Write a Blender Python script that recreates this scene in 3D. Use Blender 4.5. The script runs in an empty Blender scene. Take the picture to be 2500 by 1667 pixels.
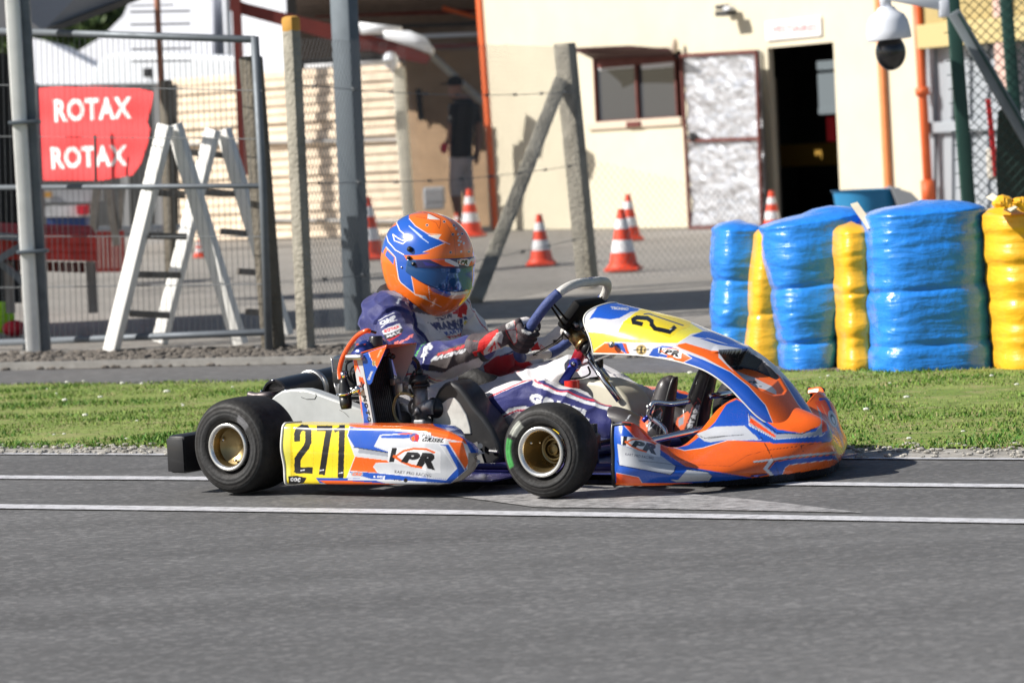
import bpy, bmesh, math, random
import numpy as np
from mathutils import Vector, Matrix, noise as mnoise
random.seed(7)
rng = np.random.default_rng(7)
SC = bpy.context.scene
# ------------------------------------------------------------------ camera
FPX = 8000.0; ROLL = .05; CH = .934
PIT = math.atan(453.5*math.cos(ROLL)/FPX)
_X = np.array([1, 0, 0.]); cF = np.array([0, math.cos(PIT), -math.sin(PIT)]); _U = np.array([0, math.sin(PIT), math.cos(PIT)])
cR = _X*math.cos(ROLL)-_U*math.sin(ROLL); cU = _X*math.sin(ROLL)+_U*math.cos(ROLL); cC = np.array([0, 0, CH])
cam = bpy.data.cameras.new("camera"); camo = bpy.data.objects.new("camera", cam); SC.collection.objects.link(camo)
cam.sensor_width = 36; cam.lens = FPX*36/2500; cam.clip_start = .1; cam.clip_end = 800
camo.matrix_world = Matrix(((cR[0], cU[0], -cF[0], cC[0]), (cR[1], cU[1], -cF[1], cC[1]), (cR[2], cU[2], -cF[2], cC[2]), (0, 0, 0, 1)))
cam.dof.use_dof = True; cam.dof.focus_distance = 9.35; cam.dof.aperture_fstop = 6.4
SC.camera = camo
# ------------------------------------------------------------------ light
SUN_DIR = Vector((1.24, 0.24, -.95)).normalized()     # direction the light travels
EL = math.asin(-SUN_DIR.z); AZ = math.atan2(-SUN_DIR.x, -SUN_DIR.y)
w = bpy.data.worlds.new("World"); SC.world = w; w.use_nodes = True
nt = w.node_tree; nt.nodes.clear()
sky = nt.nodes.new('ShaderNodeTexSky'); sky.sky_type = 'NISHITA'; sky.sun_disc = False
sky.sun_elevation = EL; sky.sun_rotation = AZ; sky.air_density = 1.0; sky.dust_density = 1.2
bg = nt.nodes.new('ShaderNodeBackground'); bg.inputs[1].default_value = .06
wo = nt.nodes.new('ShaderNodeOutputWorld'); nt.links.new(sky.outputs[0], bg.inputs[0]); nt.links.new(bg.outputs[0], wo.inputs[0])
sl = bpy.data.lights.new("sun", 'SUN'); sl.energy = 5.0; sl.angle = math.radians(.55); sl.color = (1, .955, .88)
so = bpy.data.objects.new("sun", sl); SC.collection.objects.link(so)
so.rotation_euler = SUN_DIR.to_track_quat('-Z', 'Y').to_euler()
SC.view_settings.view_transform = 'Standard'; SC.view_settings.look = 'None'
SC.view_settings.exposure = .48; SC.view_settings.gamma = 1
SC.cycles.max_bounces = 6; SC.cycles.diffuse_bounces = 3; SC.cycles.glossy_bounces = 3; SC.cycles.transparent_max_bounces = 8
# ------------------------------------------------------------------ photo geometry helpers (surveying the place)
def ray(x, y): return cR*(x-1250)/FPX-cU*(y-833.5)/FPX+cF
def G(x, y, z=0.):
    d = ray(x, y); return cC+d*((z-CH)/d[2])
def D(x, y, depth):
    d = ray(x, y); return cC+d*(depth/d[1])
PSI = math.radians(34)
hX = np.array([math.cos(PSI), -math.sin(PSI), 0]); sX = np.array([-math.sin(PSI), -math.cos(PSI), 0])
_r = G(560, 1094, .135); KO = _r-.68*sX; KO[2] = 0
def KL(x, y, lat):
    d = ray(x, y); t = (lat-(cC-KO)@sX)/(d@sX); v = cC+d*t-KO; return np.array([v@hX, v@sX, v[2]+KO[2]])
def KZ(x, y, z):
    v = G(x, y, z)-KO; return np.array([v@hX, v@sX, z])
def KX(x, y, xx):
    d = ray(x, y); t = (xx-(cC-KO)@hX)/(d@hX); v = cC+d*t-KO; return np.array([v@hX, v@sX, v[2]])
def k2w(p): p = np.asarray(p, float); return KO+p[..., 0:1]*hX+p[..., 1:2]*sX+p[..., 2:3]*np.array([0, 0, 1.])
def proj(P):
    v = np.asarray(P)-cC; z = v@cF; return np.stack([1250+FPX*(v@cR)/z, 833.5-FPX*(v@cU)/z], -1)
def projk(p): return proj(k2w(p))
def crop(ox, oy, s):
    return lambda pts: [(ox+x/s, oy+y/s) for x, y in pts]
# ------------------------------------------------------------------ materials
_m = {}
def mat(name, col=(.5, .5, .5), rough=.6, metal=0., var=0., vscale=6., bump=0., bscale=40., coat=0., attr=False, spec=.5, trans=0., sheen=0., ior=1.45):
    if name in _m: return _m[name]
    m = bpy.data.materials.new(name); m.use_nodes = True; n = m.node_tree.nodes; l = m.node_tree.links
    b = n['Principled BSDF']; b.inputs['Roughness'].default_value = rough; b.inputs['Metallic'].default_value = metal
    b.inputs['Base Color'].default_value = (*col, 1); b.inputs['Coat Weight'].default_value = coat; b.inputs['Coat Roughness'].default_value = .12
    b.inputs['Specular IOR Level'].default_value = spec; b.inputs['Transmission Weight'].default_value = trans; b.inputs['IOR'].default_value = ior
    b.inputs['Sheen Weight'].default_value = sheen
    tc = n.new('ShaderNodeTexCoord'); src = None
    if attr:
        a = n.new('ShaderNodeAttribute'); a.attribute_name = 'paint'; src = a.outputs['Color']
    if var > 0:
        no = n.new('ShaderNodeTexNoise'); no.inputs['Scale'].default_value = vscale; no.inputs['Detail'].default_value = 6; no.inputs['Roughness'].default_value = .65
        l.new(tc.outputs['Object'], no.inputs['Vector'])
        mr = n.new('ShaderNodeMapRange'); mr.inputs[1].default_value = .3; mr.inputs[2].default_value = .7; mr.inputs[3].default_value = 1-var; mr.inputs[4].default_value = 1+var*.5
        l.new(no.outputs[0], mr.inputs[0])
        mx = n.new('ShaderNodeMix'); mx.data_type = 'RGBA'; mx.blend_type = 'MULTIPLY'; mx.inputs[0].default_value = 1
        mx.inputs[6].default_value = (*col, 1)
        if src: l.new(src, mx.inputs[6])
        l.new(mr.outputs[0], mx.inputs[7]); src = mx.outputs[2]
        mr2 = n.new('ShaderNodeMapRange'); mr2.inputs[1].default_value = .3; mr2.inputs[2].default_value = .7; mr2.inputs[3].default_value = min(1, rough+.12); mr2.inputs[4].default_value = max(.03, rough-.08)
        l.new(no.outputs[0], mr2.inputs[0]); l.new(mr2.outputs[0], b.inputs['Roughness'])
    if src: l.new(src, b.inputs['Base Color'])
    if bump > 0:
        nb = n.new('ShaderNodeTexNoise'); nb.inputs['Scale'].default_value = bscale; nb.inputs['Detail'].default_value = 5
        l.new(tc.outputs['Object'], nb.inputs['Vector'])
        bp = n.new('ShaderNodeBump'); bp.inputs['Strength'].default_value = bump; bp.inputs['Distance'].default_value = .02
        l.new(nb.outputs[0], bp.inputs['Height']); l.new(bp.outputs[0], b.inputs['Normal'])
    _m[name] = m; return m
# ------------------------------------------------------------------ objects
def setp(o, label=None, cat=None, group=None, kind=None):
    if label: o['label'] = label
    if cat: o['category'] = cat
    if group: o['group'] = group
    if kind: o['kind'] = kind
    return o
def empty(name, loc=(0, 0, 0), rz=0, **k):
    o = bpy.data.objects.new(name, None); SC.collection.objects.link(o); o.location = loc; o.rotation_euler = (0, 0, rz); o.empty_display_size = .1
    return setp(o, **k)
def link_mesh(name, verts, faces, m, parent=None, smooth=True, recalc=True, local=None, **k):
    """verts: world coords (or, with local='kart', kart x/lat/z)."""
    V = np.asarray(verts, float).reshape(-1, 3)
    if local == 'kart': V = V*np.array([1, -1, 1])
    elif parent is not None and local is None:
        q = parent
        off = np.zeros(3); r = 0
        while q is not None:
            off += np.array(q.location); q = q.parent
        V = V-off
    me = bpy.data.meshes.new(name); me.from_pydata(V.tolist(), [], [tuple(f) for f in faces])
    if recalc:
        bm = bmesh.new(); bm.from_mesh(me); bmesh.ops.recalc_face_normals(bm, faces=bm.faces); bm.to_mesh(me); bm.free()
    if smooth is True: me.polygons.foreach_set('use_smooth', [True]*len(me.polygons))
    elif smooth:
        me.polygons.foreach_set('use_smooth', [True]*len(me.polygons)); me.set_sharp_from_angle(angle=math.radians(smooth))
    me.materials.append(m)
    o = bpy.data.objects.new(name, me); SC.collection.objects.link(o)
    if parent is not None: o.parent = parent
    return setp(o, **k)
class MB:
    """mesh builder: gathers shapes into one mesh"""
    def __init__(s): s.v = []; s.f = []
    def add(s, v, f):
        o = len(s.v); s.v += [tuple(map(float, p)) for p in v]; s.f += [tuple(i+o for i in q) for q in f]; return s
    def box(s, c, d, ax=None, bev=0.):
        c = np.array(c, float); d = np.array(d, float)/2
        if ax is None: ax = np.eye(3)
        ax = np.array(ax, float)
        if bev <= 0:
            P = [c+ax[0]*d[0]*i+ax[1]*d[1]*j+ax[2]*d[2]*k for i in (-1, 1) for j in (-1, 1) for k in (-1, 1)]
            return s.add(P, [(0, 1, 3, 2), (4, 6, 7, 5), (0, 4, 5, 1), (2, 3, 7, 6), (0, 2, 6, 4), (1, 5, 7, 3)])
        b = min(bev, d.min()*.95); bm = bmesh.new(); bmesh.ops.create_cube(bm, size=1)
        for v in bm.verts: v.co = Vector((v.co.x*2*d[0], v.co.y*2*d[1], v.co.z*2*d[2]))
        bmesh.ops.bevel(bm, geom=bm.edges[:], offset=b, segments=2, affect='EDGES', profile=.5)
        bm.verts.ensure_lookup_table(); bm.verts.index_update()
        P = [c+ax[0]*v.co.x+ax[1]*v.co.y+ax[2]*v.co.z for v in bm.verts]; Fc = [tuple(v.index for v in f.verts) for f in bm.faces]; bm.free()
        return s.add(P, Fc)
    def bar(s, a, b, w, h=None, up=(0, 0, 1), bev=0.):
        a = np.array(a, float); b = np.array(b, float); d = b-a; L = np.linalg.norm(d); d /= L; h = h or w
        sd = np.cross(d, up); sd /= np.linalg.norm(sd); u = np.cross(sd, d)
        return s.box((a+b)/2, (L, w, h), (d, sd, u), bev)
    def tube(s, pts, r, n=10, caps=True, sub=0, closed=False):
        P = np.array(pts, float)
        if sub: P, t = catmull(P, sub, closed); r = np.interp(t, np.linspace(0, 1, len(r)), r) if hasattr(r, '__len__') else r
        N = len(P); R_ = np.full(N, r) if not hasattr(r, '__len__') else np.array(r, float)
        T = np.gradient(P, axis=0) if not closed else np.roll(P, -1, 0)-np.roll(P, 1, 0)
        T /= np.linalg.norm(T, axis=1)[:, None]+1e-12
        u = np.cross(T[0], [0.13, .21, .97]); u /= np.linalg.norm(u); V = []; F = []
        for i in range(N):
            u = u-T[i]*(u@T[i]); u /= np.linalg.norm(u); v = np.cross(T[i], u)
            for j in range(n):
                a = 2*math.pi*j/n; V.append(P[i]+R_[i]*(math.cos(a)*u+math.sin(a)*v))
        for i in range(N if closed else N-1):
            i2 = (i+1) % N
            for j in range(n): F.append((i*n+j, i*n+(j+1) % n, i2*n+(j+1) % n, i2*n+j))
        if caps and not closed: F.append(tuple(range(n))[::-1]); F.append(tuple((N-1)*n+j for j in range(n)))
        return s.add(V, F)
    def lathe(s, prof, c, ax, n=48, closed=False):
        """prof: (radius, along) list"""
        ax = np.array(ax, float); ax /= np.linalg.norm(ax); u = np.cross(ax, [0, 0, 1.] if abs(ax[2]) < .9 else [1., 0, 0]); u /= np.linalg.norm(u); v = np.cross(ax, u)
        V = []; F = []; m = len(prof); c = np.array(c, float)
        for j in range(n):
            a = 2*math.pi*j/n; d = math.cos(a)*u+math.sin(a)*v
            for r, t in prof: V.append(c+d*r+ax*t)
        for j in range(n):
            j2 = (j+1) % n
            for i in range(m if closed else m-1): i2 = (i+1) % m; F.append((j*m+i, j2*m+i, j2*m+i2, j*m+i2))
        return s.add(V, F)
    def prism(s, poly, off):
        """poly: 3d points (planar), off: 3-vector extrusion"""
        P = [np.array(p, float) for p in poly]; off = np.array(off, float); n = len(P)
        V = P+[p+off for p in P]
        F = [tuple(range(n)), tuple(range(2*n-1, n-1, -1))]+[(i, (i+1) % n, (i+1) % n+n, i+n) for i in range(n)]
        return s.add(V, F)
    def sphere(s, c, r, nu=20, nv=12, ax=None):
        r = np.array(r, float)*np.ones(3); ax = np.eye(3) if ax is None else np.array(ax); V = []; F = []
        for i in range(nv+1):
            th = math.pi*i/nv
            for j in range(nu):
                ph = 2*math.pi*j/nu; q = np.array([math.sin(th)*math.cos(ph)*r[0], math.sin(th)*math.sin(ph)*r[1], math.cos(th)*r[2]])
                V.append(np.array(c)+q@ax)
        for i in range(nv):
            for j in range(nu): F.append((i*nu+j, i*nu+(j+1) % nu, (i+1)*nu+(j+1) % nu, (i+1)*nu+j))
        return s.add(V, F)
    def grid(s, P, closeu=False, closev=False):
        P = np.asarray(P, float); n, m = P.shape[:2]; F = []
        for i in range(n if closeu else n-1):
            for j in range(m if closev else m-1):
                F.append((i*m+j, i*m+(j+1) % m, ((i+1) % n)*m+(j+1) % m, ((i+1) % n)*m+j))
        return s.add(P.reshape(-1, 3), F)
    def build(s, name, m, parent=None, **k): return link_mesh(name, s.v, s.f, m, parent, **k)
def catmull(P, sub, closed=False):
    P = np.array(P, float); n = len(P); out = []; tt = []
    segs = n if closed else n-1
    for i in range(segs):
        g = (lambda k: P[k % n]) if closed else (lambda k: P[min(max(k, 0), n-1)])
        p0, p1, p2, p3 = g(i-1), g(i), g(i+1), g(i+2)
        for j in range(sub):
            t = j/sub; out.append(.5*((2*p1)+(-p0+p2)*t+(2*p0-5*p1+4*p2-p3)*t*t+(-p0+3*p1-3*p2+p3)*t**3)); tt.append((i+t)/segs)
    if not closed: out.append(P[-1]); tt.append(1.)
    return np.array(out), np.array(tt)
def merge(o, dist=.0004):
    bm = bmesh.new(); bm.from_mesh(o.data); bmesh.ops.remove_doubles(bm, verts=bm.verts, dist=dist); bmesh.ops.recalc_face_normals(bm, faces=bm.faces); bm.to_mesh(o.data); bm.free(); return o
def solid(o, t, off=-1): m = o.modifiers.new('t', 'SOLIDIFY'); m.thickness = t; m.offset = off; return o
# ------------------------------------------------------------------ livery canvas: lettering and paint designs, laid on the meshes as colour
def s2l(c):
    c = np.array(c, float)/255.; return np.where(c < .04045, c/12.92, ((c+.055)/1.055)**2.4)
OR = (.88, .135, .012); BL = (.012, .085, .46); WH = (.74, .75, .78); YE = (.87, .66, .02); BK = (.012, .012, .014); NAVY = (.022, .026, .145)
RD = (.55, .018, .025); GY = (.33, .35, .40); LG = (.52, .54, .58); SW = (.70, .68, .70); PK = (.9, .22, .2)
_glyph = {}
def glyphs(txt, bold):
    key = (txt, bold)
    if key in _glyph: return _glyph[key]
    cu = bpy.data.curves.new('lettering', 'FONT'); cu.body = txt; cu.offset = bold; cu.resolution_u = 3; cu.space_character = 1.05+bold*1.2
    ob = bpy.data.objects.new('lettering', cu); SC.collection.objects.link(ob); bpy.context.view_layer.update()
    me = ob.to_mesh(); me.calc_loop_triangles()
    V = np.array([v.co[:2] for v in me.vertices]); T = [tuple(t.vertices) for t in me.loop_triangles]
    ob.to_mesh_clear(); bpy.data.objects.remove(ob); bpy.data.curves.remove(cu)
    mn = V.min(0); mx = V.max(0); V = (V-mn)/(mx-mn); _glyph[key] = (V, T); return V, T
class Canvas:
    def __init__(s, x0, y0, x1, y1, base, sc=1.6):
        s.x0, s.y0, s.sc = x0, y0, sc; s.a = np.zeros((int((y1-y0)*sc), int((x1-x0)*sc), 3), np.float32); s.a[:] = base
    def poly(s, pts, col):
        P = (np.array(pts, float)-[s.x0, s.y0])*s.sc
        H, W = s.a.shape[:2]
        x0 = max(int(P[:, 0].min()), 0); x1 = min(int(P[:, 0].max())+2, W); y0 = max(int(P[:, 1].min()), 0); y1 = min(int(P[:, 1].max())+2, H)
        if x1 <= x0 or y1 <= y0: return s
        yy, xx = np.mgrid[y0:y1, x0:x1]; xx = xx+.5; yy = yy+.5; ins = np.zeros(xx.shape, bool); n = len(P)
        for i in range(n):
            ax, ay = P[i]; bx, by = P[(i+1) % n]
            if ay == by: continue
            c = ((ay > yy) != (by > yy)) & (xx < (bx-ax)*(yy-ay)/(by-ay)+ax); ins ^= c
        s.a[y0:y1, x0:x1][ins] = col; return s
    def outl(s, pts, col, oc, w=1.5):
        s.poly(pts, col); s.line(list(pts)+[pts[0]], w, oc); return s
    def line(s, pts, w, col):
        for (ax, ay), (bx, by) in zip(pts[:-1], pts[1:]):
            d = math.hypot(bx-ax, by-ay) or 1e-6; nx, ny = -(by-ay)/d*w/2, (bx-ax)/d*w/2; ex, ey = (bx-ax)/d*w*.3, (by-ay)/d*w*.3
            s.poly([(ax+nx-ex, ay+ny-ey), (bx+nx+ex, by+ny+ey), (bx-nx+ex, by-ny+ey), (ax-nx-ex, ay-ny-ey)], col)
        if w > 2.4:
            for p in pts[1:-1]: s.ell(p, w/2, w/2, col)
        return s
    def ell(s, c, rx, ry, col, rot=0, n=24):
        return s.poly([(c[0]+rx*math.cos(t)*math.cos(rot)-ry*math.sin(t)*math.sin(rot), c[1]+rx*math.cos(t)*math.sin(rot)+ry*math.sin(t)*math.cos(rot)) for t in np.linspace(0, 2*math.pi, n, endpoint=False)], col)
    def q(s, quad):
        a, b, c, d = [np.array(p, float) for p in quad]   # TL TR BR BL
        return lambda u, v: tuple((a*(1-u)+b*u)*(1-v)+(d*(1-u)+c*u)*v)
    def text(s, txt, quad, col, bold=.03, shear=0.):
        V, T = glyphs(txt, bold); f = s.q(quad)
        for t in T: s.poly([f(V[i][0]+shear*(V[i][1]-.5), 1-V[i][1]) for i in t], col)
        return s
    def kpr(s, quad, glow=True):
        f = s.q(quad); k = math.dist(quad[0], quad[1]); F = lambda P: [f(*p) for p in P]
        if glow:
            s.poly(F([(.0, .05), (.15, .0), (.45, -.05), (.8, -.05), (1.02, .1), (1.03, .95), (.85, 1.0), (.6, .85), (.3, .8), (-.03, .7)]), (.78, .79, .82))
        s.poly(F([(.07, .0), (.17, .0), (.10, .70), (.0, .70)]), BK)
        s.line(F([(.13, .42), (.3, .12), (.5, .0), (.75, .02), (.9, .14)]), k*.04, OR)
        s.line(F([(.10, .40), (.25, .62), (.45, .78), (.65, .8)]), k*.05, OR)
        s.text("PR", [f(.33, .16), f(1.0, .16), f(.97, .88), f(.28, .66)], BK, .07, .12)
        return s
    def sample(s, px):
        H, W = s.a.shape[:2]; x = np.clip((px[:, 0]-s.x0)*s.sc-.5, 0, W-1.001); y = np.clip((px[:, 1]-s.y0)*s.sc-.5, 0, H-1.001)
        ix = x.astype(int); iy = y.astype(int); fx = (x-ix)[:, None]; fy = (y-iy)[:, None]; A = s.a
        return (A[iy, ix]*(1-fx)+A[iy, ix+1]*fx)*(1-fy)+(A[iy+1, ix]*(1-fx)+A[iy+1, ix+1]*fx)*fy
def paint(o, cols):
    a = o.data.color_attributes.new('paint', 'FLOAT_COLOR', 'POINT'); c = np.ones((len(o.data.vertices), 4), np.float32); c[:, :3] = cols; a.data.foreach_set('color', c.ravel())
def kverts(o):
    V = np.empty(len(o.data.vertices)*3); o.data.vertices.foreach_get('co', V); V = V.reshape(-1, 3); return V*np.array([1, -1, 1])
def paint_kart(o, cv, mirror=True):
    V = kverts(o)
    if mirror: V[:, 1] = np.abs(V[:, 1])
    paint(o, cv.sample(projk(V)))
# ================================================================== GROUND
TD = G(2500, 1185.5)-G(0, 1163.2); TANG = math.atan2(TD[1], TD[0])
def ground_mat(name, c0, c1, c2, fine=70., streak=1., bump=.3, rough=.85, patch=.5, bdist=.004, fvar=.35, lanes=0):
    m = bpy.data.materials.new(name); m.use_nodes = True; n = m.node_tree.nodes; l = m.node_tree.links; b = n['Principled BSDF']
    b.inputs['Roughness'].default_value = rough; b.inputs['Specular IOR Level'].default_value = .35
    tc = n.new('ShaderNodeTexCoord'); mp = n.new('ShaderNodeMapping'); mp.inputs['Rotation'].default_value = (0, 0, -TANG); mp.inputs['Scale'].default_value = (1/streak, 1, 1)
    l.new(tc.outputs['Object'], mp.inputs[0])
    def nz(s, d, r=.6):
        q = n.new('ShaderNodeTexNoise'); q.inputs['Scale'].default_value = s; q.inputs['Detail'].default_value = d; q.inputs['Roughness'].default_value = r; l.new(mp.outputs[0], q.inputs['Vector']); return q
    a = nz(patch, 5); f = nz(fine, 4, .8)
    v = n.new('ShaderNodeTexVoronoi'); v.inputs['Scale'].default_value = fine*1.3; l.new(mp.outputs[0], v.inputs['Vector'])
    r1 = n.new('ShaderNodeValToRGB'); e = r1.color_ramp.elements; e[0].position = .35; e[0].color = (*c0, 1); e[1].position = .65; e[1].color = (*c1, 1); l.new(a.outputs[0], r1.inputs[0])
    mr = n.new('ShaderNodeMapRange'); mr.inputs[1].default_value = .3; mr.inputs[2].default_value = .7; mr.inputs[3].default_value = 1-fvar; mr.inputs[4].default_value = 1+fvar; l.new(f.outputs[0], mr.inputs[0])
    mx = n.new('ShaderNodeMix'); mx.data_type = 'RGBA'; mx.blend_type = 'MULTIPLY'; mx.inputs[0].default_value = 1; l.new(r1.outputs[0], mx.inputs[6]); l.new(mr.outputs[0], mx.inputs[7])
    sp = n.new('ShaderNodeMath'); sp.operation = 'GREATER_THAN'; sp.inputs[1].default_value = .86; sx = n.new('ShaderNodeSeparateColor'); l.new(v.outputs['Color'], sx.inputs[0]); l.new(sx.outputs[0], sp.inputs[0])
    mx2 = n.new('ShaderNodeMix'); mx2.data_type = 'RGBA'; mx2.inputs[7].default_value = (*c2, 1); l.new(mx.outputs[2], mx2.inputs[6])
    ms = n.new('ShaderNodeMath'); ms.operation = 'MULTIPLY'; ms.inputs[1].default_value = .55; l.new(sp.outputs[0], ms.inputs[0]); l.new(ms.outputs[0], mx2.inputs[0])
    fin = mx2.outputs[2]
    if lanes:
        mp2 = n.new('ShaderNodeMapping'); mp2.inputs['Rotation'].default_value = (0, 0, -TANG); mp2.inputs['Scale'].default_value = (.22, 1.6, 1); l.new(tc.outputs['Object'], mp2.inputs[0])
        q = n.new('ShaderNodeTexNoise'); q.inputs['Scale'].default_value = 1.6; q.inputs['Detail'].default_value = 6; q.inputs['Roughness'].default_value = .6; l.new(mp2.outputs[0], q.inputs['Vector'])
        r3 = n.new('ShaderNodeMapRange'); r3.inputs[1].default_value = .32; r3.inputs[2].default_value = .68; r3.inputs[3].default_value = 1-lanes; r3.inputs[4].default_value = 1+lanes*.6; l.new(q.outputs[0], r3.inputs[0])
        m3 = n.new('ShaderNodeMix'); m3.data_type = 'RGBA'; m3.blend_type = 'MULTIPLY'; m3.inputs[0].default_value = 1; l.new(fin, m3.inputs[6]); l.new(r3.outputs[0], m3.inputs[7]); fin = m3.outputs[2]
    l.new(fin, b.inputs['Base Color'])
    bp = n.new('ShaderNodeBump'); bp.inputs['Strength'].default_value = bump; bp.inputs['Distance'].default_value = bdist; l.new(f.outputs[0], bp.inputs['Height']); l.new(bp.outputs[0], b.inputs['Normal'])
    return m
def wline(y0, y1, ext=40., x0=0, x1=2500):
    a = G(x0, y0)[:2]; b = G(x1, y1)[:2]; d = (b-a)/np.linalg.norm(b-a); return a-d*ext, b+d*ext
def strip(name, l0, l1, z, m, wob=0., n=260, **k):
    V = []; F = []
    for i in range(n+1):
        t = i/n
        for j, l in enumerate((l0, l1)):
            p = l[0]*(1-t)+l[1]*t
            if wob: p = p+np.array([0, 1.])*wob*(mnoise.noise(Vector((p[0]*1.3, j*7.7, 0)))+.6*mnoise.noise(Vector((p[0]*5, j*3.3, 2))))
            V.append((p[0], p[1], z))
    for i in range(n): F.append((2*i, 2*i+2, 2*i+3, 2*i+1))
    return link_mesh(name, V, F, m, smooth=False, recalc=False, kind='structure', **k)
M_tr = ground_mat('track_asphalt', (.103, .102, .104), (.129, .128, .129), (.24, .235, .235), 88, 1.8, .35, fvar=.36, lanes=.22)
M_pad = ground_mat('paddock_asphalt', (.22, .205, .185), (.29, .27, .245), (.37, .35, .33), 30, 2., .2)
M_road = ground_mat('far_road_asphalt', (.105, .105, .108), (.135, .13, .127), (.2, .2, .2), 40, 2., .2)
M_grav = ground_mat('gravel_ground', (.10, .092, .082), (.17, .155, .14), (.32, .29, .25), 28, 1.3, .9, patch=4, bdist=.02, fvar=.5)
M_verge = ground_mat('verge_gravel', (.25, .235, .21), (.36, .34, .31), (.55, .53, .5), 60, 2., .6, patch=5)
M_gr = ground_mat('grass_soil', (.14, .21, .04), (.24, .28, .08), (.30, .26, .13), 18, 1.6, .6, patch=2.5, bdist=.02)
link_mesh('ground', [(-350, -60, -.012), (350, -60, -.012), (350, 600, -.012), (-350, 600, -.012)], [(0, 1, 2, 3)], M_pad, smooth=False, recalc=False, kind='structure')
L_edge = wline(1107, 1119); L_near = (L_edge[0]-np.array([0, 30.]), L_edge[1]-np.array([0, 30.]))
strip('track', L_near, L_edge, -.004, M_tr)
gt = wline(942, 901); gb = wline(1087, 1087); ra = wline(903, 852)
strip('verge', L_edge, gb, -.003, M_verge)
strip('grass_bank', gb, gt, .003, M_gr, wob=.12, n=500)
strip('far_road', (gt[0]-np.array([0, .6]), gt[1]-np.array([0, .6])), ra, -.003, M_road)
gv = (ra[0]+np.array([0, 1.35]), ra[1]+np.array([0, 1.35]))
strip('gravel_strip', ra, gv, -.001, M_grav, wob=.06)
kerb = MB(); a, b = ra; kerb.box((*((a+b)/2+[0, .05]), .012), (np.linalg.norm(b-a), .07, .04), ((*(b-a)/np.linalg.norm(b-a), 0), (-(b-a)[1]/np.linalg.norm(b-a), (b-a)[0]/np.linalg.norm(b-a), 0), (0, 0, 1)))
kerb.build('kerb', mat('kerb_concrete', (.27, .26, .245), .9, var=.3, vscale=9), smooth=False, kind='structure')
# painted markings, worn
def paint_mat(name, wear=.5, c=(.60, .60, .63)):
    m = mat(name, c, .6); n = m.node_tree.nodes; l = m.node_tree.links; b = n['Principled BSDF']
    tc = n.new('ShaderNodeTexCoord'); mp = n.new('ShaderNodeMapping'); mp.inputs['Rotation'].default_value = (0, 0, -TANG); mp.inputs['Scale'].default_value = (.4, 1, 1); l.new(tc.outputs['Object'], mp.inputs[0])
    q = n.new('ShaderNodeTexNoise'); q.inputs['Scale'].default_value = 48; q.inputs['Detail'].default_value = 8; q.inputs['Roughness'].default_value = .8; l.new(mp.outputs[0], q.inputs['Vector'])
    r = n.new('ShaderNodeValToRGB'); e = r.color_ramp.elements; e[0].position = wear-.06; e[0].color = (.10, .098, .096, 1); e[1].position = wear+.12; e[1].color = (*c, 1)
    l.new(q.outputs[0], r.inputs[0]); l.new(r.outputs[0], b.inputs['Base Color']); return m
M_ln = paint_mat('line_paint', .40); M_ln2 = paint_mat('worn_line_paint', .46, (.44, .43, .43))
def mark(pts, z, m):
    P = [G(*p) for p in pts]; link_mesh('road_marking', [(p[0], p[1], z) for p in P], [tuple(range(len(P)))], m, smooth=False, recalc=False, kind='structure')
def lmark(yl, yr, hw0, hw1, m, z=.0):
    x0, x1 = -200, 2700; d = (yr-yl)/2500; Y = lambda x: yl+d*x
    k = 24; sag = lambda x: -1.6*(1-((x-1250)/1250)**2)*(1 if yl > 1130 else .3)
    top = [(x, Y(x)-sag(x)*-1-hw0) for x in np.linspace(x0, x1, k)]; bot = [(x, Y(x)-sag(x)*-1+hw1) for x in np.linspace(x1, x0, k)]
    mark(top+bot, z, m)
lmark(1106.3, 1119.3, 1.4, 2.0, M_ln); lmark(1163.6, 1185.2, 4, 4.2, M_ln); lmark(1234.5, 1271, 4.8, 5.6, M_ln)
mark([(1085, 1206), (1308, 1236), (1600, 1240), (2106, 1249.5), (1880, 1222), (1654, 1201), (1520, 1186), (1300, 1180), (1180, 1184), (1150, 1200)], -.001, M_ln2)
# grass blades: one mesh, nobody could count them
def pip_line(l, x): return l[0][1]+(l[1][1]-l[0][1])*(x-l[0][0])/(l[1][0]-l[0][0])
def scatter(n, lo, hi, hgt, wid, col_fn, name, m, seed, tuft=.25, xr=(-3.2, 3.0)):
    r = np.random.default_rng(seed); x = r.uniform(*xr, n); y0 = pip_line(lo, x); y1 = pip_line(hi, x); y = y0+(y1-y0)*r.uniform(-.04, 1.03, n)
    dens = np.array([mnoise.noise(Vector((a*2.2, b*3.0, 5))) for a, b in zip(x, y)])
    keep = r.uniform(-.55, .5, n) < dens+.32; x, y, dens = x[keep], y[keep], dens[keep]; n = len(x)
    H = hgt*(1+1.2*np.clip(dens, -.3, .6))*r.uniform(.5, 1.4, n); an = r.uniform(0, 6.283, n); ln = r.uniform(.2, .9, n)*H
    wd = wid*r.uniform(.6, 1.5, n); wa = r.uniform(0, 3.14, n)
    V = np.zeros((n, 3, 3)); V[:, 0] = np.stack([x-np.cos(wa)*wd, y-np.sin(wa)*wd, np.full(n, .0)], -1); V[:, 1] = np.stack([x+np.cos(wa)*wd, y+np.sin(wa)*wd, np.full(n, .0)], -1)
    V[:, 2] = np.stack([x+np.cos(an)*ln, y+np.sin(an)*ln, H], -1)
    F = np.arange(3*n).reshape(n, 3); o = link_mesh(name, V.reshape(-1, 3), F.tolist(), m, smooth=False, recalc=False, kind='stuff')
    c = np.repeat(col_fn(r, n, dens), 3, 0); paint(o, c); return o
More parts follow.
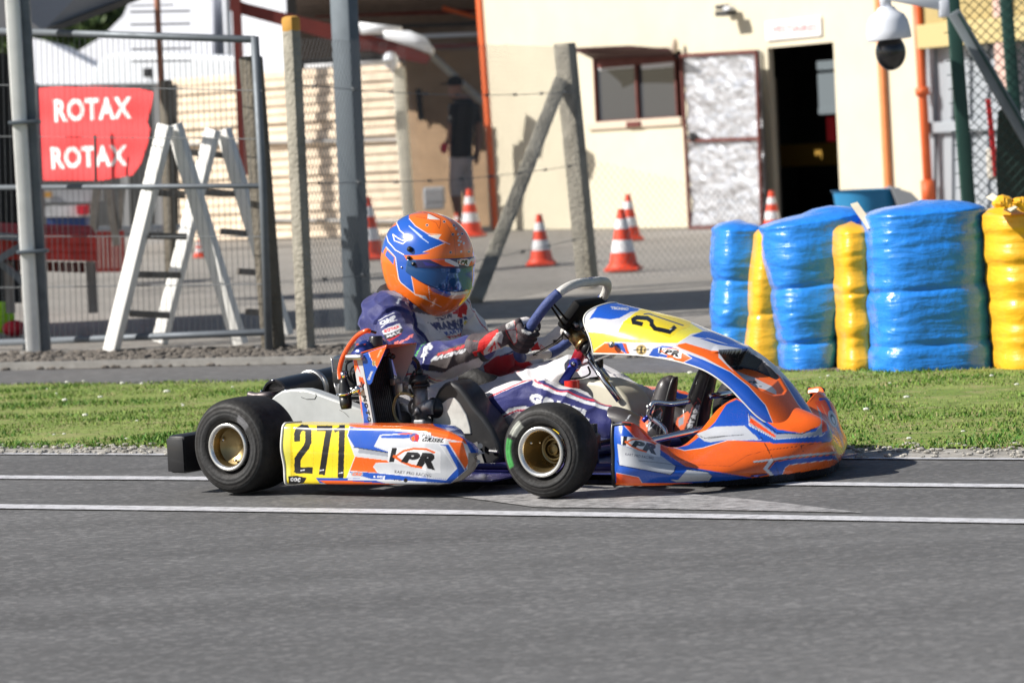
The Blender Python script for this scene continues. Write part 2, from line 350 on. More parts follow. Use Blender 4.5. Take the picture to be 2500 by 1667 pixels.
def gcol(r, n, d):
    a = np.array([.13, .225, .035]); b = np.array([.24, .33, .07]); c = np.array([.33, .27, .14]); dk = np.array([.06, .15, .02])
    t = r.uniform(0, 1, (n, 1)); C = a*(1-t)+b*t; k = r.uniform(0, 1, n) < .16-.2*d; C[k] = c*r.uniform(.7, 1.1, (k.sum(), 1)); k = (r.uniform(0, 1, n) < .5) & (d > .2); C[k] = dk*r.uniform(.8, 1.6, (k.sum(), 1)); return C
M_leaf = mat('leaf_paint', attr=True, rough=.6, spec=.25)
g = scatter(120000, gb, gt, .0095, .0034, gcol, 'grass', M_leaf, 3); 
g2 = scatter(6000, (gb[0]-[0, .05], gb[1]-[0, .07]), (gb[0]+[0, .5], gb[1]+[0, .5]), 0.012, .005, lambda r, n, d: np.array([.07, .17, .03])*r.uniform(.6, 1.8, (n, 1)), 'grass', M_leaf, 9)
# daisies and pale dead leaves in the grass
def pebbles(n, lo, hi, size, m, name, seed, zz=0., xr=(-3.2, 3.)):
    r = np.random.default_rng(seed); B = MB()
    for _ in range(n):
        x = r.uniform(*xr); y0 = pip_line(lo, x); y1 = pip_line(hi, x); y = r.uniform(y0, y1); s = size*r.uniform(.4, 1.5)
        B.sphere((x, y, zz+s*.2), (s*r.uniform(.8, 1.4), s*r.uniform(.6, 1), s*.5), 6, 4)
    return B.build(name, m, smooth=False, recalc=False, kind='stuff')
pebbles(90, gb, gt, .009, mat('petal', (.7, .7, .62), .7), 'clover_flowers', 5, .02)
pebbles(1500, L_edge, (gb[0]+[0, .05], gb[1]+[0, .05]), .008, mat('verge_stone', (.42, .40, .36), .9, var=.5, vscale=40), 'loose_stones', 6)
pebbles(3600, ra, (gv[0]+[0, .1], gv[1]+[0, .1]), .015, mat('ballast_stone', (.17, .15, .13), .95, var=.5, vscale=12), 'ballast_stones', 8, xr=(-3.4, 1.2))
# ================================================================== TYRE BARRIER
def crinkle(s, seed, big=.008, fine=.004):
    return mnoise.noise(Vector((s[0]*4+seed, s[1]*4, s[2]*5)))*big+mnoise.noise(Vector((s[0]*9+seed, s[1]*9, s[2]*38+seed)))*fine
GRV = {1: [(.30, .004), (.62, .005)], 2: [(.42, .004)], 3: [(.20, .008), (.56, .009)], 4: [(.25, .002), (.55, .004), (.80, .002)], 5: [(.17, .007), (.50, .010), (.76, .003)], 6: [(.22, .003), (.44, .004), (.66, .004), (.85, .003)]}
def wrapped_stack(label, col, corners, depth, d_y, seed, tiers=3, group='plastic wrapped tyre stacks of the track barrier', bow=.012):
    """corners: photo outline TL TR BR BL of the front, at given depth"""
    TL, TR, BR, BL = [D(x, y, depth) for x, y in corners]; zb = -.01
    w = empty('tyre_barrier', (float((BL[0]+BR[0])/2), depth+d_y/2, 0), label=label, cat='tyre barrier', group=group)
    nu, nv = 96, 110; P = np.zeros((nv, nu, 3))
    for i in range(nv):
        v = i/(nv-1)
        L = BL*(1-v)+TL*v; R = BR*(1-v)+TR*v; cx = (L[0]+R[0])/2; hw = (R[0]-L[0])/2; zt = v
        edge = min(1, ((1-v)/.05))**.5 if v > .95 else 1
        for j in range(nu):
            a = 2*math.pi*j/nu; c, s_ = math.cos(a), math.sin(a); e = .62
            x = abs(c)**e*np.sign(c); y = abs(s_)**e*np.sign(s_)
            groove = sum(-gd*math.exp(-((v-gp-.02*x)/.022)**2) for gp, gd in GRV[seed])
            rr = 1+(groove+.003*math.sin(v*tiers*math.pi*2))/max(hw, .05)
            k = crinkle((x*hw*1.2, y*d_y*.6, v*.7), seed)*(.45 if seed in (2, 4, 6) else 1)
            fr = .35+.65*edge
            px = cx+hw*x*rr*fr+x*k; py = depth+d_y/2+d_y/2*y*rr*fr+y*k
            zl = L[2]; zr = R[2]; z = zl+(zr-zl)*(x+1)/2; z = zb if i == 0 else z
            P[i, j] = (px, py, z-(1-edge)*.0)
    B = MB(); B.grid(P, closev=True); n0 = len(B.v)
    B.v.append(tuple(P[-1].mean(0)+[0, 0, .012])); 
    for j in range(nu): B.f.append(((nv-1)*nu+j, (nv-1)*nu+(j+1) % nu, n0))
    B.build('plastic_wrap', col, w); return w
def film(name, c, rough=.28, bs=.32): 
    m = mat(name, c, rough, var=.12, vscale=7, spec=.6, coat=.25); n = m.node_tree.nodes; l = m.node_tree.links; b = n['Principled BSDF']
    tc = n.new('ShaderNodeTexCoord'); mp = n.new('ShaderNodeMapping'); mp.inputs['Scale'].default_value = (1, 1, 5); l.new(tc.outputs['Object'], mp.inputs[0])
    q = n.new('ShaderNodeTexNoise'); q.inputs['Scale'].default_value = 7; q.inputs['Detail'].default_value = 7; q.inputs['Distortion'].default_value = .8; l.new(mp.outputs[0], q.inputs['Vector'])
    q2 = n.new('ShaderNodeTexNoise'); q2.inputs['Scale'].default_value = 16; q2.inputs['Detail'].default_value = 3; l.new(tc.outputs['Object'], q2.inputs['Vector'])
    ad = n.new('ShaderNodeMath'); ad.operation = 'ADD'; l.new(q.outputs[0], ad.inputs[0]); l.new(q2.outputs[0], ad.inputs[1])
    bp = n.new('ShaderNodeBump'); bp.inputs['Strength'].default_value = bs; bp.inputs['Distance'].default_value = .03; l.new(ad.outputs[0], bp.inputs['Height']); l.new(bp.outputs[0], b.inputs['Normal']); return m
M_bf = film('blue_film', (.022, .235, .82)); M_yf = film('yellow_film', (.92, .47, .022), .35, .22)
dB = 13.5
wrapped_stack('blue wrapped tyre stack farthest left in the row, nearest the nose of the kart', M_bf, [(1749, 545), (1880, 545), (1880, 905), (1742, 905)], 14.0, .5, 1)
wrapped_stack('slim yellow wrapped tyre stack between the two leftmost blue ones', M_yf, [(1848, 560), (1910, 556), (1925, 915), (1822, 915)], 13.75, .3, 2, 2)
wrapped_stack('leaning blue wrapped tyre stack with a white strap at its top right', M_bf, [(1866, 541), (2135, 500), (2052, 913), (1921, 915)], 13.45, .6, 3)
wrapped_stack('yellow wrapped tyre stack between the two wide blue stacks', M_yf, [(2046, 552), (2137, 548), (2145, 913), (2062, 914)], 13.2, .42, 4, 4)
wrapped_stack('widest blue wrapped tyre stack, its right flank beside the yellow stack at the photo edge', M_bf, [(2127, 510), (2424, 486), (2452, 906), (2140, 914)], 12.95, .62, 5, 3)
wrapped_stack('yellow wrapped tyre stack with a knotted top, cut off by the right photo edge', M_yf, [(2417, 508), (2660, 500), (2680, 904), (2450, 908)], 12.75, .6, 6, 6)
def strap(a, b, da, db, label):
    p = D(*a, da); q = D(*b, db); mid = (p+q)/2+[0, 0, .01]; B = MB(); B.bar(p, q, .03, .005, up=(0, -1, .3)); o = B.build('strap', mat('strap_web', (.62, .56, .44), .8, var=.2), smooth=False); setp(o, label, 'strap', 'straps over the tyre barrier')
strap((2085, 497), (2128, 558), 13.35, 13.1, 'pale strap hanging over the leaning blue tyre stack'); strap((2415, 478), (2476, 512), 12.9, 12.7, 'pale strap between the widest blue stack and the knotted yellow stack')
kn = MB()
for i in range(9):
    c = D(2440+8*i, 497-6*math.sin(i*1.3), 12.75); kn.sphere(c, (.03, .03, .018*(1+.5*math.sin(i))), 8, 6)
c0 = D(2405, 517, 12.73); kn.add([c0, D(2455, 500, 12.73), D(2445, 525, 12.7), D(2430, 510, 12.8)], [(0, 1, 2), (0, 2, 3), (0, 3, 1), (1, 3, 2)])
kk = kn.build('film_knot', M_yf, smooth=False); setp(kk, 'crumpled knot of yellow film lying on the yellow stack at the photo edge', 'plastic film')
# ================================================================== CONES
M_or = mat('cone_orange', (.80, .07, .025), .5, var=.15, vscale=9); M_cw = mat('cone_white', (.80, .80, .82), .45, var=.1, vscale=9)
def cone(px, ytop, ybase, label):
    g_ = G(px, ybase); e = empty('traffic_cone', tuple(g_), random.uniform(-.3, .3), label=label, cat='traffic cone', group='orange and white traffic cones standing on the paddock asphalt')
    H = (ybase-ytop)/(FPX/g_[1]); R0 = .118*H/.47; R1 = .025*H/.47; z0 = .03
    b = MB(); b.box(g_+[0, 0, .014], (.262*H/.47, .262*H/.47, .028), bev=.01); b.lathe([(R0*1.12, .028), (R0, .05), (R0*.97, .055)], g_, (0, 0, 1), 28); b.build('base', M_or, e, smooth=40)
    rad = lambda t: R0+(R1-R0)*t
    for k, (t0, t1) in enumerate([(.06, .30), (.30, .50), (.50, .68), (.68, .84), (.84, 1.)]):
        q = MB(); pr = [(rad(t0), t0*H), (rad(t1), t1*H)]
        if k == 4: pr += [(R1*.6, H), (R1*.5, H-.03)]
        q.lathe([(r+(.0012 if k % 2 else 0), t) for r, t in pr], g_, (0, 0, 1), 28); q.build('band', M_cw if k % 2 else M_or, e, smooth=40)
cone(1322, 523, 648, 'traffic cone standing alone between the slanted fence brace and the upright concrete post')
cone(1523, 510, 661, 'nearer of two overlapping cones, right of the upright concrete post')
cone(1538, 474, 587, 'farther of two overlapping cones, half behind the nearer one right of the concrete post')
cone(1151, 461, 577, 'traffic cone just behind the helmet, at the feet of the walking man')
cone(1117, 520, 575, 'small orange cone half hidden behind the crown of the helmet')
cone(1887, 466, 566, 'traffic cone in front of the dark doorway, rising behind the leaning blue tyre stack')
cone(2161, 474, 566, 'traffic cone whose tip shows in front of the blue tub')
cone(903, 480, 633, 'traffic cone half hidden behind the grey steel post')
cone(487, 585, 629, 'small cone far behind, seen low between the legs of the white trestles')
# ================================================================== FENCES
M_con = mat('old_concrete', (.36, .335, .28), .95, var=.35, vscale=7, bump=.8, bscale=50); M_gal = mat('galvanised', (.17, .19, .215), .55, .4, var=.2, vscale=8)
M_wire = mat('fence_wire', (.16, .17, .18), .5, .5); M_och = mat('ochre_paint', (.55, .29, .06), .8, var=.2)
def post(name, top, bot, wd, dp, m, label, cat='post', group=None, yaw=.5, cap=None):
    b = G(*bot); t = D(top[0], top[1], b[1]); e = empty(name, tuple(b), label=label, cat=cat, group=group)
    d = (t-b)/np.linalg.norm(t-b); sd = np.array([math.cos(yaw), -math.sin(yaw), 0]); bk = np.cross(d, sd); B = MB(); B.box((b+t)/2, (wd, dp, np.linalg.norm(t-b)), (sd, bk, d), bev=.012); B.build('post_body', m, e, smooth=40)
    if cap: C = MB(); C.box(t-d*.02, (wd+.006, dp+.006, .09), (sd, bk, d), bev=.02); C.build('painted_top', cap, e, smooth=40)
    return b, t
GP = 'old concrete fence posts'
pA = post('fence_post', (710, 52), (748, 853), .078, .066, M_con, 'concrete fence post with ochre painted top, left of the steel post', 'fence post', GP, .75, M_och)
pB = post('fence_post', (1378, 106), (1436, 702), .125, .11, M_con, 'concrete fence post with a slanted brace, behind the steering wheel', 'fence post', GP, .55)
pC = post('fence_post', (612, 138), (668, 850), .09, .10, mat('dark_concrete', (.17, .15, .12), .95, var=.3, bump=.8), 'dark weathered concrete post behind the end of the wire mesh panel', 'fence post', GP, .6)
pD = post('fence_post', (404, 196), (420, 700), .085, .085, mat('dark_concrete'), 'dark concrete post rising behind the white trestle top', 'fence post', GP, .6)
post('steel_post', (838, -30), (876, 806), .125, .11, mat('steel_grey_paint', (.125, .15, .175), .55, .3, var=.12, vscale=4), 'thick blue grey steel post beside the ochre topped concrete post', 'post', None, .5)
b1 = G(1160, 736); t1 = D(1368, 200, pB[0][1]-.05); B = MB(); d = (t1-b1)/np.linalg.norm(t1-b1); sd = np.cross(d, [0, 1, 0]); sd /= np.linalg.norm(sd); B.box((b1+t1)/2, (.095, .09, np.linalg.norm(t1-b1)), (sd, np.cross(d, sd), d), bev=.01)
setp(B.build('fence_brace', M_con, smooth=40), 'slanted concrete brace leaning against the upright concrete post', 'fence brace')
def chainlink(p0, p1, zt0, zt1, m, pitch=.058, r=.0012, z0=.03):
    p0 = np.array(p0, float); p1 = np.array(p1, float); L = np.linalg.norm((p1-p0)[:2]); B = MB(); H = max(zt0, zt1)
    f = lambda u, z: np.array([*(p0[:2]+(p1-p0)[:2]*u/L), z])+np.array([0, .01*math.sin(u*2.1)+.012*math.sin(z*4+u), 0])
    zt = lambda u: zt0+(zt1-zt0)*u/L
    for sgn in (1, -1):
        k = -H
        while k < L+H+.01:
            zs_ = [z for z in np.linspace(z0, H, 240) if 0 <= k+sgn*z <= L and z <= zt(k+sgn*z)]
            if len(zs_) > 6: B.tube([f(k+sgn*z, z) for z in np.linspace(zs_[0], zs_[-1], 9)], r, 3, caps=False)
            k += pitch
    return B
fe = empty('chain_link_fence', tuple(pA[0]), label='thin chain link fence stretched between the two concrete posts with barbed strands', cat='fence')
chainlink(pA[0], pB[0], pA[1][2]-.08, pB[1][2]-.03, M_wire).build('mesh', M_wire, fe)
for z in (.35, .85, 1.35):
    B = MB(); q = [pA[0]*(1-t)+pB[0]*t+np.array([0, -.02, z-.04*math.sin(math.pi*t)]) for t in np.linspace(0, 1, 14)]; B.tube(q, .0022, 5)
    for t in np.arange(.06, 1, .11): c = pA[0]*(1-t)+pB[0]*t+np.array([0, -.02, z-.04*math.sin(math.pi*t)]); B.bar(c-[.012, 0, .012], c+[.012, 0, .012], .006); B.bar(c-[.014, 0, -.01], c+[.014, 0, -.01], .006)
    B.build('barbed_strand', M_wire, fe)
fe2 = empty('chain_link_fence', tuple(pB[0]), label='chain link fence running from the braced concrete post to behind the blue tyre barrier', cat='fence')
chainlink(pB[0], G(1500, 690)+[1.2, .6, 0], .9, .5, M_wire, .06).build('mesh', M_wire, fe2)
# wire mesh panel at left
tl = G(-150, 849); fd = tl[1]; fr = G(657, 857)
pan = empty('mesh_fence_panel', tuple(fr), label='galvanised wire mesh fence panel in front of the white trestles', cat='fence panel')
def FP(x, y):
    d = ray(x, y); n_ = np.array([-(fr-tl)[1], (fr-tl)[0], 0]); return cC+d*(((tl-cC)@n_)/(d@n_))
B = MB(); 
B.tube([FP(622, 90), FP(642, 460), FP(657, 857)], .021, 10); B.tube([FP(-140, 72), FP(622, 97)], .019, 10); B.tube([FP(-140, 459), FP(641, 454)], .014, 8); B.tube([FP(-140, 842), FP(658, 810)], .019, 10)
B.tube([FP(52, 580), FP(66, 700), FP(62, 855)], .016, 8)
B.build('frame', M_gal, pan)
B = MB()
for x in np.arange(-130, 620, 13.5): B.tube([FP(x, 76+.031*x), FP(x+18+.02*x, 838-.035*x)], .0016, 4, caps=False)
for y0, y1 in ((208, 222), (335, 340), (580, 578), (707, 694)): B.tube([FP(-140, y0-3), FP(640, y1)], .0028, 4, caps=False)
B.build('mesh', M_wire, pan)
# ================================================================== TRESTLES
M_wt = mat('white_paint', (.86, .85, .82), .55, var=.12, vscale=5); M_tg = mat('weathered_wood', (.20, .18, .16), .85, var=.3, vscale=12)
def trestle(apexL, footL, apexR, footR, dep, label, rungs):
    e = empty('trestle', tuple(G(*footL)), label=label, cat='trestle', group='white painted trestles behind the mesh panel')
    for ap, ft, dd in ((apexL, footL, 0), (apexR, footR, .06)):
        B = MB(); b = D(*ft, dep+dd); t = D(*ap, dep+dd); b = t+(b-t)*(t[2]/(t[2]-b[2])); B.bar(t, b, .085, .05, up=(.62, .78, 0), bev=.006); B.build('leg', M_wt, e, smooth=40)
    for (x0, y0, x1, y1) in rungs:
        B = MB(); B.bar(D(x0, y0, dep), D(x1, y1, dep+.12), .03, .035, bev=.004); B.build('rung', M_tg, e, smooth=40)
trestle((405, 305), (276, 838), (425, 305), (587, 845), 17.4, 'nearer white trestle with tall splayed legs standing on the gravel', [(345, 575, 455, 578), (330, 670, 440, 672), (318, 765, 412, 770), (378, 470, 450, 476)])
trestle((520, 316), (388, 842), (545, 316), (706, 845), 18.1, 'farther white trestle whose right leg ends beside the mesh panel post', [(460, 372, 575, 382), (500, 470, 610, 475), (540, 565, 635, 573), (580, 662, 668, 668), (600, 760, 700, 768)])
# ================================================================== LEFT SIDE
M_gp = mat('grey_canopy', (.27, .27, .28), .8, var=.1, vscale=1.5)
cn = empty('post_with_added_roof', (-3.2, 18, 0), label='white and grey steel post with an unseen shadow-casting roof added, at the left photo edge', cat='canopy')
B = MB(); B.box((-5.4, 19.5, 3.2), (7.6, 2.5, .12), bev=.02); B.build('roof', M_gp, cn, smooth=40)  # unseen roof slab, added to cast the dark band on the ground
pb = G(96, 860); pt = D(48, 96, pb[1]); B = MB(); B.bar(pb+[-.03, 0, 0], pt+[-.03, 0, 2.3], .075, .07, up=(0, 1, 0), bev=.012); B.build('post_body', mat('pale_post', (.80, .80, .78), .6, var=.15), cn, smooth=40)
B = MB(); B.bar(pb+[.03, .05, 0], pt+[.03, .05, 2.3], .05, .07, up=(0, 1, 0), bev=.01); B.build('post_channel', M_gal, cn, smooth=40)
for z in (.55, 1.25): B = MB(); B.box(pb+(pt-pb)*z/1.7+[0, 0, 0], (.16, .14, .02), bev=.004); B.build('clamp_band', mat('steel_grey_paint'), cn, smooth=40)
cr = empty('awning', tuple(D(100, 60, 26)), label='grey sloping awning underside cutting the top left photo corner', cat='awning')
B = MB(); P = [D(-200, 82, 26), D(105, 76, 26), D(335, -6, 27.5), D(335, -160, 27.5), D(-200, -160, 26)]; B.prism(P, (0, .1, .02)); B.build('canopy_sheet', M_gp, cr, smooth=False)
B = MB(); B.bar(D(100, 82, 25.95), D(338, -8, 27.4), .05, .05); B.bar(D(-200, 84, 25.95), D(108, 80, 25.95), .04, .04); B.build('edge_bar', mat('dark_trim', (.05, .05, .05), .6), cr, smooth=40)
# red picnic bench
bn = empty('picnic_bench', tuple(G(150, 720)), label='red wooden picnic bench on grey legs behind the mesh panel, at the left photo edge', cat='bench')
M_rw = mat('red_bench', (.55, .05, .035), .6, var=.35, vscale=9)
for (y0, y1, y2, y3, nm) in ((562, 572, 592, 588, 'plank'), (596, 600, 612, 610, 'plank'), (616, 620, 634, 632, 'plank')):
    P = [D(-80, y0, 19.6), D(222+(nm == 'x'), y1, 19.2), D(236, y2+4, 19.0), D(-80, y3, 19.2)]; B = MB(); B.prism(P, (0, .02, .05)); B.build(nm, M_rw, bn, smooth=False)
for i in range(12):
    B = MB(); x = 44+15.5*i; B.bar(D(x, 636+.05*x*.4, 19.4), D(x+2, 658+.04*x, 19.4), .03, .02, up=(0, 1, 0)); B.build('slat', mat('dark_red_slat', (.12, .02, .015), .8), bn, smooth=False)
for x in (20, 222): B = MB(); B.bar(D(x, 640, 19.3), D(x+6, 764, 19.3), .05, .05, up=(0, 1, 0)); B.build('leg', mat('leg_grey', (.22, .21, .2), .7, var=.2), bn, smooth=40)
B = MB(); B.bar(D(-60, 570, 19.1), D(85, 584, 19.1), .05, .04); B.bar(D(-40, 655, 19.1), D(70, 590, 19.1), .05, .04); B.bar(D(0, 640, 19.15), D(60, 690, 19.15), .05, .04); B.build('brace', M_gal, bn, smooth=40)
# red slatted crate + dark frame behind the bench
ct = empty('slatted_crate', tuple(G(265, 666)), label='dark red slatted crate behind the white trestle', cat='crate')
for i in range(7): B = MB(); x = 236+10.5*i; B.bar(D(x, 568, 25.5), D(x+2, 664, 25.5), .026, .02, up=(0, 1, 0)); B.build('slat', mat('crate_red', (.22, .02, .015), .8, var=.2), ct, smooth=False)
B = MB(); B.bar(D(232, 570, 25.6), D(304, 568, 25.6), .03); B.bar(D(234, 660, 25.6), D(306, 658, 25.6), .03); B.build('rail', mat('crate_red'), ct, smooth=False)
# hi-vis bag, red sack at lower left
B = MB(); c = G(10, 815); B.sphere(c+[0, 0, .10], (.07, .08, .10), 14, 10); o = B.build('bag', mat('hivis', (.45, .85, .03), .7, var=.3, vscale=18, bump=.8, bscale=20)); setp(o, 'fluorescent yellow green bag lying at the lower left photo edge', 'bag')
B = MB(); c = G(36, 822); B.sphere(c+[0, 0, .05], (.075, .06, .05), 14, 10); o = B.build('bag', mat('redbag', (.6, .02, .04), .7, var=.3, vscale=18, bump=.8, bscale=20)); setp(o, 'small crumpled red bag beside the fluorescent one', 'bag')
# flag banner
fb = empty('banner', tuple(G(220, 640)), label='red feather banner with two white words hanging left of the trestles', cat='banner')
out = [(84, 216), (180, 210), (290, 208), (345, 218), (376, 226), (370, 262), (360, 300), (368, 316), (362, 350), (345, 400), (325, 428), (240, 442), (105, 447), (96, 380), (90, 300)]
dpt = 23.0; nx, ny = 230, 170; cvf = Canvas(70, 195, 390, 460, (.86, .06, .065), 3)
cvf.text("ROTAX", [(131, 243), (322, 236), (322, 290), (134, 299)], (.82, .80, .80), .035); cvf.text("ROTAX", [(124, 359), (311, 354), (311, 405), (128, 414)], (.82, .80, .80), .035)
def inpoly(x, y, P):
    c = False; n = len(P)
    for i in range(n):
        ax, ay = P[i]; bx, by = P[(i+1) % n]
        if (ay > y) != (by > y) and x < (bx-ax)*(y-ay)/(by-ay)+ax: c = not c
    return c
def span(P, y):
    xs = []
    for i in range(len(P)):
        ax, ay = P[i]; bx, by = P[(i+1) % len(P)]
        if (ay > y) != (by > y): xs.append((bx-ax)*(y-ay)/(by-ay)+ax)
    return (min(xs), max(xs)) if xs else None
Pg = []; PXs = []
for i in range(ny):
    y = 217+(441-217)*i/(ny-1); a_, b_ = span(out, y)
    for j in range(nx):
        x = a_+(b_-a_)*j/(nx-1); yy = y
        if i == 0: yy = y-6*math.sin(math.pi*j/(nx-1))
        p = D(x, yy, dpt+.9-(x-84)/292*1.15+.018*math.sin(x*.05+y*.01)+.01*math.sin(y*.07)); Pg.append(p); PXs.append((x, yy))
B = MB(); B.grid(np.array(Pg).reshape(ny, nx, 3)); o = B.build('cloth', mat('banner_cloth', attr=True, rough=.75, bump=.2, bscale=30), fb, recalc=False); paint(o, cvf.sample(np.array(PXs))); solid(o, .004)
B = MB(); B.tube([D(88, 205, dpt+.02), D(108, 640, dpt+.02)], .02, 8); B.build('pole', M_gal, fb); B = MB(); B.tube([D(232, 330, dpt-.03), D(236, 560, dpt-.03)], .012, 8); B.build('stake', mat('dark_trim'), fb)
# tall weathered planks leaning behind the banner
B = MB(); B.bar(D(238, 445, 22.6), D(218, 650, 22.6), .05, .05, up=(0, 1, 0)); B.bar(D(262, 445, 22.8), D(285, 600, 22.8), .05, .05, up=(0, 1, 0)); B.bar(D(300, 450, 22.8), D(290, 560, 22.8), .04, .04, up=(0, 1, 0)); o = B.build('timber_frame', M_tg, smooth=40); setp(o, 'dark weathered timber frame standing below the red banner', 'timber frame')
# rusty pole with cross bars
rp = empty('antenna_pole', tuple(G(420, 660)), label='rusty pole with six dark crossbars in front of the white truck', cat='pole')
B = MB(); B.tube([D(381, -60, 27), D(386, 60, 27), D(398, 280, 27), D(406, 560, 27)], .026, 8); B.build('pole', mat('rust', (.36, .16, .10), .8, var=.4, vscale=12), rp)
for y in (14, 29, 60, 87, 120, 150): B = MB(); w_ = 70 if y != 14 else 30; B.bar(D(318+y*.03, y+1, 27.05), D(318+w_+y*.03+74, y-1.5, 27.05), .03, .012 if y not in (14, 87) else .008); B.build('crossbar', mat('dark_trim'), rp, smooth=False)
# dark trees behind the tents
def tree(px, py, dep, rx, rz, label, seed, n=9000):
    c = D(px, py, dep); base = np.array([c[0], dep, 0]); e = empty('tree', tuple(base), label=label, cat='tree', group='dark trees behind the white tents')
    B = MB(); B.tube([base, base+[.2, 0, c[2]*.5], c], [.28, .2, .1], 10)
    r = np.random.default_rng(seed)
    for k in range(7): a = r.uniform(0, 6.28); B.tube([c-[0, 0, c[2]*.3], c+[math.cos(a)*rx*.6, math.sin(a)*rx*.6, r.uniform(-.2, .6)*rz]], [.09, .03], 6)
    B.build('trunk', mat('bark', (.09, .07, .05), .9, var=.3), e)
    cl = r.normal(0, 1, (60, 3)); cl /= np.linalg.norm(cl, axis=1)[:, None]; cl = c+cl*r.uniform(.3, 1, (60, 1))*[rx, rx, rz]
    idx = r.integers(0, 60, n); p = cl[idx]+r.normal(0, .33, (n, 3)); d1 = r.normal(0, 1, (n, 3)); d1 /= np.linalg.norm(d1, axis=1)[:, None]; d2 = r.normal(0, 1, (n, 3)); d2 = np.cross(d1, d2); d2 /= np.linalg.norm(d2, axis=1)[:, None]; s = .11
    V = np.stack([p-d1*s, p+d2*s*.5, p+d1*s, p-d2*s*.5], 1).reshape(-1, 3); o = link_mesh('crown', V, np.arange(4*n).reshape(n, 4).tolist(), M_leaf, e, smooth=False, recalc=False)
    col = np.array([.055, .085, .028])*r.uniform(.5, 1.8, (60, 1))[idx]*r.uniform(.7, 1.3, (n, 1)); paint(o, np.repeat(col, 4, 0))
tree(150, 60, 75, 2.0, 1.7, 'dark tree showing between the awning and the white tent', 1)
tree(290, 10, 79, 1.8, 1.6, 'dark tree just under the end of the awning', 2)
tree(-20, 40, 77, 2.0, 1.6, 'dark tree at the left photo edge behind the tents', 3)
# tents
M_tent = mat('tent_white', (.56, .58, .64), .7, var=.06, vscale=1.2)
def tent(poly, dep, thick, label):
    B = MB(); xm = sum(q[0] for q in poly)/len(poly); B.prism([D(x, y, dep+(xm-x)*.006) for x, y in poly], (0, thick, 0)); o = B.build('tent', M_tent, smooth=False); setp(o, label, 'tent', 'white marquee tents in the paddock')
tent([(70, 92), (110, 100), (235, 165), (235, 210), (235, 560), (70, 560)], 52, 3, 'blue grey shaded marquee tent with a falling roof edge behind the red banner')
tent([(180, 132), (250, 90), (300, 40), (335, -40), (520, -40), (520, 560), (180, 560)], 60, 4, 'tall white marquee tent rising behind the pole with crossbars')
# white van with rounded roof
vn = empty('van', tuple(D(400, 560, 42.5)*[1, 1, 0]), label='white van with a rounded roof parked between tent and plank wall', cat='van')
B = MB(); P = [(215, 205), (222, 185), (240, 150), (262, 132), (300, 126), (430, 128), (560, 135), (600, 140), (612, 560), (215, 560)]; B.prism([D(x, y, 50+(415-x)*.005) for x, y in P], (0, 1.0, 0)); ob = B.build('body', mat('van_white', (.60, .63, .68), .3, var=.05, coat=.5), vn, smooth=False); bm_ = ob.modifiers.new('b', 'BEVEL'); bm_.width = .06; bm_.segments = 3
B = MB(); B.box(D(361, 178, 50.2), (.14, .03, .14), bev=.01); B.build('badge', mat('dark_trim'), vn, smooth=False)
B = MB(); B.bar(D(225, 207, 50.9), D(415, 203, 49.95), .07, .03); B.build('side_trim', mat('grey_trim', (.3, .32, .34), .6), vn, smooth=False)
# white truck box
tk = empty('truck', tuple(D(640, 560, 56)*[1, 1, 0]), label='tall white truck box seen between the maroon column and the ochre topped post', cat='truck')
B = MB(); P = [D(540, -60, 57), D(752, -60, 55.2), D(770, 330, 55.2), D(560, 330, 57)]; B.prism(P, (0, 4, 0)); B.build('cargo_box', mat('truck_white', (.70, .72, .78), .4, var=.08, vscale=.8), tk, smooth=False)
for x in (552, 571, 700): B = MB(); B.bar(D(x, -60, 56.9-(x-545)*.0085), D(x+14, 330, 56.9-(x-545)*.0085), .06, .03, up=(0, 1, 0)); B.build('panel_seam', mat('seam_grey', (.32, .34, .36), .6), tk, smooth=False)
for s in (590, 720): B = MB(); B.lathe([(.0, -.1), (.4, -.1), (.42, 0), (.4, .12), (0, .12)], D(s, 470, 55.5), (0, 1, 0), 24); B.build('wheel', mat('dark_trim'), tk)
B = MB(); B.prism([D(560, 330, 56), D(770, 330, 56), D(780, 460, 56), D(560, 460, 56)], (0, 3, 0)); B.build('chassis', mat('dark_trim'), tk, smooth=False)
B = MB(); B.prism([D(x, y, 39) for x, y in ((60, 208), (432, 206), (436, 562), (60, 562))], (0, .08, 0)); setp(B.build('dark_backdrop', mat('backdrop_grey', (.10, .10, .10), .9, var=.3, vscale=2), smooth=False), 'dark grey sheet put in as backdrop behind the red banner and the bench', 'dark_backdrop')  # dark sheet put in for the shaded inside of the open tents
for i, x in enumerate((385, 408, 300)):
    B = MB(); B.bar(D(x, 212, 38.9), D(x+8, 560, 38.9), (.12, .08, .1)[i], .05, up=(0, 1, 0)); setp(B.build('backdrop_batten', mat('batten_grey', (.42, .42, .42), .7), smooth=False), ('pale batten on the dark sheet just right of the banner', 'thin grey batten between the rusty pole and the plank wall', 'grey batten on the dark sheet hidden partly by the banner')[i], 'batten')
